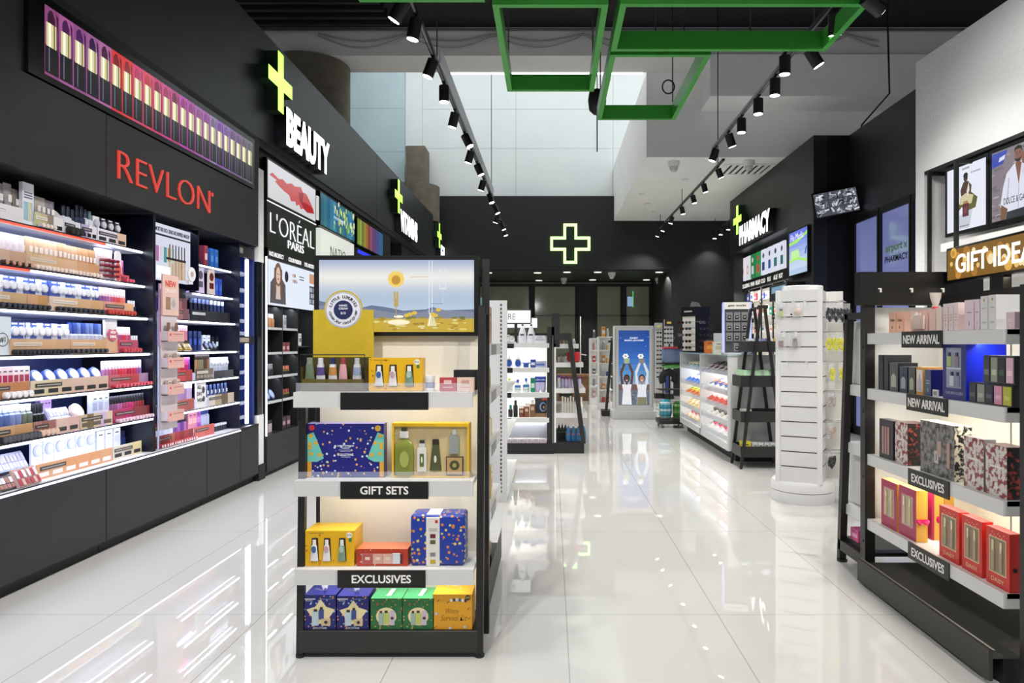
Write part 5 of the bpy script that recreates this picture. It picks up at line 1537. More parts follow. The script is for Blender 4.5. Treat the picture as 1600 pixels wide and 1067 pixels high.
# boxes on the base
z = .111
def cube_gift(label, px, w, d, h, ground, side, top, cut, goods, ribbon, text_=None, rz=0, Y=2.84):
    t = empty('gift_box', label, 'gift box', at(px, Y, z), rz)
    part('box', wrap(w, d, h, ground, side, top), t)
    if cut:
        part('window', MB().poly([(x * h, zz * h) for x, zz in cut], -.0008, P('#e8d9a8')), t)
    for i, (x, zz, ww_, hh, c) in enumerate(goods):
        part('bottle' if i < 2 else 'soap', MB().box(-ww_ * h / 2, ww_ * h / 2, -.004, -.001, zz * h, (zz + hh) * h, P(c)).box(-ww_ * h * .28, ww_ * h * .28, -.0036, -.001, (zz + hh) * h, (zz + hh + .07) * h, P('#2c2a30')) if i < 2 else
             MB().box(-ww_ * h / 2, ww_ * h / 2, -.005, -.001, zz * h, (zz + hh) * h, P(c)).disc(0, (zz + hh / 2) * h, .05 * h, .05 * h, -.0055, P('#3a2c30'), 12), t, (x * h, 0, 0))
    if ribbon == 'bow':
        m = MB()
        for s_ in (-1, 1):
            m.add([(-.004, .05, h + .0008), (.012, .05, h + .0008), (.012 + .012 * s_, .04, h + .04), (-.004 + .012 * s_, .045, h + .045)], [(0, 1, 2, 3)], P('#eceaf0'))
            m.add([(.002, .04, h + .001), (.014, .044, h + .001), (.02 * s_, .02, h + .022), (-.012 + .02 * s_, .02, h + .018)], [(0, 1, 2, 3)], P('#e0dee8'))
        part('ribbon', m, t)
    elif ribbon == 'tag':
        part('ribbon', MB().add([(-.006, .03, h + .001), (.012, .03, h + .001), (.022, .08, h + .012), (.004, .08, h + .012)], [(0, 1, 2, 3)], P('#f2f4ee')).box(-.008, .012, .028, .034, h, h + .003, P('#f2f4ee')), t)
    return t
star = []
for i in range(10):
    a = PI / 2 + i * PI / 5
    r = .44 if i % 2 == 0 else .27
    star.append((.02 + r * math.cos(a), .44 + r * math.sin(a)))
circ = [(.0 + .33 * math.cos(i * PI / 12), .42 + .29 * math.sin(i * PI / 12)) for i in range(24)]
SG = ((-.13, .12, .17, .4, '#b8cdd8'), (.04, .3, .14, .28, '#3a4c8c'), (.18, .12, .26, .2, '#cdb890'))
CG = ((-.17, .15, .13, .38, '#9ab4ac'), (0, .2, .17, .34, '#b8c46a'), (.2, .15, .14, .46, '#c4b8cc'))
NAVYB = dots('#1c2070', '#c88a3a', '#8cc0d8', 62, .24)
GRNB = dots('#1f6a38', '#c8a040', '#a85038', 64, .24)
for px, lab, rb in ((500, 'navy cube gift box with a star window, leftmost on the base', 'bow'), (551, 'navy cube gift box with a star window beside the green boxes', 'bow')):
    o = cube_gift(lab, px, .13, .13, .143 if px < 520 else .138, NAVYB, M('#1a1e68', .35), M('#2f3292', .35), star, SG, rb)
    text("L'OCCITANE", .009, P('#e8eaf2'), o, (0, -.0012, .006), w=.055, ext=.0006)
    part('print_lines', MB().rect(-.065, -.02, .124, .128, -.0006, P('#e8eaf2')).rect(-.06, -.03, .118, .12, -.0006, P('#e8eaf2')).rect(.0, .05, .124, .127, -.0006, P('#6a78b0')), o)
for px, lab in ((603.5, 'green cube gift box with a round window, next to the navy boxes'), (653.5, 'green cube gift box with a round window, next to the yellow box')):
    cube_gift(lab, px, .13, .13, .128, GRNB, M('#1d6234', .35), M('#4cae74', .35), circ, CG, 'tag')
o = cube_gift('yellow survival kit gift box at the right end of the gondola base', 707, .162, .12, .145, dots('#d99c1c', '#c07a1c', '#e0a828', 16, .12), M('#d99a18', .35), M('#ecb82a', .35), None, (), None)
text('Wintry', .026, P('#5c3a10'), o, (.0, -.0012, .073), w=.055, ext=.0006, shear=.35, bold=-.02)
text('Survival Kit', .024, P('#5c3a10'), o, (.006, -.0012, .048), w=.108, ext=.0006, shear=.35, bold=-.02)
pr = MB()
for i in range(6):
    pr.box(-.01 + i * .012, -.001 + i * .012, -.0012, -.0006, .118 + .004 * abs(i - 2) * -.4, .13 - .0016 * abs(i - 2), P(['#e8e4da', '#2c3c6a', '#e8e4da', '#3a6a9c', '#f0ece0', '#2a2a30'][i]))
for i, (x, zz) in enumerate(((-.06, .118), (-.018, .112), (-.07, .01), (.07, .045), (.066, .085))):
    pr.poly([(x - .007, zz - .005), (x, zz - .001), (x + .007, zz + .006), (x, zz + .003)], -.0008, P('#4a2c14'))
for x, zz in ((-.068, .066), (.05, .01), (-.01, .006)):
    pr.disc(x, zz, .006, .006, -.0008, P('#b8c4e0'), 10)
pr.disc(.064, .132, .011, .011, -.0014, P('#3a2a16'), 16)
part('print', pr, o)
text('$38', .008, P('#e8c868'), o, (.064, -.002, .132), ext=.0005, name='price')
part('ribbon', MB().tube([(-.02, .05, .146), (-.03, .055, .16), (-.015, .06, .168), (0, .06, .16), (.02, .055, .165), (.03, .05, .147)], .0015, P('#c8c0a8')), o)

# ------------------------------------------------------------------ side shelves behind it, facing the aisle
t = empty('side_gondola', 'narrow run of shelves behind the gift gondola, facing the centre aisle', 'display gondola', (-.675, 3.14, 0))
part('spine', MB().box(-.02, .02, .0, .98, .0, 1.62, CREAM), t)
part('post', MB().box(-.03, .03, .98, 1.01, 0, 1.64, FRAME), t)
part('post', MB().box(.30, .355, -.02, .0, 0, 1.46, FRAME), t)
part('base', MB().box(-.36, .355, .0, .98, .02, .1, M('#2b2a28', .5)).add([(.36, 0, .1), (.36, .98, .1), (.375, .98, .2), (.375, 0, .2)], [(0, 1, 2, 3)], M('#3a3936', .5)).add([(.372, 0, .02), (.372, .98, .02), (.372, .98, .19), (.372, 0, .19)], [(0, 1, 2, 3)], M('#3a3936', .5)), t)
for zz in (1.30, 1.06, .79, .47):
    s = part('shelf', MB().box(.36, .372, .03, .93, zz - .058, zz, LIP).box(.02, .36, .03, .93, zz - .02, zz, WHITE).box(-.36, -.02, .03, .93, zz - .02, zz, WHITE), t)
    part('label_plate', MB().box(.3725, .375, .3, .56, zz - .056, zz - .004, M('#8a8a88', .4)), s)
def sg(name, me, label, cat, X, Y, z, rz=LW, group=None):
    return solid(name, me, label, cat, (X, Y, z + .0012), rz, group)
for i, (c, b) in enumerate((('#8fb4b0', '#4a7a80'), ('#a8c4bc', '#5c8a8c'))):
    sg('gift_bag', K_box(.12, .06, .22, c, b), 'teal floral gift bag on the eye-level side shelf', 'gift bag', -.36, 3.32 + .2 * i, 1.30, LW, 'teal bags on the side shelf')
sg('gift_bag', K_box(.12, .05, .2, '#d8a890', '#c08a78'), 'peach gift bag on the eye-level side shelf', 'gift bag', -.36, 3.75, 1.30)
sg('carton', K_box(.1, .08, .17, '#a8ccd0', '#c8e0e0'), 'pale blue carton on the second side shelf', 'carton', -.36, 3.35, 1.06)
sg('bottle', K_bottle(.03, .13, '#c8b84a', '#e8e4c8', .3), 'yellow bottle on the second side shelf', 'bottle', -.36, 3.52, 1.06)
sg('bottle', K_bottle(.028, .15, '#b8b068', '#3a3a30', .25), 'olive bottle with dark cap on the second side shelf', 'bottle', -.36, 3.72, 1.06)
sg('carton', K_box(.1, .08, .14, '#dcd8c8', '#8a9a7c'), 'cream carton on the third side shelf', 'carton', -.36, 3.32, .79)
sg('pump_bottle', K_bottle(.032, .17, '#e6e2da', '#3c3a8c', .25), 'cream bottle with violet pump on the third side shelf', 'bottle', -.35, 3.55, .79)
sg('bottle', K_bottle(.028, .14, '#d8c884', '#e8e4d8', .25), 'honey coloured bottle on the third side shelf', 'bottle', -.36, 3.8, .79)
for i, c in enumerate(('#e2dccc', '#e0c8b8', '#d8c47c')):
    sg('carton', K_box(.08, .07, .19 - .01 * i, c, '#c84a4a'), ('cream', 'pink', 'mustard')[i] + ' tall carton on the fourth side shelf', 'carton', -.36, 3.3 + .2 * i, .47)
for i, c in enumerate(('#e0dac8', '#8a5a4a', '#c8b8a0')):
    sg('bottle', K_bottle(.03, .16, c, '#e8e4dc', .2), ('cream', 'brown', 'beige')[i] + ' bottle on the base of the side shelves', 'bottle', -.36, 3.3 + .22 * i, .1)
# white slotted unit standing behind
t = empty('slotted_unit', 'white shelving unit with a slotted upright, seen end on behind the gift gondola', 'shelving', (0, 5.59, 0))
xl, xr = XW(690, 5.59), XW(792, 5.59)
m = MB().box(xl, xr, 0, .04, .0, 1.655, M('#d6d8da', .45))
part('end_panel', m, t)
sl = MB()
for i in range(48):
    zz = .08 + i * .0325
    sl.box(XW(781.5, 5.59), XW(784, 5.59), -.0012, -.0002, zz, zz + .02, M('#3a3a3a'))
part('slot', sl, t)
part('shelf', MB().box(xl, xr, .04, 1.5, .02, .1, WHITE).box(xl, xr, .04, 1.5, .5, .52, WHITE).box(xl, xr, .04, 1.5, .9, .92, WHITE).box(xl, xr, .04, 1.5, 1.3, 1.32, WHITE), t)
part('back_panel', MB().box(xl, xl + .03, .04, 1.5, .1, 1.655, WHITE), t)
# ------------------------------------------------------------------ perfume gondola on the right, its shelves facing the aisle
PGX, PGY = 1.72, 3.16
t = empty('perfume_gondola', 'black framed gondola of perfume boxes on white shelves at the right edge', 'display gondola', (PGX, PGY, 0), RW)
A = .56
KH = M('#3a3833', .5)
part('base', MB().box(-A, A, -.055, -.04, .015, .133, KH).box(-A, A, -.04, .42, .1, .108, M('#4a4841', .45)).box(-A, A, -.04, -.03, .133, .1331, M('#a8a59c', .4)).box(-A, A, -.0, .42, 0, .1, BLACK), t)
part('back_panel', MB().box(-A - .34, A, .42, .44, .16, 1.5, CREAM).box(-.02, -.015, .415, .42, .4, 1.3, M('#8a8a84')), t)
for x in (-A - .03, A + .09):
    yo = -.012 if x < 0 else .02
    part('post', MB().box(x - .028, x + .028, yo, yo + .055, .012, 1.52, FRAME), t)
    part('rear_post', MB().box(x - .028, x + .028, .442, .49, 0, 1.62, FRAME), t)
    part('foot', MB().lathe([(.03, 0), (.03, .012)], BLACK, 12, x, yo + .025), t)
    bl = MB()
    for zz in (.22, .57, .93, 1.28):
        bl.cyl((x, yo, zz), (x, yo - .003, zz), .009, M('#050505', .3), 10)
    part('bolt', bl, t)
for k, (z, lx, word) in enumerate(((1.356, (-.185, .16), 'NEW ARRIVAL'), (1.057, (-.14, .2), 'NEW ARRIVAL'), (.70, (-.125, .213), 'EXCLUSIVES'), (.348, (-.125, .213), 'EXCLUSIVES'))):
    s = part('shelf', MB().box(-A + .0, A, 0, .015, z - .058, z, LIP).box(-A, A, .015, .415, z - .02, z, WHITE).box(A - .004, A, .015, .415, z - .058, z - .0005, LIP), t)
    p = part('label_plate', MB().box(lx[0], lx[1], -.006, -.0005, z - .075, z + .003, LABEL), s)
    text(word, .042 if k < 2 else .040, WTXT, p, ((lx[0] + lx[1]) / 2, -.0075, z - .036), w=(lx[1] - lx[0]) * (.9 if k < 2 else .8), ext=.001, bold=.02)
    if k:
        area_light('shelf_light', (0, .08, z + (.29 if k == 1 else .34) - .045), (.5, 0, 0), 1.0, .03, 2.6, (1, .96, .88), t)
hb = part('header_box', MB().box(-A - .04, -A + .02, -.05, .62, 1.51, 1.69, M('#0e0e0e', .35)), t)
for x in (.06, .23, .40):
    part('hook', MB().box(-A + .02, -A + .03, x - .004, x + .004, 1.578, 1.60, M('#e6e6e0', .3)).box(-A + .02, -A + .027, x - .012, x + .004, 1.594, 1.601, M('#e6e6e0', .3)), hb)
part('top_beam', MB().box(-A, A, .40, .46, 1.5, 1.56, FRAME), t)
# end frame reaching away from us
e = part('end_frame', MB().bar((-A - .38, .02, .0), (-A - .27, .02, 1.47), .04, .04, FRAME).box(-A - .29, -A - .03, .0, .04, 1.44, 1.475, FRAME).box(-A - .38, -A - .03, .0, .04, .07, .13, FRAME), t)
part('tray', MB().box(-A - .37, -A - .03, .04, .5, .13, .15, M('#33302e', .4)), t)
part('end_panel', MB().box(-A - .075, -A - .06, .03, .6, .16, 1.5, M('#d9d9d6', .4)), t)
for z in (.35, .72, 1.06):
    part('end_shelf', MB().box(-A - .36, -A - .08, .03, .55, z - .06, z, LIP), t)
part('foot', MB().lathe([(.03, 0), (.03, .012)], BLACK, 12, -A - .37, .02), t)
def endw(px, Y, z):
    return (XW(px, Y), Y, z + .0012)
solid('white_carton', MB().rbox(-.09, .09, 0, .05, 0, .37, M('#dcdcda', .3), .006), 'tall white box inside the end frame of the perfume gondola, upper', 'box', (1.79, 4.035, 1.0615), RW)
solid('white_carton', MB().rbox(-.1, .1, 0, .05, 0, .295, M('#dcdcda', .3), .006), 'tall white box inside the end frame of the perfume gondola, lower', 'box', (1.80, 4.03, .3515), RW)
solid('pink_carton', K_box(.1, .07, .07, '#d0508c', '#e8a8c8'), 'small pink carton on the bottom tray of the end frame', 'carton', (1.80, 3.98, .1515), RW)
solid('lip_box', K_box(.08, .05, .05, '#8a1e3c', '#d85a7c'), 'crimson box on the middle shelf inside the end frame', 'carton', (1.82, 3.9, .7215), RW)

# lit sign above
t = empty('gift_sign', 'lit amber sign with white GIFT IDEAS lettering above the perfume gondola', 'sign', (2.12, 3.27, 1.625), RW)
part('frame', MB().rbox(-.40, .40, 0, .06, 0, .185, M('#0c0c0c', .25), .006).box(-.05, .05, .01, .05, -.064, 0, M('#0c0c0c')), t)
fc = MB().rect(-.385, .385, .013, .172, -.0008, EM('#8a6426', .8))
rn = random.Random(11)
for i in range(46):
    fc.disc(rn.uniform(-.36, .36), rn.uniform(.03, .155), *([rn.uniform(.012, .028)] * 2), -.001 - .00001 * i, EM(['#d8a040', '#f0c878', '#b07c30', '#fbe6b0', '#c8903a', '#e8b458'][i % 6], .85), 14)
part('lit_face', fc, t)
text('GIFT IDEAS', .098, EM('#fffdf5', 1.2), t, (.01, -.003, .092), w=.64, ext=.002, bold=.015)
area_light('glow', (0, .03, -.01), (0, 0, 0), .6, .03, .6, (1, .85, .6), t)

# --- boxes standing on the perfume shelves
def py(px, X=1.745):
    return F * X / (px - 862)
def pbox(px0, px1, ytop, z, depth, front, side, label, cat='perfume box', name='perfume_box', deco=None, group=None, X=1.745, back=0.0):
    """box whose aisle face spans px0..px1 at X; returns the thing"""
    Xf = X + back
    y0, y1 = py(px1, Xf), py(px0, Xf)
    w = abs(y1 - y0) - .003
    h = CH + (537 - ytop) * ((y0 + y1) / 2) / F - z
    t = empty(name, label, cat, (Xf, (y0 + y1) / 2, z + .0012), RW, group)
    m = MB().box(-w / 2, w / 2, 0, depth, 0, h, side, front)
    part('box', m, t)
    if deco:
        deco(t, w, h)
    return t
def deco_lines(c, n=2):
    def f(t, w, h):
        m = MB()
        for i in range(n):
            m.rect(-w * .28, w * .28, h * (.56 - .1 * i), h * (.6 - .1 * i), -.0006, P(c))
        m.rect(-w * .06, w * .06, h * .15, h * .28, -.0006, P(c))
        part('print', m, t)
    return f
def deco_bottle(body, cap, panel=None):
    def f(t, w, h):
        m = MB()
        if panel:
            m.rect(-w * .4, w * .4, h * .12, h * .9, -.0005, P(panel))
        m.poly([(-w * .3, h * .15), (w * .3, h * .15), (w * .3, h * .5), (w * .12, h * .6), (-w * .12, h * .6), (-w * .3, h * .5)], -.0009, P(body))
        m.rect(-w * .1, w * .1, h * .6, h * .74, -.0009, P(cap))
        part('print', m, t)
    return f
def deco_word(s, c, zf=.72, wf=.7, hf=.08):
    def f(t, w, h):
        text(s, h * hf, P(c), t, (0, -.001, h * zf), w=w * wf, ext=.0006)
        part('print', MB().rect(-w * .06, w * .06, h * .2, h * .34, -.0006, P(c)), t)
    return f
def deco_window(glow, tubes, n=2, frame='#e6d2a4', word=None, dots_=None, wf=.34):
    def f(t, w, h):
        part('window', MB().rect(-w * wf - .004, w * wf + .004, h * .24 - .004, h * .84 + .004, -.0006, P(frame)).rect(-w * wf, w * wf, h * .24, h * .84, -.001, P(glow)), t)
        for i in range(n):
            x = -w * wf + 2 * w * wf * (i + .5) / n
            part('rollerball', MB().box(x - w * .06, x + w * .06, -.005, -.0012, h * .27, h * .62, P(tubes)).box(x - w * .045, x + w * .045, -.0045, -.0012, h * .62, h * .8, M('#d8c8a8', .2, .6)), t)
        if word:
            text(word, h * .075, P('#e8c49a'), t, (0, -.001, h * .11), w=w * .55, ext=.0006)
        if dots_:
            m = MB()
            for i in range(8):
                m.disc(-w * .3 + w * .08 * i, h * (.9 + .03 * ((i * 5) % 3 - 1)), .003, .003, -.0008, P(dots_), 8)
            part('print', m, t)
    return f
Z1, Z2, Z3, Z4 = 1.356, 1.057, .70, .348
PK = '#e3b49c'
for i, (a, b) in enumerate(((1389, 1400), (1400.5, 1411.5))):
    pbox(a, b, 488, Z1, .05, P(PK), P('#d8a48c'), 'peach perfume carton with brown script on the top perfume shelf', group='peach cartons on the top perfume shelf', deco=deco_word('Chloé', '#4a3228', .62, .6, .13), back=.06)
pbox(1413, 1424, 487, Z1, .05, P('#e8bca6'), P('#d8a48c'), 'plain peach carton between the script cartons and the ribboned set', back=.05)
t = pbox(1424, 1450, 485, Z1, .07, P('#e6c2b8'), P('#d4aca0'), 'pink gift set with a clear bottle and white ribbon on the top perfume shelf', 'gift set', 'gift_set', deco=None)
b = MB().box(-.055, .055, -.012, -.001, .012, .075, M('#d9c0b4', .1)).box(-.02, .02, -.01, -.001, .075, .09, P('#c8b8b0'))
bt = part('bottle', b, t)
part('ribbon', MB().add([(-.03, -.014, .078), (-.008, -.016, .088), (-.008, -.016, .078), (-.034, -.014, .068)], [(0, 1, 2, 3)], P('#f4ece8')).add([(.03, -.014, .084), (.004, -.016, .09), (.004, -.016, .08), (.026, -.014, .074)], [(0, 1, 2, 3)], P('#f4ece8')).box(-.008, .006, -.018, -.012, .076, .092, P('#f0e4de')), bt)
pbox(1452, 1462, 483, Z1, .07, P('#e8c8bc'), P('#d8b4a8'), 'blush carton right of the ribboned pink set')
pbox(1462.5, 1472, 481, Z1, .07, P('#ecd6ce'), P('#dcc4bc'), 'pale blush carton beside the tall white pink cartons')
t = empty('gift_pouch', 'cellophane gift pouch tied with red ribbon standing up behind the pink cartons', 'pouch', (1.86, py(1462, 1.86), Z1 + .0012))
part('pouch', MB().loft([(0, .03, .02), (.06, .032, .024), (.105, .012, .01), (.12, .01, .009), (.165, .026, .016), (.19, .03, .012)], CLEAR('d8cfc8', .6, .2), 14), t)
part('ribbon', MB().lathe([(.0135, .1), (.015, .112), (.0135, .122)], P('#d83a40'), 12).box(-.03, -.012, -.014, -.01, .1, .108, P('#d83a40')), t)
WP = '#e9dfe2'
for i, (a, b, yt) in enumerate(((1473.5, 1481.5, 475), (1482.5, 1490, 474), (1490.5, 1497.5, 473))):
    pbox(a, b, yt, Z1, .07, P('#e6d6d8'), P('#dcc8c4'), 'slim pink white carton in the row beside the blush cartons', group='slim pink white cartons', deco=deco_lines('#c8a4ac', 3))
for i, (a, b, yt) in enumerate(((1507, 1522, 469), (1523, 1531, 468))):
    pbox(a, b, yt, Z1, .07, P('#e4d0da'), P('#d8bfcc'), ('pink lilac carton, the wider one,' if i == 0 else 'narrow pink lilac carton') + ' next to the white perfume cartons', deco=deco_lines('#c090ac', 1))
for i, (a, b, yt) in enumerate(((1532, 1544, 463), (1544.5, 1557, 461))):
    pbox(a, b, yt, Z1, .11, P('#dedddc'), P('#cfcfce'), 'tall white carton with green script and gold seal on the top perfume shelf', group='tall white script cartons', deco=lambda t, w, h: part('print', MB().disc(0, h * .88, .005, .006, -.0008, P('#a8a04a'), 12).rect(-w * .3, w * .3, h * .62, h * .65, -.0006, P('#a8b4a8')).rect(-w * .3, w * .3, h * .18, h * .24, -.0006, P('#b8c4b8')), t))
pbox(1572, 1586, 488, Z1, .05, P('#ddc6cc'), P('#d0b4bc'), 'small pink carton at the right end of the top perfume shelf', deco=deco_lines('#f0e4e8', 2))
# second shelf
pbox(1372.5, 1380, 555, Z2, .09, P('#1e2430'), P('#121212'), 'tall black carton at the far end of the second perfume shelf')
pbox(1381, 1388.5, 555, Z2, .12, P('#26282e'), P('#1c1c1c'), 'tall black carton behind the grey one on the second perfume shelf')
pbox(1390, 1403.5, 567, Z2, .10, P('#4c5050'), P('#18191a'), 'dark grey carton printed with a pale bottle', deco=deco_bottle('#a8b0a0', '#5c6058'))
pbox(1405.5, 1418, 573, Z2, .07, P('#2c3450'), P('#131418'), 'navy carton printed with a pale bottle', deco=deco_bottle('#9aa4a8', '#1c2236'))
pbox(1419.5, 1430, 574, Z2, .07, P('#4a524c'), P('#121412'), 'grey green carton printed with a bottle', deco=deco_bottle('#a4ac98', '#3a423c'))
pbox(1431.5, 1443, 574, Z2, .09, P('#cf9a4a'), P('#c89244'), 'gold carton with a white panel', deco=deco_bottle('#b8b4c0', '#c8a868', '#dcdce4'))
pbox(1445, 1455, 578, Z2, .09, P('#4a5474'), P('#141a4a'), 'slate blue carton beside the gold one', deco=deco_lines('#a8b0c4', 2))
solid('price_card', MB().box(-.022, .022, 0, .004, 0, .034, P('#d8d6d2')).rect(-.014, .014, .01, .026, -.0006, P('#8a8a8c')), 'small white price card standing before the blue gift set', 'card', (1.737, py(1461.5, 1.737), Z2 + .0012), RW)
t = pbox(1473, 1510, 538, Z2, .17, P('#262c74'), M('#1428c8', .3), 'big bright blue gift set with a clear window of bottles', 'gift set', 'gift_set')
w_ = abs(py(1473) - py(1510))
part('window', MB().rect(-w_ * .33, w_ * .3, .05, .225, -.0006, M('#98a0b4', .12)).rect(-w_ * .33, w_ * .3, .132, .138, -.001, P('#c8ccd8')), t)
for x, z_, c in ((-.03, .142, '#a8b474'), (.025, .142, '#8a7c8c'), (-.01, .058, '#c4c8d2'), (.03, .058, '#7c849c')):
    part('bottle', MB().box(x - .014, x + .014, -.006, -.001, z_, z_ + .045, P(c)).box(x - .007, x + .007, -.006, -.001, z_ + .045, z_ + .062, P('#3a3e50')), t)
text('CALVIN KLEIN', .013, P('#aab0cc'), t, (0, -.001, .028), w=w_ * .72, ext=.0006)
def multi(px0, px1, ytop, z, cols_, label):
    t = pbox(px0, px1, ytop, z, .06, P('#24262a'), P('#33363a'), label, 'gift set', 'gift_set')
    y0, y1 = py(px1), py(px0)
    w = abs(y1 - y0) - .003
    h = CH + (537 - ytop) * ((y0 + y1) / 2) / F - z
    n = len(cols_)
    for i, (c, c2) in enumerate(cols_):
        x = -w / 2 + w * (i + .5) / n
        part('miniature', MB().box(x - w / n * .42, x + w / n * .42, -.004, -.0006, h * .06, h * .93, P(c)).rect(x - w / n * .3, x + w / n * .3, h * .3, h * .5, -.0045, P(c2)), t)
    return h
h2 = multi(1514.5, 1583, 600, Z2, (('#2e3238', '#5a5e62'), ('#8c8e88', '#b4b6ae'), ('#2c2e3a', '#5a5c74'), ('#d894b0', '#e8b4c8'), ('#b8b83a', '#d0d070')), 'lower set of five miniature scents at the right of the second perfume shelf')
multi(1537, 1586, 556, Z2 + h2 + .0025, (('#3a3e44', '#7a7e74'), ('#8c9280', '#c0c4b0'), ('#1e2a28', '#4a5a4a'), ('#e0b4c4', '#f0d4dc')), 'upper set of miniature scents stacked on the five scent set')
# third shelf: floral boxes
FLR = noisy('#d6cfc8', '#8a3a40', 42, .35, detail=6, thr=(.48, .56))
FLG = noisy('#8c8a86', '#3a3a3c', 38, .3, detail=6, thr=(.42, .6))
FLB = noisy('#1c1718', '#9c3a34', 50, .35, detail=5, thr=(.54, .6))
FLW = noisy('#d8d0b8', '#1c1a1a', 50, .35, detail=5, thr=(.46, .54))
pbox(1374, 1396, 656, Z3, .05, P('#35333a'), P('#1c1a1e'), 'dark floral gift set with three rosy tubes, farthest on the third shelf', 'gift set', 'gift_set',
     deco=lambda t, w, h: [part('tube', MB().box(x - .009, x + .009, -.004, -.0006, h * .12, h * .82, P('#b08a84')), t) for x in (-.028, 0, .028)])
pbox(1398.5, 1418.5, 660, Z3, .10, FLR, FLB, 'red floral box with a black side, beside the set of rosy tubes', deco=deco_lines('#e4ded6', 1))
t = pbox(1438, 1492, 661, Z3, .075, FLG, FLW, 'big grey floral gift set with a clear front, widest on the third shelf', 'gift set', 'gift_set')
part('badge', MB().rect(-.02, .018, .055, .115, -.0012, P('#3a3838')).rect(-.018, .016, .057, .113, -.0016, P('#c4bfb8')).rect(-.004, .002, .07, .1, -.002, P('#3a3838')), t)
part('tube', MB().box(.01, .04, -.004, -.0006, .09, .16, P('#b89c94')).box(.085, .105, -.004, -.0006, .05, .16, P('#b8968c')), t)
pbox(1506, 1537.5, 684, Z3, .05, FLR, P('#8a8684'), 'red floral box in the middle of the right half of the third shelf', deco=deco_lines('#e4ded6', 1))
pbox(1540, 1574, 696, Z3, .08, FLR, FLB, 'red floral box with a black side, nearest on the third shelf', deco=deco_lines('#e4ded6', 1))
# fourth shelf
MAG = '#a8184e'
GOLD = M('#d8a23c', .35)
for i, (a, b, yt, lab) in enumerate(((1377, 1402, 752, 'magenta gift box with a window, farthest on the bottom perfume shelf'), (1404.5, 1432, 762, 'magenta gift box with a gold side and bright bow'))):
    t = pbox(a, b, yt, Z4, .055, P(MAG), GOLD, lab, 'gift box', 'gift_box', deco=deco_window('#b8a78c', '#cbb894', 2, '#c85a80', wf=.32))
    if i:
        w = abs(py(a) - py(b))
        for k in range(2):
            part('bow', MB().loft([(0, .004, .004), (.012, .02, .008), (.03, .006, .004)], P('#d8206c'), 8), t, (w / 2 + .004, .02 + .012 * k, .09)).rotation_euler = (.9 - 1.8 * k, .5, 0)
        part('ribbon', MB().box(w / 2, w / 2 + .002, 0, .055, .095, .11, P('#d8206c')), t)
for i, (px, X) in enumerate(((1446, 1.84), (1462, 1.93))):
    y = py(px, X)
    t = empty('gift_box', ('magenta and gold gift box standing behind the bowed one' if i == 0 else 'magenta and gold gift box hindmost behind the bowed one'), 'gift box', (X, y, Z4 + .0012), RW)
    part('box', MB().box(-.075, .055, 0, .06, 0, .235 - .01 * i, GOLD, P(MAG)).box(.0552, .057, 0, .012, 0, .225, P(MAG)), t)
    if i == 0:
        part('bow', MB().loft([(0, .004, .004), (.012, .02, .008), (.03, .006, .004)], P('#d8206c'), 8), t, (.06, .03, .085))
RED = '#cf2c20'
for i, (a, b, yt, lab) in enumerate(((1467.5, 1499, 795, 'farthest of the three red boxes'), (1503, 1535, 810, 'middle one of the three red boxes'), (1541, 1578, 828, 'nearest of the three red boxes'))):
    t = pbox(a, b, yt, Z4, .045, P(RED), M('#c42a1e', .35), lab + ' with gold edged windows on the bottom perfume shelf', 'gift box', 'gift_box', deco=deco_window('#8f7c64', '#a89478', 2, '#e8cfa0', 'DAISY', '#e8b49a'))
    w = abs(py(a) - py(b))
    part('clasp', MB().cyl((w / 2 - .002, .022, .085), (w / 2 + .002, .022, .085), .008, BLACK, 12), t)

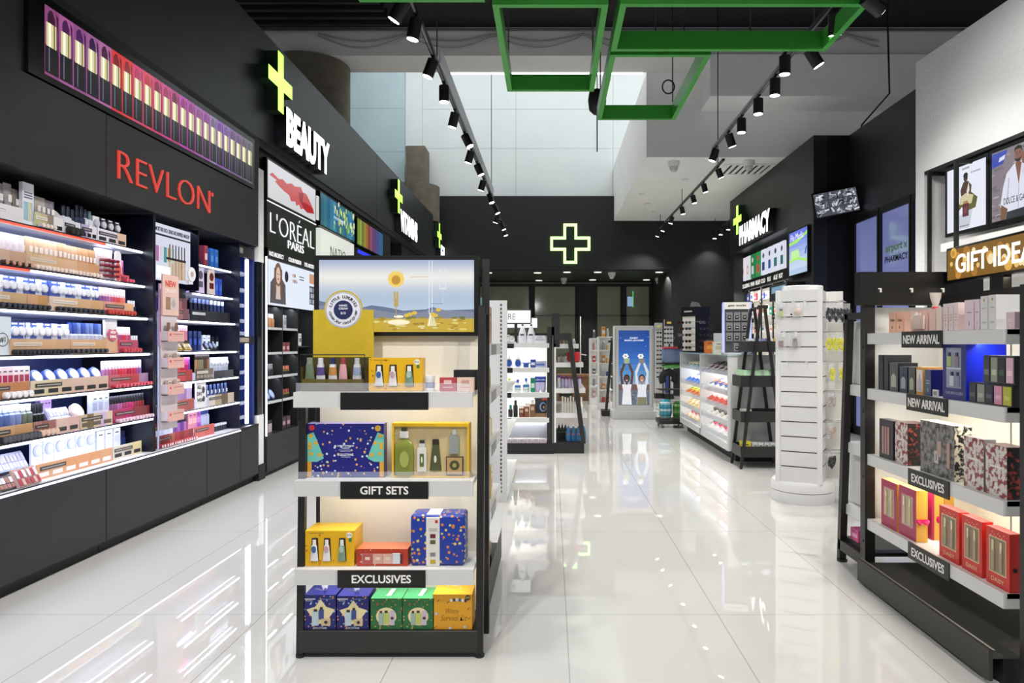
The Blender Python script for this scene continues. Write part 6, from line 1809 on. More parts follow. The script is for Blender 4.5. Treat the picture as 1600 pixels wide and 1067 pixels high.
# ------------------------------------------------------------------ screens and shelving in the recess of the white wall
def wu(u, d, z):        # along the wall from its far end, d out into the room
    p = WA + WD * u + WN * d
    return (p.x, p.y, z)
def upx(px):
    """how far along the white wall the sight line through px strikes it"""
    k = (px - 862) / F
    # WA + WD*u : x = k*y
    return (k * WA.y - WA.x) / (WD.x - k * WD.y)
def art_dior(p, a, h):
    p.rect(-a, a, 0, h, 0, EM('#dfe2ee', .95))
    p.poly([(-.5 * a, .02 * h), (.2 * a, .02 * h), (.35 * a, .3 * h), (-.45 * a, .22 * h)], -.0004, EM('#c4c8d4', .9))
    p.poly([(-.55 * a, .25 * h), (-.2 * a, .36 * h), (.05 * a, .28 * h), (.5 * a, .3 * h), (.6 * a, .45 * h), (.2 * a, .58 * h), (-.2 * a, .52 * h), (-.4 * a, .36 * h)], -.0006, EM('#6a6428', .7))
    p.poly([(-.2 * a, .45 * h), (.25 * a, .45 * h), (.3 * a, .66 * h), (.12 * a, .74 * h), (-.12 * a, .74 * h), (-.28 * a, .62 * h)], -.0008, EM('#55392c', .7))
    p.poly([(-.3 * a, .4 * h), (.3 * a, .38 * h), (.4 * a, .5 * h), (0, .56 * h), (-.28 * a, .52 * h)], -.0009, EM('#d8d0a8', .8))
    p.disc(0, .8 * h, .11 * a, .065 * h, -.001, EM('#4a3226', .7), 16)
    p.disc(0, .835 * h, .12 * a, .045 * h, -.0012, EM('#1c1614', .6), 16)
    p.poly([(.05 * a, .58 * h), (.16 * a, .72 * h), (.2 * a, .6 * h), (.1 * a, .5 * h)], -.0011, EM('#e4e0d4', .85))
    p.rect(-.16 * a, .16 * a, .2 * h, .4 * h, -.0013, EM('#5a2a30', .8))
    p.rect(-.09 * a, .09 * a, .25 * h, .35 * h, -.0015, EM('#7c3a40', .8))
    p.rect(-.12 * a, .12 * a, .4 * h, .44 * h, -.0013, EM('#b08c4c', .8))
    for i in range(7):
        p.rect(-.18 * a + .055 * a * i, -.15 * a + .055 * a * i, .93 * h, .96 * h, -.0013, EM('#3a3a44', .7))
        p.rect(.28 * a + .07 * a * i, .31 * a + .07 * a * i, .84 * h, .865 * h, -.0013, EM('#3a3a44', .7))
        p.rect(-.3 * a + .07 * a * i, -.26 * a + .07 * a * i, .05 * h, .07 * h, -.0013, EM('#3a3a44', .7))
def art_man(p, a, h):
    p.rect(-a, a, 0, h, 0, EM('#8a8088', .8))
    rn = random.Random(5)
    for i in range(60):
        x, z = rn.uniform(-1, 1) * a, rn.uniform(.02, .98) * h
        p.rect(max(-a, x - .03), min(a, x + .03), z - .006, z + .008, -.0003 - .000003 * i, EM(['#a49aa0', '#6c646c', '#b8aeb2', '#7a7278'][i % 4], .75))
    p.poly([(-a, .78 * h), (-.5 * a, .8 * h), (-.3 * a, .98 * h), (-a, .98 * h)], -.0008, EM('#3c50b8', .8))
    p.poly([(-.7 * a, .84 * h), (-.45 * a, .86 * h), (-.4 * a, .92 * h), (-.65 * a, .9 * h)], -.001, EM('#dfe4f4', .85))
    sh = [(-.62, .2), (-.45, .1), (.75, .1), (.8, .45), (.68, .68), (.3, .76), (-.05, .74), (-.35, .64), (-.5, .46)]
    p.poly([(x * a, z * h) for x, z in sh], -.0012, EM('#d9daea', .92))
    p.poly([(-.62 * a, 0), (-.4 * a, 0), (-.3 * a, .14 * h), (-.58 * a, .22 * h)], -.0013, EM('#7c5444', .75))
    p.poly([(-.38 * a, 0), (.8 * a, 0), (.78 * a, .12 * h), (-.32 * a, .1 * h)], -.0014, EM('#22233a', .7))
    p.poly([(.02 * a, .74 * h), (.28 * a, .74 * h), (.16 * a, .44 * h)], -.0016, EM('#8a5c48', .8))
    p.poly([(.04 * a, .7 * h), (.24 * a, .7 * h), (.22 * a, .8 * h), (.06 * a, .8 * h)], -.0017, EM('#83543f', .8))
    p.disc(.14 * a, .86 * h, .15 * a, .11 * h, -.0019, EM('#8f6350', .8), 20)
    p.poly([(-.02 * a, .9 * h), (.0, .96 * h), (.14 * a, .985 * h), (.28 * a, .96 * h), (.3 * a, .88 * h), (.24 * a, .93 * h), (.06 * a, .935 * h)], -.0021, EM('#1a1514', .6))
    p.poly([(.0 * a, .82 * h), (.02 * a, .78 * h), (.14 * a, .755 * h), (.26 * a, .78 * h), (.28 * a, .84 * h), (.22 * a, .8 * h), (.08 * a, .8 * h)], -.0021, EM('#2a1e1a', .6))
    for x in (.08, .2):
        p.disc(x * a, .875 * h, .025 * a, .008 * h, -.0023, EM('#1c1412', .6), 8)
        p.rect((x - .03) * a, (x + .03) * a, .895 * h, .902 * h, -.0023, EM('#1c1412', .6))
    p.poly([(.12 * a, .87 * h), (.16 * a, .87 * h), (.17 * a, .835 * h), (.11 * a, .835 * h)], -.0022, EM('#7c5240', .8))
    p.rect(.09 * a, .19 * a, .812 * h, .82 * h, -.0024, EM('#5a302a', .7))
    p.poly([(.3 * a, .72 * h), (.42 * a, .7 * h), (.4 * a, .84 * h), (.32 * a, .9 * h), (.27 * a, .84 * h)], -.0022, EM('#8c604c', .8))
    p.poly([(.3 * a, .56 * h), (.75 * a, .62 * h), (.6 * a, .74 * h), (.42 * a, .76 * h), (.28 * a, .7 * h)], -.002, EM('#cfd0e2', .9))
    p.poly([(-.36 * a, .2 * h), (-.3 * a, .2 * h), (-.22 * a, .58 * h), (-.26 * a, .58 * h)], -.0018, EM('#b4b5cc', .85))
    p.poly([(.12 * a, .12 * h), (.15 * a, .12 * h), (.18 * a, .44 * h), (.15 * a, .44 * h)], -.0018, EM('#b4b5cc', .85))
def wscreen(px0, px1, z0, z1, art, label, word=None):
    u0, u1 = upx(px0), upx(px1)
    t = empty('display_screen', label, 'screen', wu((u0 + u1) / 2, -.02, z0), WRZ)
    a = (u1 - u0) / 2
    part('bezel', MB().box(-a - .03, a + .03, 0, .08, -.03, z1 - z0 + .03, M('#0a0a0b', .25)), t)
    p = MB()
    art(p, a, z1 - z0)
    pc = part('picture', p, t, (0, -.001, 0))
    if word:
        text(word, .05, EM('#14141c', .4), pc, (.05, -.003, (z1 - z0) * .255), w=a * 1.35, ext=.0006, bold=.0)
    return u0, u1
wscreen(1477, 1537, 2.25, 2.785, art_dior, 'recess screen showing a small figure with a gold and red perfume bottle')
wscreen(1546.5, 1622, 2.25, 2.79, art_man, 'recess screen showing a bearded man in an open white shirt', 'DOLCE & GABBANA')
struct('trim_3', MB().box(upx(1470), 4.9, .0, .32, 2.10, 2.17, PAINT).box(R0, 4.9, .0, .32, 2.83, 2.86, BLACK), None, WA, WRZ)
for px in (1508, 1545, 1585):
    u = upx(px)
    solid('downlight', MB().lathe([(.06, 0), (.06, -.012), (.045, -.014)], EM('#fff2dc', 3.0), 18), 'round downlight under the recess screens', 'downlight', wu(u, -.16, 2.10), 0, 'downlights under the recess screens')
    l = bpy.data.lights.new('lamp', 'SPOT')
    l.energy = 12
    l.spot_size = 2.2
    l.color = (1, .93, .82)
    link('lamp', l, None, wu(u, -.16, 2.06))
t = empty('wall_shelving', 'white backed shelving with slim black uprights in the recess of the white wall', 'shelving', wu(0, 0, 0), WRZ)
ub = [upx(1459), upx(1505), upx(1556), upx(1575), upx(1640)]
part('back_panel', MB().box(R0 + .02, 4.5, .30, .315, .1, 2.08, M('#e4e4e2', .5)), t)
for u in ub[1:3]:
    part('upright', MB().box(u - .01, u + .01, .27, .30, .1, 2.08, BLACK), t)
for z in (.4, .8, 1.2, 1.55, 1.85):
    part('shelf', MB().box(R0 + .02, 4.5, .05, .30, z - .02, z, WHITE), t)
for px0, px1, lab, z0, z1 in ((1455, 1475, 'slim black frame standing out from the far end of the white wall recess', 0.05, 2.80), (1523, 1531, 'slim black bracket frame between the two recess screens', 1.62, 2.76)):
    u = upx(px0)
    t = empty('bracket_frame', lab, 'frame', wu(u, 0, 0), WRZ)
    part('front_bar', MB().box(-.012, .012, -.17 if px0 > 1500 else -.03, -.14 if px0 > 1500 else .0, z0, z1, BLACK), t)
    part('top_bar', MB().box(-.012, .012, -.17 if px0 > 1500 else -.03, -.025 if px0 > 1500 else .2, z1, z1 + .03, BLACK), t)
    if px0 > 1500:
        part('rear_bar', MB().box(-.012, .012, .10, .13, z0 + .5, z1, BLACK), t) if False else None
for i, (px, c) in enumerate(((1471, '#1c2236'), (1477, '#232a44'), (1484, '#1a1d28'), (1496, '#c8b8d0'))):
    solid('perfume_bottle', K_box(.05, .04, .13, c, '#5a6484'), 'perfume box on the recess shelf left of the lit amber sign', 'perfume box', wu(upx(px), -.1, 1.8515), WRZ, 'boxes on the recess shelf')
# ------------------------------------------------------------------ pharmacy wall: signs, screen, monitor, stock
cross_sign('glowing green cross sign above the white letters on the right wall', (PX - .125, 13.69, 3.78), RW, .58)
letter_sign('PHARMACY', 'glowing white block letters PHARMACY on the right wall', (PX - .125, 12.6, 3.43), RW, 1.88, .39)
def art_flu(p, a, h):
    for i, c in enumerate(('#6a78e0', '#7c8cea', '#8fa2ee', '#a3b6f0', '#b4c6f2', '#c4d4f4', '#cddcf4', '#b8d0ee')):
        p.rect(-a, a, h * (7 - i) / 8, h * (8 - i) / 8, 0, EM(c, .85))
    p.poly([(-a, .70 * h), (-.1 * a, .72 * h), (a, .84 * h), (a, .93 * h), (.5 * a, .82 * h), (-a, .76 * h)], -.0006, EM('#a8f060', .9))
    p.poly([(-a, .30 * h), (0, .33 * h), (a, .22 * h), (a, .28 * h), (0, .38 * h), (-a, .34 * h)], -.0006, EM('#a8f060', .9))
    p.poly([(-.8 * a, .35 * h), (.2 * a, .35 * h), (.1 * a, .56 * h), (-.75 * a, .56 * h)], -.0004, EM('#c4f0a0', .9))
    p.poly([(.72 * a, .42 * h), (.86 * a, .4 * h), (a, .56 * h), (.9 * a, .58 * h)], -.0006, EM('#3a66c8', .8))
sc_ = screen('display_screen', 'wall screen with pale blue artwork and green ribbons beside the pharmacy shelves', PX - .05, 10.92, 10.12, 2.36, 3.07, RW, art_flu)
text('Flu Medic', .1, EM('#eef2ff', .9), sc_, (-.03, -.003, .60), w=.55, ext=.001)
t = empty('wall_unit', 'black unit with a small blue screen below the pale blue wall screen', 'screen', (PX - .30, 10.7, 1.98), RW)
part('housing', MB().rbox(-.42, .42, 0, .28, 0, .26, BLACK, .01), t)
part('display', MB().rect(-.3, .36, .12, .22, -.001, EM('#86b0d0', .7)), t)
# surveillance monitor
t = empty('monitor', 'tilted monitor showing a grid of camera pictures on the black corner', 'monitor', (XW(1307, 9.6), 9.6, ZH(316, 9.6)))
t.rotation_euler = (0, math.radians(-10.8), 0)
part('bezel', MB().rbox(-.325, .325, 0, .05, -.185, .185, M('#0b0b0c', .3), .006), t)
part('bracket', MB().box(-.06, .06, .05, .41, -.06, .06, BLACK), t)
pm = MB()
rn = random.Random(9)
for i in range(3):
    for j in range(3):
        x0, z0_ = -.305 + .205 * i, -.165 + .111 * j
        pm.rect(x0, x0 + .2, z0_, z0_ + .107, -.0008, EM('#50545c', .8))
        for k in range(11):
            cx_, cz_ = x0 + rn.uniform(.03, .17), z0_ + rn.uniform(.02, .09)
            a_ = rn.uniform(0, PI)
            l_, w_ = rn.uniform(.02, .05), rn.uniform(.004, .014)
            q = [(math.cos(a_) * u * l_ - math.sin(a_) * v * w_, math.sin(a_) * u * l_ + math.cos(a_) * v * w_) for u, v in ((-1, -1), (1, -1), (1, 1), (-1, 1))]
            pm.poly([(min(x0 + .2, max(x0, cx_ + x)), min(z0_ + .107, max(z0_, cz_ + z))) for x, z in q], -.001 - .00002 * k, EM(['#c8ccd4', '#9aa0ac', '#e8eaf0', '#2a2c34', '#7c828e'][(k + i + j) % 5], .8))
part('picture', pm, t)
# lit stock behind the wall opening
BX = 4.05
t = empty('pharmacy_shelving', 'brightly lit pharmacy shelving with category headings in the wall opening', 'shelving', (BX, 12.75, 0), RW)
part('back_panel', MB().box(-1.64, 1.64, .22, .25, .1, 3.1, M('#0e0e10')).box(-1.6, 1.62, .20, .22, .3, 2.4, EM('#fff8e8', .55)), t)
hd = part('header', MB().box(-1.62, 1.62, -.02, .02, 2.40, 2.60, M('#0f0f10', .4)), t)
yy = [RY(px, BX) for px in (1162, 1171, 1180, 1187.5, 1193.5, 1203.5, 1212.5, 1222)]
for wd_, px, w_ in (('WELL', 1162.5, .35), ('BEING', 1169.5, .3), ('PAIN', 1177.5, .26), ('RELIEF', 1186, .3), ('COLD', 1194, .26), ('FLU', 1203.5, .2), ('ALLE', 1213.5, .22), ('RGY', 1222, .2)):
    text(wd_, .085, EM('#f4f2ea', .9), hd, (12.75 - RY(px, BX), -.022, 2.50), w=w_, ext=.002, bold=.02)
PO = [(205, 242, '#e2e0e8', '#c83a4a'), (255, 300, '#dcdce4', '#d88a4a'), (312, 355, '#2c7c48', '#d8dce0'), (370, 418, '#2f8a4c', '#d84a44'), (427, 480, '#dfe2f4', '#2f4a8c'), (497, 545, '#dde0f2', '#2c5a9c'), (557, 618, '#dfe4f2', '#2c7a74'), (632, 685, '#dde2f0', '#2c6a6c')]
for i, (a, b, c, c2) in enumerate(PO):
    y0, y1 = RY(1130 + b / 7.113, BX), RY(1130 + a / 7.113, BX)
    w = (y1 - y0) / 2
    t2 = empty('lit_poster', ('white lit poster with a red figure, farthest in the pharmacy opening', 'white lit poster with an orange ring in the pharmacy opening', 'green lit poster with white marks in the pharmacy opening', 'green lit poster with a red mark in the pharmacy opening',
               'pale lit poster with a navy product, first of the navy pair', 'pale lit poster with a navy product, nearer of the navy pair', 'pale lit poster with a teal product, first of the teal pair', 'pale lit poster with a teal product, nearest in the pharmacy opening')[i], 'poster', (BX - .01, (y0 + y1) / 2, 2.62), RW)
    part('panel', MB().box(-w, w, 0, .04, 0, .48, EM(c, .85)), t2)
    g = MB().rect(-w * .55, w * .55, .08, .24, -.001, EM(c2, .7)).disc(0, .36, w * .4, .05, -.001, EM('#5a5666' if i > 3 else c2, .7), 14)
    if i in (0, 1):
        g = MB().add([(w * .5 * rr * math.cos(2 * PI * q / 20), -.001, .2 + .09 * rr * math.sin(2 * PI * q / 20)) for rr in (.6, 1) for q in range(20)], [(q, (q + 1) % 20, (q + 1) % 20 + 20, q + 20) for q in range(20)], EM(c2, .8))
    part('picture', g, t2)
for z in (2.16, 1.84, 1.52, 1.2, .88):
    s = part('shelf', MB().box(-1.6, 1.6, .0, .2, z - .012, z, WHITE), t)
for x in (-1.2, -.4, .3, .95):
    part('upright', MB().box(x - .02, x + .02, -.02, -.001, .1, 2.40, BLACK), t)
rn = random.Random(21)
BC = [('#e8e4da', '#c8b890'), ('#2e9a78', '#d8e8e0'), ('#b8304a', '#e8c0c8'), ('#ece8e0', '#2a4ab0'), ('#e0c840', '#6a5a20'), ('#dfe4ea', '#8aa0b8'), ('#3a4ab8', '#c8d0f0'), ('#f0ece4', '#d8702c')]
for z, lab in ((2.16, 'top'), (1.84, 'second'), (1.52, 'third'), (1.2, 'fourth')):
    for i in range(13):
        x = -1.5 + i * .245 + rn.uniform(-.02, .02)
        c, b = BC[rn.randrange(8)]
        h = rn.choice((.12, .15, .18, .21))
        solid('medicine_carton', K_box(.15, .1, h, c, b), 'medicine carton on the %s lit pharmacy shelf' % lab, 'carton', (BX + .1, 12.75 - x, z + .0012), RW, 'cartons on the %s pharmacy shelf' % lab)
for i, (px, z) in enumerate(((1172.5, 2.16), (1188, 2.16), (1207, 2.16), (1207, 1.84))):
    y = RY(px, BX - .02)
    o = solid('shelf_label', MB().box(-.09, .09, -.004, 0, -.05, .05, BLACK).rect(-.06, .06, -.018, .014, -.0045, P('#e8e6e0')), ('black shelf label farthest along the top pharmacy shelf', 'black shelf label in the middle of the top pharmacy shelf', 'black shelf label nearest on the top pharmacy shelf', 'black shelf label on the second pharmacy shelf')[i], 'label', (BX - .002, y, z - .04), RW)
area_light('shelf_light', (0, -.15, 2.38), (.35, 0, 0), 3.0, .06, 14, (1, .97, .9), t)

# ------------------------------------------------------------------ white slotted spinner
SPX, SPY, SRZ = 2.103, 5.731, math.radians(-29)
SW = M('#ececec', .4)
t = empty('spinner_stand', 'tall white slotted spinner stand with hanging bags', 'spinner stand', (SPX, SPY, 0), SRZ)
part('base', MB().lathe([(.25, 0), (.252, .004), (.252, .085)], SW, 48).lathe([(.248, .085), (.248, .090)], BLACK, 48, caps=False).lathe([(.252, .090), (.252, .145), (.24, .165)], SW, 48), t)
m = MB()
Z0 = .165
pn = .17
for k in range(4):
    pass
m.box(-pn, pn, -pn, pn, Z0, 1.74, M('#e6e6e6', .45))
core = part('core', m, t)
for k in range(4):
    a = k * PI / 2
    b = MB().box(-pn, -pn + .022, -pn - .012, -pn, Z0, 1.74, SW).box(pn - .022, pn + .012, -pn - .012, -pn, Z0, 1.74, SW)
    for i in range(12):
        zz = 1.643 - .1228 * i
        b.box(-pn + .03, pn - .03, -pn - .0015, -pn - .0002, zz - .004, zz + .004, M('#2c2c2c'))
    o = part('slotted_panel', b, t)
    o.rotation_euler = (0, 0, a)
part('wing', MB().box(pn, pn + .13, pn - .02, pn, Z0, 1.74, M('#e2e0da', .4)), t)
part('cap', MB().lathe([(.165, 1.74), (.165, 1.775), (.16, 1.78)], SW, 40), t)
for i, xs in ((0, (-.12, -.03, .06)), (2, (-.1, -.01)), (4, (-.08, .07))):
    for x in xs:
        part('hook', MB().cyl((x, -pn, 1.643 - .1228 * i), (x, -pn - .09, 1.643 - .1228 * i + .004), .003, M('#c8c8c8', .2, .6), 6)
             .box(x - .012, x + .012, -pn - .092, -pn - .09, 1.60 - .1228 * i, 1.643 - .1228 * i, CLEAR('f4f4f8', .5)), t)
for i in (0, 2, 4, 6, 8, 10):
    for y in (-.12, -.05, .03, .1):
        part('hook', MB().cyl((pn, y, 1.643 - .1228 * i), (pn + .16, y, 1.647 - .1228 * i), .003, M('#c8c8c8', .2, .6), 6), t)
@cache
def K_bag(w, h, c, c2, kind):
    m = MB().loft([(0, w * .5, .004), (.1 * h, w * .5, .013), (.6 * h, w * .48, .012), (.85 * h, w * .46, .003), (h, w * .46, .0015)], CLEAR('e8e8ee', .3, .15), 10)
    if kind == 'bottle':
        m.box(-w * .25, w * .25, -.01, .01, .06 * h, .45 * h, P(c)).box(-w * .16, w * .16, -.008, .008, .45 * h, .6 * h, P(c2))
    elif kind == 'round':
        m.lathe([(.002, .06 * h), (w * .34, .2 * h), (w * .38, .34 * h), (w * .3, .5 * h), (.004, .58 * h)], P(c), 12, sy=.35).disc(-w * .6, .2 * h, .008, .008, -.012, P(c2), 10)
    else:
        rn = random.Random(5)
        for i in range(18):
            x, z = rn.uniform(-.34, .34) * w, rn.uniform(.08, .66) * h
            r = rn.uniform(.09, .16) * w
            m.tube([(x + r * math.cos(q * PI / 4), -.013 - .001 * (q % 2), z + 1.3 * r * math.sin(q * PI / 4)) for q in range(9)], .0042, P(c if i % 3 else c2), 5)
    return m
ca, sa = math.cos(SRZ), math.sin(SRZ)
def on_spin(name, me, label, lx, ly, z, face, group=None):
    x, y = SPX + lx * ca - ly * sa, SPY + lx * sa + ly * ca
    return solid(name, me, label, 'hanging bag', (x, y, z), SRZ + face, group)
fz = lambda i: 1.643 - .1228 * i
on_spin('hanging_bag', K_bag(.075, .12, '#c8d47a', '#2c2c30', 'bottle'), 'clear bag with a small yellow green bottle at the top left of the spinner', -.13, -pn - .05, fz(0) - .128, 0)
on_spin('hanging_bag', K_bag(.08, .12, '#dcc0ac', '#26221f', 'round'), 'clear bag with a round beige puff at the top of the spinner', .0, -pn - .05, fz(0) - .128, 0)
on_spin('hanging_bag', K_bag(.075, .12, '#7c4a4c', '#d8d4d4', 'bottle'), 'clear bag with a dark red bottle at the left of the spinner', -.13, -pn - .05, fz(2) - .128, 0)
on_spin('hanging_bag', K_bag(.085, .12, '#9c8a8c', '#2c2224', 'bottle'), 'clear bag with a dark capped mauve pot in the middle of the spinner', -.02, -pn - .05, fz(2) - .128, 0)
DK, YL = ('#26252a', '#55545a'), ('#d8d23a', '#ece86a')
for i, y in enumerate((-.12, -.05, .03, .1)):
    on_spin('hanging_bag', K_bag(.085, .16, *DK, 'clips'), 'bag of dark hair clips on the top hooks of the spinner side', pn + .048 + .04 * i, y, fz(0) - .168, PI / 2 - .55, 'dark hair clip bags on the spinner')
for i, y in enumerate((-.12, -.05, .03, .1)):
    on_spin('hanging_bag', K_bag(.08, .15, *YL, 'clips'), 'bag of yellow hair clips in the upper yellow row of the spinner', pn + .048 + .04 * i, y, fz(2) - .158, PI / 2 - .55, 'yellow clip bags, upper row')
for i, y in enumerate((-.03, .1)):
    on_spin('hanging_bag', K_bag(.07, .15, *YL, 'clips'), 'bag of yellow hair clips in the lower yellow row of the spinner', pn + .06 + .06 * i, y, fz(4) - .158, PI / 2 - .55, 'yellow clip bags, lower row')
for i, (k, c) in enumerate(((6, ('#c8c0b8', '#a89c94')), (8, ('#b8a89c', '#d8ccc4')), (10, ('#1f1e20', '#4a484c')))):
    for y in (-.02, .07):
        on_spin('hanging_bag', K_bag(.08, .13, *c, 'clips'), ('bag of clear hair ties on the fourth spinner row', 'bag of beige hair ties on the fifth spinner row', 'bag of black hair ties on the lowest spinner row')[i], pn + .05, y, fz(k) - .138, PI / 2 - .55, 'bags on spinner row %d' % k)

# ------------------------------------------------------------------ white counter with lit sweets racks
CX, CY0, CY1, CT = 1.935, 7.49, 10.3, 1.165
t = empty('sweets_counter', 'white service counter with lit open racks of packets along its front', 'counter', (CX, CY0, 0), 0)
D, L = .75, CY1 - CY0
CW = M('#dcdddd', .3)
div = 1.41
part('end_panel', MB().box(0, D, 0, .03, .12, CT, CW), t)
part('end_panel', MB().box(0, D, L - .03, L, .12, CT, CW), t)
part('divider', MB().box(0, .4, div - .02, div + .02, .12, CT, CW), t)
part('back_panel', MB().box(.40, .42, .03, L - .03, .12, CT, M('#f0f0f0', .5)), t)
part('service_side', MB().box(D - .03, D, .03, L - .03, .12, CT, CW), t)
part('glass_top', MB().box(-.01, D + .01, -.01, L + .01, CT, CT + .012, M('#a8bcb8', .06)), t)
part('plinth', MB().box(.1, D - .06, .06, L - .06, 0, .12, M('#1c1c1c', .5)), t)
part('bottom_board', MB().box(.0, .40, .03, L - .03, .12, .2, CW), t)
TZS = (.995, .77, .60, .43, .26)
for bi, (ya, yb_) in enumerate(((.03, div - .02), (div + .02, L - .03))):
    for z in TZS:
        s = part('rack', MB().add([(.03, ya, z - .05), (.03, yb_, z - .05), (.39, yb_, z + .08), (.39, ya, z + .08)], [(0, 1, 2, 3), (3, 2, 1, 0)], M('#e4e4e6', .3)).box(.015, .02, ya, yb_, z - .055, z + .015, CLEAR('e8eef4', .35)), t)
        part('light_strip', MB().box(.33, .37, ya + .02, yb_ - .02, z + .032, z + .040, EM('#fffdf8', 4.0)), s)
        area_light('rack_light', (.25, (ya + yb_) / 2, z - .0), (0, .35, 0), .05, yb_ - ya - .1, 2.6, (1, .98, .94), s)
@cache
def K_packet(w, h, c, c2, c3):
    m = MB()
    v, f = [], []
    nx, ny = 6, 6
    for s_ in (1, -1):
        for j in range(ny + 1):
            for i in range(nx + 1):
                x, y = i / nx * 2 - 1, j / ny * 2 - 1
                v.append((x * w / 2, y * h / 2, .027 + s_ * .025 * (1 - x * x) ** .6 * (1 - abs(y) ** 3)))
    o = (nx + 1) * (ny + 1)
    for s_ in range(2):
        for j in range(ny):
            mat = c if j in (0, 5) else (c2 if j in (2, 3) else c3)
            fs = []
            for i in range(nx):
                a = s_ * o + j * (nx + 1) + i
                q = (a, a + 1, a + nx + 2, a + nx + 1)
                fs.append(q if s_ == 0 else q[::-1])
            m.add(v, fs, P(mat), True)
    return m
PK_ = {0: (('#2a2a40', '#c8a4a8', '#2f2c48'), ('#d8c0b4', '#2c2838', '#e0d4cc')), 1: (('#e4e4ec', '#3a52b0', '#f0f0f4'), ('#e8e6e0', '#d8923a', '#3a6ea8')), 2: (('#c83a34', '#e8b0a4', '#d8544a'), ('#e06a58', '#f0e0d8', '#c83c3c')),
       3: (('#e8e6e2', '#3a3834', '#c8c4bc'), ('#f0eee8', '#5a564c', '#dcd8d0')), 4: (('#eceaec', '#c83a5c', '#f4f2f2'), ('#f0eeea', '#4a4a54', '#e0b8b8'))}
PF_ = {0: (('#2c8c94', '#e8e4cc', '#d8d8b0'), ('#3a3a4c', '#c8c0a8', '#d8d4c8')), 1: (('#2c58c8', '#c8d8f4', '#3c7ad8'), ('#4a90d8', '#e8f0f8', '#2c4cb0')), 2: (('#d8702c', '#d8c83c', '#c84a2c'), ('#e08a3c', '#7c9a34', '#e0b84a')),
       3: (('#e0cc9c', '#e8e4d4', '#d8b46c'), ('#ecdcb8', '#c8984a', '#f0e8d4')), 4: (('#e8c080', '#c8384a', '#f0e8dc'), ('#f0e4c8', '#4a7a8c', '#e8d8c0'))}
names = ('top', 'second', 'third', 'fourth', 'bottom')
for bi, (ya, yb_, tab, nm) in enumerate(((.07, div - .06, PK_, 'near'), (div + .06, L - .07, PF_, 'far'))):
    for r, z in enumerate(TZS):
        n = 10
        for i in range(n):
            c = tab[r][i % 2]
            o = solid('sweets_packet', K_packet(.117, .28, *c), 'sweets packet on the %s rack of the counter bay %s' % (names[r], 'beside the black trays' if nm == 'near' else 'beside the pillow trolley'), 'packet',
                      (CX + .175 + .02 * (i % 2), CY0 + ya + (yb_ - ya) * (i + .5) / n, z - .046 + .361 * (.175 + .02 * (i % 2) - .03)), 0, 'packets, %s rack, %s bay' % (names[r], nm))
            o.rotation_euler = (Matrix.Rotation(-.346, 3, 'Y') @ Matrix.Rotation(-PI / 2 + random.uniform(-.025, .025), 3, 'Z')).to_euler()

# sunglasses: one small mesh with parts in its materials
@cache
def K_shades(c, lens):
    m = MB()
    for s_ in (-1, 1):
        m.extr([(s_ * .034 + .029 * math.cos(q * PI / 6), .021 + .021 * math.sin(q * PI / 6)) for q in range(12)], -.004, .002, M(c, .2))
        m.disc(s_ * .034, .021, .024, .017, -.0045, M(lens, .1), 12)
        m.box(s_ * .066 - .003, s_ * .066 + .003, 0, .07, .028, .034, M(c, .2))
    return m.box(-.01, .01, -.004, .002, .024, .032, M(c, .2))
SHC = [('#18181a', '#2a2622'), ('#3a2a20', '#4a3424'), ('#22242c', '#3c4250'), ('#5a2c34', '#2a2022'), ('#8a8a8c', '#55565c')]
# counter-top sunglasses tower
sx, sy = 2.10, 9.98
t = empty('sunglasses_tower', 'small black and white sunglasses tower standing on the counter', 'display stand', (sx, sy, CT + .0132), -1.0)
part('column', MB().box(-.13, .13, -.13, .13, .02, .52, M('#1a1a1c', .4), M('#e8e4dc', .4)).lathe([(.15, 0), (.15, .02)], BLACK, 24), t)
part('header', MB().box(-.145, .145, -.145, .145, .52, .655, M('#151517', .35)).rect(-.08, .08, .58, .6, -.1455, P('#c8c8c8')), t)
part('top_card', MB().extr([(-.1, .655), (.1, .655), (.05, .72), (-.06, .74)], -.02, .02, M('#8a8a8a', .4)), t)
for r in range(5):
    for k, (lx, ly, rz) in enumerate(((-.0, -.138, 0), (.138, 0, PI / 2))):
        for d_ in (-.073, .073):
            c = SHC[(r * 2 + k + int(d_ > 0)) % 5]
            px_, py_ = (lx + d_, ly) if k == 0 else (lx, ly + d_)
            x = sx + px_ * math.cos(-1.0) - py_ * math.sin(-1.0)
            y = sy + px_ * math.sin(-1.0) + py_ * math.cos(-1.0)
            nx_, ny_ = (0, -.075) if k == 0 else (.075, 0)
            solid('sunglasses', K_shades(*c), 'pair of sunglasses on the small tower on the counter', 'sunglasses', (x + nx_ * math.cos(-1.0) - ny_ * math.sin(-1.0), y + nx_ * math.sin(-1.0) + ny_ * math.cos(-1.0), CT + .06 + r * .09), rz - 1.0, 'sunglasses on the counter tower')
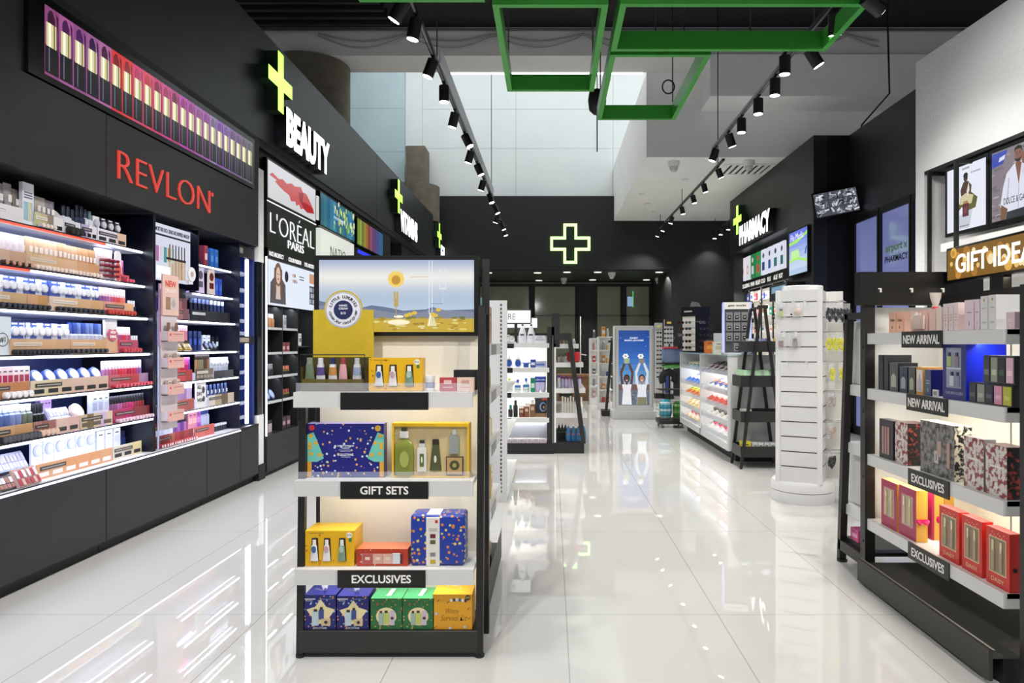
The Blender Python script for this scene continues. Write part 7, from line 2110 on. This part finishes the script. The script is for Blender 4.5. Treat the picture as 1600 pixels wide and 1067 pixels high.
# things on the counter
def ct(X, Y):
    return (X, Y, CT + .0132)
solid('carton', K_box(.12, .1, .16, '#d8742c', '#e89a4c'), 'orange carton on the counter right of the sunglasses tower', 'carton', ct(2.19, 9.5))
solid('carton', K_box(.13, .1, .15, '#d8dcd0', '#b8c0ac'), 'pale grey carton on the counter between two orange ones', 'carton', ct(2.24, 9.2))
solid('carton', K_box(.12, .1, .2, '#e0802c', '#f0b060'), 'tall orange carton on the counter beside the teal booklet rack', 'carton', ct(2.3, 8.95))
t = empty('booklet_rack', 'teal booklets leaning in a rack on the counter', 'rack', ct(2.34, 8.72))
part('rack', MB().box(-.07, .07, -.06, .06, 0, .01, CW), t)
for i in range(3):
    part('booklet', MB().add([(-.06 + i * .03, -.05, .012), (-.055 + i * .03, -.05, .012), (.005 + i * .03, -.05, .18), (-.0 + i * .03, -.05, .18), (-.06 + i * .03, .05, .012), (-.055 + i * .03, .05, .012), (.005 + i * .03, .05, .18), (-.0 + i * .03, .05, .18)],
         [(0, 1, 2, 3), (7, 6, 5, 4), (0, 4, 5, 1), (1, 5, 6, 2), (2, 6, 7, 3), (3, 7, 4, 0)], P(['#3aa0b0', '#d8e8e8', '#2c8ca0'][i])), t)
solid('counter_screen', MB().rbox(-.17, .17, 0, .03, 0, .27, M('#c9d0d0', .4), .005), 'pale grey upright board standing on the counter behind the teal booklets', 'board', ct(2.45, 9.6))
t = empty('till_monitor', 'black slanted till monitor on the counter left of the accessory carousel', 'monitor', ct(2.36, 8.35), .5)
part('stand', MB().box(-.08, .08, -.06, .06, 0, .02, BLACK).bar((0, 0, .02), (0, .02, .2), .04, .04, BLACK), t)
part('screen', MB().add([(-.12, -.03, .12), (.12, -.03, .12), (.12, .06, .38), (-.12, .06, .38), (-.12, 0, .11), (.12, 0, .11), (.12, .09, .37), (-.12, .09, .37)], [(0, 1, 2, 3), (7, 6, 5, 4), (0, 4, 5, 1), (1, 5, 6, 2), (2, 6, 7, 3), (3, 7, 4, 0)], M('#1c1c1e', .35)), t)
# accessory carousel
ax, ay = 2.165, 8.0
t = empty('accessory_carousel', 'clear carousel with glowing edges holding grey accessory packs on the counter', 'display stand', ct(ax, ay), -.22)
part('column', MB().box(-.13, .13, -.12, .12, .02, .60, M('#4a4c50', .3)), t)
part('base', MB().lathe([(.17, 0), (.17, .02)], M('#c8ccd8', .2), 28), t)
for x, y in ((-.15, -.13), (.15, -.13), (-.15, .13), (.15, .13)):
    part('glowing_edge', MB().box(x - .012, x + .012, y - .012, y + .012, .02, .60, EM('#b4bcf4', 1.1)), t)
part('side_panel', MB().box(-.15, -.146, -.12, .12, .02, .6, CLEAR('a8b8e0', .5)), t)
h_ = part('header', MB().box(-.14, .14, -.15, -.13, .52, .60, P('#dcd8d0')).box(-.16, -.14, -.14, .1, .48, .6, P('#4a78c0')), t)
text('gear works', .03, P('#15151a'), h_, (0, -.151, .56), w=.2, ext=.001, bold=.03)
for r in range(4):
    for c in range(3):
        lx, ly = -.085 + .085 * c, -.137
        x = ax + lx * math.cos(-.22) - ly * math.sin(-.22)
        y = ay + lx * math.sin(-.22) + ly * math.cos(-.22)
        if (r, c) == (0, 0):
            continue
        solid('accessory_pack', MB().box(-.036, .036, -.014, 0, 0, .1, P('#77787a')).box(-.02, .02, -.018, -.014, .02, .062, P('#161618')).rect(-.011, .011, .04, .047, -.0185, P('#d8d8d8')) if ('ap',) not in _k else _k[('ap',)],
              'grey accessory pack hanging on the carousel with glowing edges', 'pack', (x, y, CT + .045 + r * .118), -.22, 'packs on the accessory carousel')
t = empty('glass_jar', 'clear jar with an orange lid at the foot of the accessory carousel', 'jar', ct(2.2, 7.72))
part('jar', MB().lathe([(.05, 0), (.055, .01), (.055, .11), (.045, .125)], CLEAR('a8b0b4', .55), 20), t)
part('lid', MB().lathe([(.052, .125), (.052, .145)], P('#c86a2c'), 20), t)

# ------------------------------------------------------------------ black ladder rack with trays
RXC = 2.19
t = empty('tray_rack', 'black A-frame rack with four dark trays in front of the counter end', 'rack', (RXC, 7.08, 0))
RK = M('#242322', .45)
for y in (.0, .36):
    for s_ in (-1, 1):
        part('leg', MB().bar((s_ * .226, y, .012), (s_ * .02, y, 1.68), .03, .022, FRAME).lathe([(.014, 0), (.014, .014)], BLACK, 8, s_ * .226, y), t)
part('top_bar', MB().box(-.05, .05, -.012, .012, 1.665, 1.70, FRAME).box(-.02, .02, .0, .36, 1.67, 1.69, FRAME), t)
TR = []
for z0, z1, xl in ((1.214, 1.326, -.155), (.851, .968, -.225), (.484, .597, -.225), (.119, .232, -.226)):
    xr = .42
    part('tray', MB().box(xl, xr, .012, .018, z0, z1, RK).box(xl, xr, .342, .348, z0, z1, RK).box(xl, xl + .006, .018, .342, z0, z1, M('#3c3b3a', .4)).box(xr - .006, xr, .018, .342, z0, z1, RK).box(xl + .006, xr - .006, .018, .342, z0, z0 + .008, RK), t)
    TR.append((z0 + .0085, xl))
def tr(i, dx, dy):
    return (RXC + TR[i][1] + dx, 7.08 + dy, TR[i][0] + .001)
for k in range(8):
    solid('carton', K_box(.06, .1, .13, ['#dfe4ec', '#c8d4e4', '#8a94c8', '#e0dcd8', '#e0b04c'][k % 5], '#8a9ab8'), 'small pale carton in the top tray of the black rack', 'carton', tr(0, .05 + .066 * k, .1), 0, 'cartons in the top rack tray')
for k in range(5):
    for j in range(3):
        o = solid('mint_bag', K_packet(.105, .16, '#8ab08c', '#c8dcc4', '#a8cca8'), 'bag of green mints in the second tray of the black rack', 'packet', tr(1, .075 + .115 * k, .1 + .1 * j)[:2] + (TR[1][0] + .082,), 0, 'mint bags in the second rack tray')
        o.rotation_euler = (PI / 2, 0, 0)
solid('carton', K_box(.1, .1, .12, '#d8d8d8', '#b0b0b0'), 'white carton standing at the left of the third rack tray', 'carton', tr(2, .075, .1))
for k in range(4):
    solid('pouch', K_packet(.09, .14, '#3a3a3c', '#8a8a8c', '#2c2c2e'), 'dark pouch lying in the third rack tray', 'packet', tr(2, .22 + .1 * k, .17)[:2] + (TR[2][0] + .002,), 0, 'dark pouches in the third rack tray')
solid('carton', K_box(.09, .12, .15, '#d8c83c', '#f0e890'), 'yellow carton at the left end of the bottom rack tray', 'carton', tr(3, .07, .1))
for k in range(6):
    solid('carton', K_box(.055, .1, .135, '#d4d4d6', '#9aa4b0'), 'white carton in the row of the bottom rack tray', 'carton', tr(3, .16 + .062 * k, .1), 0, 'white cartons in the bottom rack tray')

# ------------------------------------------------------------------ pillow trolley
tx, ty = XW(1050, 10.65) - .02, 10.65
t = empty('pillow_trolley', 'black wheeled trolley stand carrying pillows left of the sweets counter', 'trolley', (tx, ty, 0))
part('platform', MB().rbox(-.2, .2, -.15, .25, .06, .13, M('#1d1d1f', .4), .008), t)
for x in (-.16, .16):
    for y in (-.11, .2):
        part('caster', MB().cyl((x - .012, y, .028), (x + .012, y, .028), .028, M('#8a8a8a', .4), 14), t)
part('pole', MB().cyl((.02, .235, .13), (.02, .235, 1.3), .015, FRAME, 10), t)
bk = MB()
for z in (.2, .26, .32, .38):
    bk.tube([(-.19, -.14, z), (.19, -.14, z), (.19, .24, z), (-.19, .24, z), (-.19, -.14, z)], .003, FRAME, 5)
for i in range(8):
    for y in (-.14, .24):
        bk.cyl((-.19 + i * .054, y, .13), (-.19 + i * .054, y, .38), .0025, FRAME, 5)
part('wire_basket', bk, t)
part('shelf_arm', MB().box(-.19, .19, -.1, .225, .58, .592, FRAME), t)
part('shelf_arm', MB().box(-.19, .19, -.1, .225, .99, 1.0, FRAME), t)
@cache
def K_pillow(w, d, h, c, c2):
    m = MB()
    secs = []
    for i in range(9):
        u = i / 8
        r = (1 - abs(2 * u - 1) ** 2.6) ** .5 if 0 < i < 8 else .12
        secs.append((u * h, w / 2 * (.55 + .45 * r), d / 2 * (.4 + .6 * r)))
    return m.loft(secs, P(c), 18, mats=[P(c if i % 3 else c2) for i in range(8)])
solid('pillow', K_pillow(.2, .2, .3, '#3fa4bc', '#d4e8ea'), 'turquoise pillow in the wire basket of the trolley', 'pillow', (tx - .07, ty + .05, .1315))
solid('pillow', K_pillow(.14, .18, .26, '#4a9a3c', '#a8d488'), 'green pillow in the wire basket beside the turquoise one', 'pillow', (tx + .11, ty + .05, .1315))
t = solid('neck_pillow', MB().tube([(.1 * math.cos(a), -.02 * math.sin(a), .12 + .1 * math.sin(a)) for a in [(-.2 + 1.4 * i / 14) * PI for i in range(15)]], .055, noisy('#232326', '#1b1b1d', 20, .8), 12), 'black curved neck pillow on the middle arm of the trolley', 'pillow', (tx - .03, ty + .02, .593 + .045))
solid('pillow', K_pillow(.3, .22, .07, '#58b04a', '#8cd07c'), 'green cushion above the black neck pillow on the trolley', 'pillow', (tx + .02, ty + .05, .917))
t = empty('storage_tub', 'clear blue tub with a red lid at the top of the trolley', 'tub', (tx + .03, ty + .05, 1.0012))
part('tub', MB().rbox(-.15, .15, -.12, .12, 0, .22, CLEAR('7c90b8', .75, .1), .03, 3), t)
part('lid', MB().rbox(-.155, .155, -.125, .125, .221, .25, P('#b8383c'), .01), t)

# ------------------------------------------------------------------ totem with the blue picture
tY = 11.75
t = empty('poster_totem', 'white freestanding totem with a blue picture of two people holding bottles overhead', 'totem', (XW(991, tY), tY, 0))
part('base', MB().rbox(-.375, .375, -.0, .5, 0, .14, M('#d8d8d4', .4), .006, 1), t)
part('body', MB().rbox(-.34, .34, .03, .3, .14, 1.61, M('#e0e0de', .4), .006, 1), t)
sl = MB()
for i in range(40):
    for s_ in (-1, 1):
        sl.box(s_ * .318 - .006, s_ * .318 + .006, .0285, .0295, .2 + i * .034, .222 + i * .034, M('#8a8a88'))
part('slot', sl, t)
p = MB()
for i, c in enumerate(('#1c4a9c', '#1d50a8', '#1f58b0', '#2460b8', '#2c6cc0', '#3878c4', '#4a86c8', '#5c94cc', '#7aa4cc', '#8fb0d0')):
    z1 = 1.53 - .098 * i
    p.rect(-.265, .265, z1 - .098, z1, .0, EM(c, .8))
p.rect(-.265, .265, .24, .56, -.0004, EM('#6a7484', .75))
p.rect(-.265, .265, .50, .6, -.0005, EM('#7a5a54', .7))
for i in range(18):
    rn = random.Random(i)
    p.disc(rn.uniform(-.25, .25), rn.uniform(.26, .5), .03, .008, -.0006 - .00001 * i, EM(['#8a94a4', '#4c5464'][i % 2], .75), 8)
def limb(pts, w0, w1, y, c):
    for (x0, z0), (x1, z1) in zip(pts, pts[1:]):
        d = Vector((x1 - x0, z1 - z0)).normalized()
        n = Vector((-d.y, d.x))
        p.poly([(x0 + n.x * w0, z0 + n.y * w0), (x1 + n.x * w1, z1 + n.y * w1), (x1 - n.x * w1, z1 - n.y * w1), (x0 - n.x * w0, z0 - n.y * w0)][::-1], y, EM(c, .8))
# person on the left: dark skin, white dress; person on the right: white top
for cx_, skin, hair, top, wide in ((-.125, '#5a3a30', '#1c1412', '#e6e6ea', .085), (.135, '#b88a74', '#2c1c18', '#e2e4ea', .09)):
    p.poly([(cx_ - wide, .25), (cx_ + wide, .25), (cx_ + wide * .8, .5), (cx_ + wide, .6), (cx_ - wide, .6), (cx_ - wide * .75, .5)], -.001, EM(top, .9))
    limb([(cx_ - wide * .9, .6), (cx_ - .1, .8), (cx_ - .03, .98)], .024, .018, -.0014, skin if cx_ < 0 else top)
    limb([(cx_ + wide * .9, .6), (cx_ + .1, .8), (cx_ + .03, .98)], .024, .018, -.0014, skin if cx_ < 0 else top)
    p.disc(cx_, .70, .054, .072, -.0016, EM(hair, .6), 18)
    p.disc(cx_, .69, .04, .056, -.0018, EM(skin, .85), 18)
    p.poly([(cx_ - .018, .672), (cx_ + .018, .672), (cx_ + .01, .657), (cx_ - .01, .657)], -.002, EM('#f0e8e4', .9))
    for s_ in (-1, 1):
        p.disc(cx_ + .016 * s_, .705, .007, .004, -.002, EM('#1a1210', .6), 8)
    p.disc(cx_, .62, .018, .03, -.0013, EM(skin, .8), 10)
    p.poly([(cx_ - .045, .96), (cx_ + .045, .96), (cx_ + .05, 1.05), (cx_ - .05, 1.05)], -.0022, EM('#a8b890' if cx_ < 0 else '#8a8484', .8))
    for q in range(6):
        p.disc(cx_ - .02 + .035 * math.cos(q * PI / 3), 1.085 + .03 * math.sin(q * PI / 3), .02, .016, -.0024 - .00002 * q, EM('#eef0f2', .95), 10)
    p.disc(cx_ - .02, 1.085, .012, .012, -.003, EM('#c8b45a', .9), 10)
p.poly([(.05, .25), (.22, .25), (.215, .38), (.06, .38)], -.0012, EM('#8c8a68', .75))
for x, z in ((-.23, 1.4), (-.1, 1.36), (.24, 1.42), (.2, 1.26), (-.22, .9), (.24, .86)):
    p.disc(x, z, .006, .006, -.0006, EM('#c8dcf0', .9), 8)
pic = part('picture', p, t, (0, .028, 0))
text('DAISY', .028, EM('#f0f4fa', .95), pic, (.0, -.004, 1.40), w=.14, ext=.001, bold=.03)
text('MARC JACOBS', .032, EM('#f0f4fa', .95), pic, (.0, -.004, 1.355), w=.33, ext=.001, bold=.03)

# ------------------------------------------------------------------ skin care gondola in the centre distance
rY = 8.06
def rx(px, Y=rY):
    return XW(px, Y)
t = empty('care_gondola', 'black and white gondola of skin care bottles in the middle distance', 'display gondola', (0, rY, 0))
part('base', MB().box(-1.2, .02, 0, .5, .0, .122, M('#171717', .45)).slab([(.02, .03), (.385, .03), (.385, 1.4), (.02, 1.4)], 0, .13, M('#171717', .45)), t)
part('spine', MB().box(-.055, .03, .02, .3, 0, 1.50, BLACK).box(.012, .016, .015, .02, .1, 1.4, M('#c8c8c8')), t)
part('header_panel', MB().box(.0, .095, .02, .9, 1.26, 1.655, M('#121212', .4)), t)
part('arm', MB().box(.03, .235, .0, .03, 1.34, 1.425, FRAME), t)
part('sloping_post', MB().bar((.205, .012, 1.42), (.375, .012, .12), .055, .03, FRAME), t)
part('back_panel', MB().box(-1.2, -.055, .30, .32, .122, 1.40, M('#f2f0e8', .5)).box(-1.2, -.055, .28, .30, 1.40, 1.43, BLACK), t)
part('side_backing', MB().box(.03, .05, .02, 1.4, .13, 1.3, M('#e6e6e4', .5)), t)
part('grey_panel', MB().box(-1.15, -.03, .12, .13, .18, .36, M('#a8acb8', .4)), t)
for k, z in enumerate((1.307, 1.017, .722, .424)):
    s = part('shelf', MB().box(-1.15, -.03, 0, .012, z - .055, z, LIP).box(-1.15, -.055, .012, .30, z - .012, z, WHITE), t)
    xr_ = rx((803, 801, 799, 799)[k])
    part('label_plate', MB().box(-.9, xr_, -.006, -.001, z - .062, z, LABEL), s)
    area_light('shelf_light', (-.55, .1, z - .03), (.3, 0, 0), 1.0, .03, 2.6, (1, .99, .95), s)
for z, xo in ((1.30, .32), (1.077, .375), (.771, .40), (.477, .42)):
    s = part('shelf', MB().box(.05, xo, .03, 1.35, z - .055, z, LIP), t)
for z in (1.05, .74, .45):
    area_light('side_light', (.2, .7, z - .03 + .02), (0, .3, 0), .05, 1.2, 1.4, (1, 1, 1), t)
def rg(name, me, label, cat, px, z, d=.1, group=None):
    Y = rY + d
    return solid(name, me, label, cat, (XW(px, Y), Y, z + .0012), 0, group)
for px, w, h, lab in ((793, .05, .1, 'taller grey white carton at the left of the top care shelf'), (801, .05, .06, 'low grey white carton on the top care shelf')):
    rg('carton', K_box(w, .06, h, '#c8ccca', '#dfe2e0'), lab, 'carton', px, 1.307)
@cache
def K_flask(w, h, c, cap, lab):
    return MB().loft([(0, .46 * w, .26 * w), (.12 * h, .5 * w, .3 * w), (.5 * h, .46 * w, .28 * w), (.8 * h, .24 * w, .2 * w), (.9 * h, .15 * w, .14 * w), (.91 * h, .13 * w, .12 * w), (h, .12 * w, .11 * w)], P(c), 16, mats=[P(c)] * 5 + [P(cap)]).rect(-.28 * w, .2 * w, .4 * h, .47 * h, -.31 * w, P(lab))
for px in (816.5, 830):
    rg('lotion_bottle', K_flask(.098, .225, '#e0e2ea', '#3a3c54', '#2c3048'), 'large white lotion bottle on the top care shelf', 'bottle', px, 1.307, .08, 'pair of large white lotion bottles')
rg('carton', K_box(.14, .08, .09, '#dfe2e8', '#b8bcc8'), 'white carton at the right end of the top care shelf', 'carton', 843.5, 1.307)
for px in (795.5, 809.5):
    rg('lotion_bottle', K_flask(.085, .155, '#e4e4ec', '#f0f0f4', '#d8a83c').copy() if False else MB().loft([(0, .03, .02), (.02, .042, .025), (.08, .042, .025), (.125, .025, .018), (.14, .012, .01), (.155, .012, .01)], P('#e4e4ec'), 16).disc(0, .05, .034, .042, -.0255, P('#1f4aa0'), 18).rect(-.026, .026, .088, .098, -.0235, P('#d8a83c')) if ('lb',) not in _k else _k[('lb',)], 'white lotion bottle with a big blue label on the second care shelf', 'bottle', px, 1.017, .09, 'pair of blue labelled bottles')
t2 = empty('cream_jar', 'blue cream jar with a wide flat lid on the second care shelf', 'jar', (XW(822, rY + .1), rY + .1, 1.0182))
part('jar', MB().lathe([(.03, 0), (.034, .045)], P('#2c54a8'), 18), t2)
part('lid', MB().lathe([(.05, .046), (.05, .058)], P('#3a68c0'), 18), t2)
rg('carton', K_box(.065, .05, .095, '#2050a8', '#c8d4ec'), 'deep blue carton on the second care shelf', 'carton', 833, 1.017)
rg('carton', K_box(.135, .05, .075, '#b4bcdc', '#4a64b0'), 'pale blue carton at the right end of the second care shelf', 'carton', 844.5, 1.017)
for i, (px, cap, h) in enumerate(((796, '#a8c83c', .165), (809, '#2c54c0', .15), (822, '#3a64c8', .165))):
    rg('lotion_bottle', MB().loft([(0, .036, .022), (.01, .042, .026), (h * .6, .042, .026), (h * .74, .016, .014), (h * .75, .015, .015), (h, .015, .015)], P('#e8e8ec'), 14, mats=[P('#e8e8ec')] * 4 + [P(cap)]).rect(-.034, .034, h * .36, h * .54, -.0265, P('#3a7ab8')).rect(-.034, .034, h * .18, h * .22, -.0268, P('#8ac0b8')),
       'white bottle with %s cap on the third care shelf' % ('lime green', 'deep blue, the shorter one,', 'bright blue, the taller one,')[i], 'bottle', px, .722)
rg('carton', K_box(.055, .05, .17, '#1a8a6c', '#d8e4e0'), 'green carton on the third care shelf', 'carton', 832.5, .722)
for px in (840, 848.5):
    rg('cream_tube', MB().lathe([(.024, 0), (.026, .03)], P('#c8b4d8'), 12).loft([(.03, .03, .024), (.1, .034, .018), (.185, .036, .003)], P('#c8c4e8'), 12).rect(-.034, .034, .15, .185, -.008, P('#2a4cb0')).rect(-.033, .033, .118, .14, -.0165, P('#2a4cb0')), 'lilac tube with a blue top on the third care shelf', 'tube', px, .722, .1, 'pair of lilac tubes')
rg('shampoo_bottle', K_bottle(.028, .145, '#232a2c', '#2c8a94', .3), 'black bottle with a teal cap on the fourth care shelf', 'bottle', 797.5, .424)
rg('shampoo_bottle', K_bottle(.027, .2, '#141414', '#1c1c1c', .25), 'tall all black bottle on the fourth care shelf', 'bottle', 805.5, .424)
for i, (px, c, h) in enumerate(((815, '#7a4438', .14), (823, '#8a5436', .17), (832, '#86603e', .21))):
    rg('suncare_bottle', MB().lathe([(.03, 0), (.032, .01), (.032, h * .74), (.03, h * .76), (.03, h)], P(c), 14, mats=[P(c), P(c), P('#f0ece6'), P('#f0ece6')]).rect(-.018, .018, h * .4, h * .6, -.0325, P('#d8b8a0')), ('reddish brown bottle with white cap, shortest of three', 'amber brown bottle with white cap, middle of three', 'golden brown bottle with white cap, tallest of three')[i] + ' on the fourth care shelf', 'bottle', px, .424)
t2 = empty('dryer_carton', 'dark carton with a glowing ring picture on the fourth care shelf', 'carton', (XW(844.5, rY + .1), rY + .1, .4252))
part('box', MB().box(-.075, .075, 0, .1, 0, .225, P('#2c2c34')).rect(-.075, .075, 0, .045, -.0006, P('#9c7a54')), t2)
part('print', MB().disc(.03, .12, .042, .055, -.001, P('#7ca8d8'), 20).disc(.036, .12, .03, .042, -.0014, P('#20202a'), 18).disc(.04, .115, .014, .018, -.0018, P('#c88a5c'), 12).poly([(.01, .2), (.075, .2), (.075, .224), (.03, .224)], -.001, P('#c8482c')), t2)
for k in range(6):
    rg('soap_carton', K_box(.078, .06, .052, '#d8d0d4', '#b8a8b0'), 'small white soap carton in the row on the gondola base', 'carton', 794 + k * 11, .122, .06, 'row of soap cartons')
def rr(name, me, label, cat, px, z, Y=8.25, group=None):
    return solid(name, me, label, cat, (XW(px, Y), Y, z + .0012), 0, group)
rr('glass_bottle', K_bottle(.025, .06, '#b8c4c4', '#dfe4e4', .4), 'small clear bottle on the top side shelf of the care gondola', 'bottle', 896, 1.30)
rr('glass_bottle', K_bottle(.02, .05, '#d8a8a4', '#e8d8d4', .4), 'small pink bottle on the top side shelf of the care gondola', 'bottle', 880, 1.30)
t2 = empty('red_basket', 'red bowl with a pale handle on the second side shelf of the care gondola', 'bowl', (XW(896.5, 8.25), 8.25, 1.0782))
part('bowl', MB().lathe([(.055, 0), (.075, .02), (.08, .085), (.082, .115), (.07, .12)], P('#c8282c'), 20), t2)
part('handle', MB().bar((.06, -.02, .1), (.15, -.04, .085), .014, .014, P('#e4e0d8')), t2)
for k in range(4):
    rr('slim_bottle', K_bottle(.013, .09 + .015 * (k % 2), ['#dcdcd8', '#a8a4a0', '#c8bcb0', '#e0e0e0'][k], '#5a5450', .3), 'slim pale bottle left of the red bowl', 'bottle', 873 + 3.6 * k, 1.077, 8.25, 'slim bottles by the red bowl')
for k in range(6):
    rr('spray_can', K_bottle(.019, .135, '#c4b8d8', '#7c2c94', .22), 'lilac spray can with a purple cap', 'spray can', 879.5 + 5.2 * k, .771, 8.22, 'row of lilac spray cans')
rr('spray_can', K_bottle(.02, .15, '#d8dce8', '#3a3ac8', .2), 'white spray can with a blue cap left of the lilac ones', 'spray can', 873.5, .771, 8.22)
for k in range(8):
    rr('tall_tube', K_bottle(.015, .19 - .01 * (k % 3), '#e6e4da', '#f4f2e6', .3), 'tall cream tube in the row on the fourth side shelf', 'tube', 879 + 4.2 * k, .477, 8.22, 'row of tall cream tubes')
rr('shelf_card', MB().box(-.08, .08, 0, .004, 0, .07, P('#4a4a48')).rect(-.06, .06, .04, .055, -.0006, P('#e4e4de')), 'dark card behind the tall cream tubes', 'card', 884, .64, 8.5)
for k in range(4):
    rr('mouthwash_bottle', K_flask(.06, .2, '#2c6c9c', '#e8e8ec', '#c8504c'), 'blue mouthwash bottle with white cap on the gondola base', 'bottle', 888 + 8 * k, .13, 8.2, 'blue mouthwash bottles')
for k in range(3):
    rr('dark_bottle', K_flask(.05, .18, '#22302c', '#e8e8e8', '#5a7a6c'), 'dark green bottle with white cap on the gondola base', 'bottle', 873.5 + 5 * k, .13, 8.45, 'dark green bottles')
# sign on top
for (px0, px1, py0, py1, Y, txt, lab) in ((729, 829, 485, 504.5, 8.25, 'SKINCARE', 'white lit sign in a rounded black frame above the care gondola'), (770, 839.5, 497, 512, 10.2, None, 'second white lit sign farther back, mostly hidden')):
    w, h = (px1 - px0) * Y / F / 2, (py1 - py0) * Y / F
    t = empty('lit_sign', lab, 'sign', (XW((px0 + px1) / 2, Y), Y, ZH(py1, Y)))
    part('frame', MB().rbox(-w - .012, w + .012, 0, .05, -.012, h + .012, BLACK, .02, 3), t)
    part('lit_face', MB().rbox(-w, w, -.002, .01, 0, h, EM('#f2f4f4', 1.0), .0008, 1), t)
    part('post', MB().box(.19, .225, .01, .04, -.24 if txt else -1.54, -.012, BLACK), t)
    if txt:
        text(txt, .072, P('#3a3a3c'), t, (w - .19 - .19, -.004, h / 2), w=.39, ext=.001, bold=-.01)

# ------------------------------------------------------------------ far shelves, sloping frame, sunglasses stands
def far_unit(px0, px1, Y, ztop, lab, cols_, glab, seed):
    x0, x1 = XW(px0, Y), XW(px1, Y)
    w = (x1 - x0) / 2
    t = empty('shelf_unit', lab, 'shelving', ((x0 + x1) / 2, Y, 0))
    part('base', MB().box(-w, w, 0, .45, 0, .14, WHITE), t)
    part('back_panel', MB().box(-w, w, .43, .45, .14, ztop, WHITE), t)
    part('side_panel', MB().box(-w, -w + .02, 0, .43, .14, ztop, WHITE), t)
    rn = random.Random(seed)
    zs = [.1405 + (ztop - .14) * k / 5 for k in range(6)]
    for k in range(1, 6):
        part('shelf', MB().box(-w + .02, w, 0, .43, zs[k] - .02, zs[k], WHITE), t)
    for k in range(6):
        n = max(1, int(2 * w / .11))
        for i in range(n):
            x = (x0 + x1) / 2 - w + .07 + (2 * w - .12) * (i + .5) / n
            c = rn.choice(cols_)
            h = rn.uniform(.1, .2)
            me = rn.choice((K_box(.07, .08, round(h, 2), c, '#e0dcd8'), K_bottle(.03, round(h, 2), c, '#e8e4e0', .25)))
            solid('boxed_good', me, glab, 'goods', (x, Y + .12, zs[k] + .0012), 0, glab)
far_unit(922, 934, 14.6, 1.42, 'white shelf unit farthest back, left of the blue picture totem', ['#3a4a6a', '#c8a4a8', '#8a8c94', '#c83a3a', '#5a5c64'], 'small article on the farthest white shelf unit', 3)
far_unit(935, 957, 13.4, 1.44, 'white shelf unit directly left of the blue picture totem', ['#d8963c', '#c8543a', '#7c6a9c', '#b8bcc4', '#3c5a8c', '#d8b87c', '#c83a3c'], 'small article on the white shelf unit next to the totem', 8)
t = empty('sloping_frame', 'black sloping frame with a flat foot left of the blue picture totem', 'frame', (XW(949, 12.3), 12.3, 0))
part('foot', MB().rbox(-.1, .1, -.05, .3, 0, .1, FRAME, .005, 1), t)
part('sloping_post', MB().bar((-.02, .0, .1), (.085, .0, 1.33), .05, .03, FRAME), t)
part('top_bar', MB().box(.04, .12, -.02, .3, 1.32, 1.36, FRAME), t)
solid('white_pole', MB().cyl((0, 0, 0), (0, 0, 2.0), .015, P('#d8d8d4'), 8), 'slim white pole standing before the dark back windows', 'pole', (XW(907, 17.5), 17.5, 0))
solid('exit_sign', MB().box(-.09, .09, 0, .02, -.14, .14, EM('#9ab8d8', .7)).box(.09, .11, .0, .02, -.16, .3, EM('#4ad85a', .8)), 'small pale blue and green lit sign hanging by the back windows', 'sign', (XW(985, 19.8), 19.8, ZH(471, 19.8)), .5)
solid('wooden_bench', MB().rbox(-.5, .6, 0, .5, 0, .55, noisy('#6a4a30', '#7a5638', 8, .5), .01).box(-.5, .6, -.02, .5, .55, .6, noisy('#8a6440', '#7a5638', 8, .5)), 'brown wooden counter beyond the care gondola', 'counter', (XW(905, 15.5), 15.5, 0))
# tall sunglasses stand in the distance
for k, (px0, px1, Y, zt, lab) in enumerate(((1023.5, 1035, 16.3, 1.80, 'tall sunglasses rack behind the totem, left part'), (1038.5, 1052, 16.1, 1.88, 'tall sunglasses rack with a dark header, behind the trolley'))):
    x0, x1 = XW(px0, Y), XW(px1, Y)
    w = (x1 - x0) / 2
    t = empty('sunglasses_rack', lab, 'display stand', ((x0 + x1) / 2, Y, 0))
    part('panel', MB().box(-w, w, 0, .12, .12, zt, M('#c8c8c8', .4)), t)
    part('base', MB().box(-w, w, -.1, .25, 0, .12, BLACK), t)
    part('header', MB().box(-w, w, -.02, .0, zt - .16, zt, P('#9ca0a4') if k == 0 else BLACK).rect(-w * .5, w * .5, zt - .11, zt - .06, -.021, P('#d8c860')), t)
    if k:
        part('blue_panel', MB().box(-w, w * .3, -.03, -.005, .15, .6, P('#2a3a7c')), t)
    for r in range(11):
        n = 1 if k == 0 else 2
        if k and r > 8:
            continue
        for i in range(n):
            c = SHC[(r + i * 2) % 5]
            o = solid('sunglasses', K_shades(*c), 'pair of sunglasses on the %s sunglasses rack' % ('left', 'right')[k], 'sunglasses', ((x0 + x1) / 2 + (0 if n == 1 else (-.075 + .15 * i)) * min(1, w / .11), Y - .0725, zt - .26 - r * .105), 0, 'sunglasses on the %s rack' % ('left', 'right')[k])
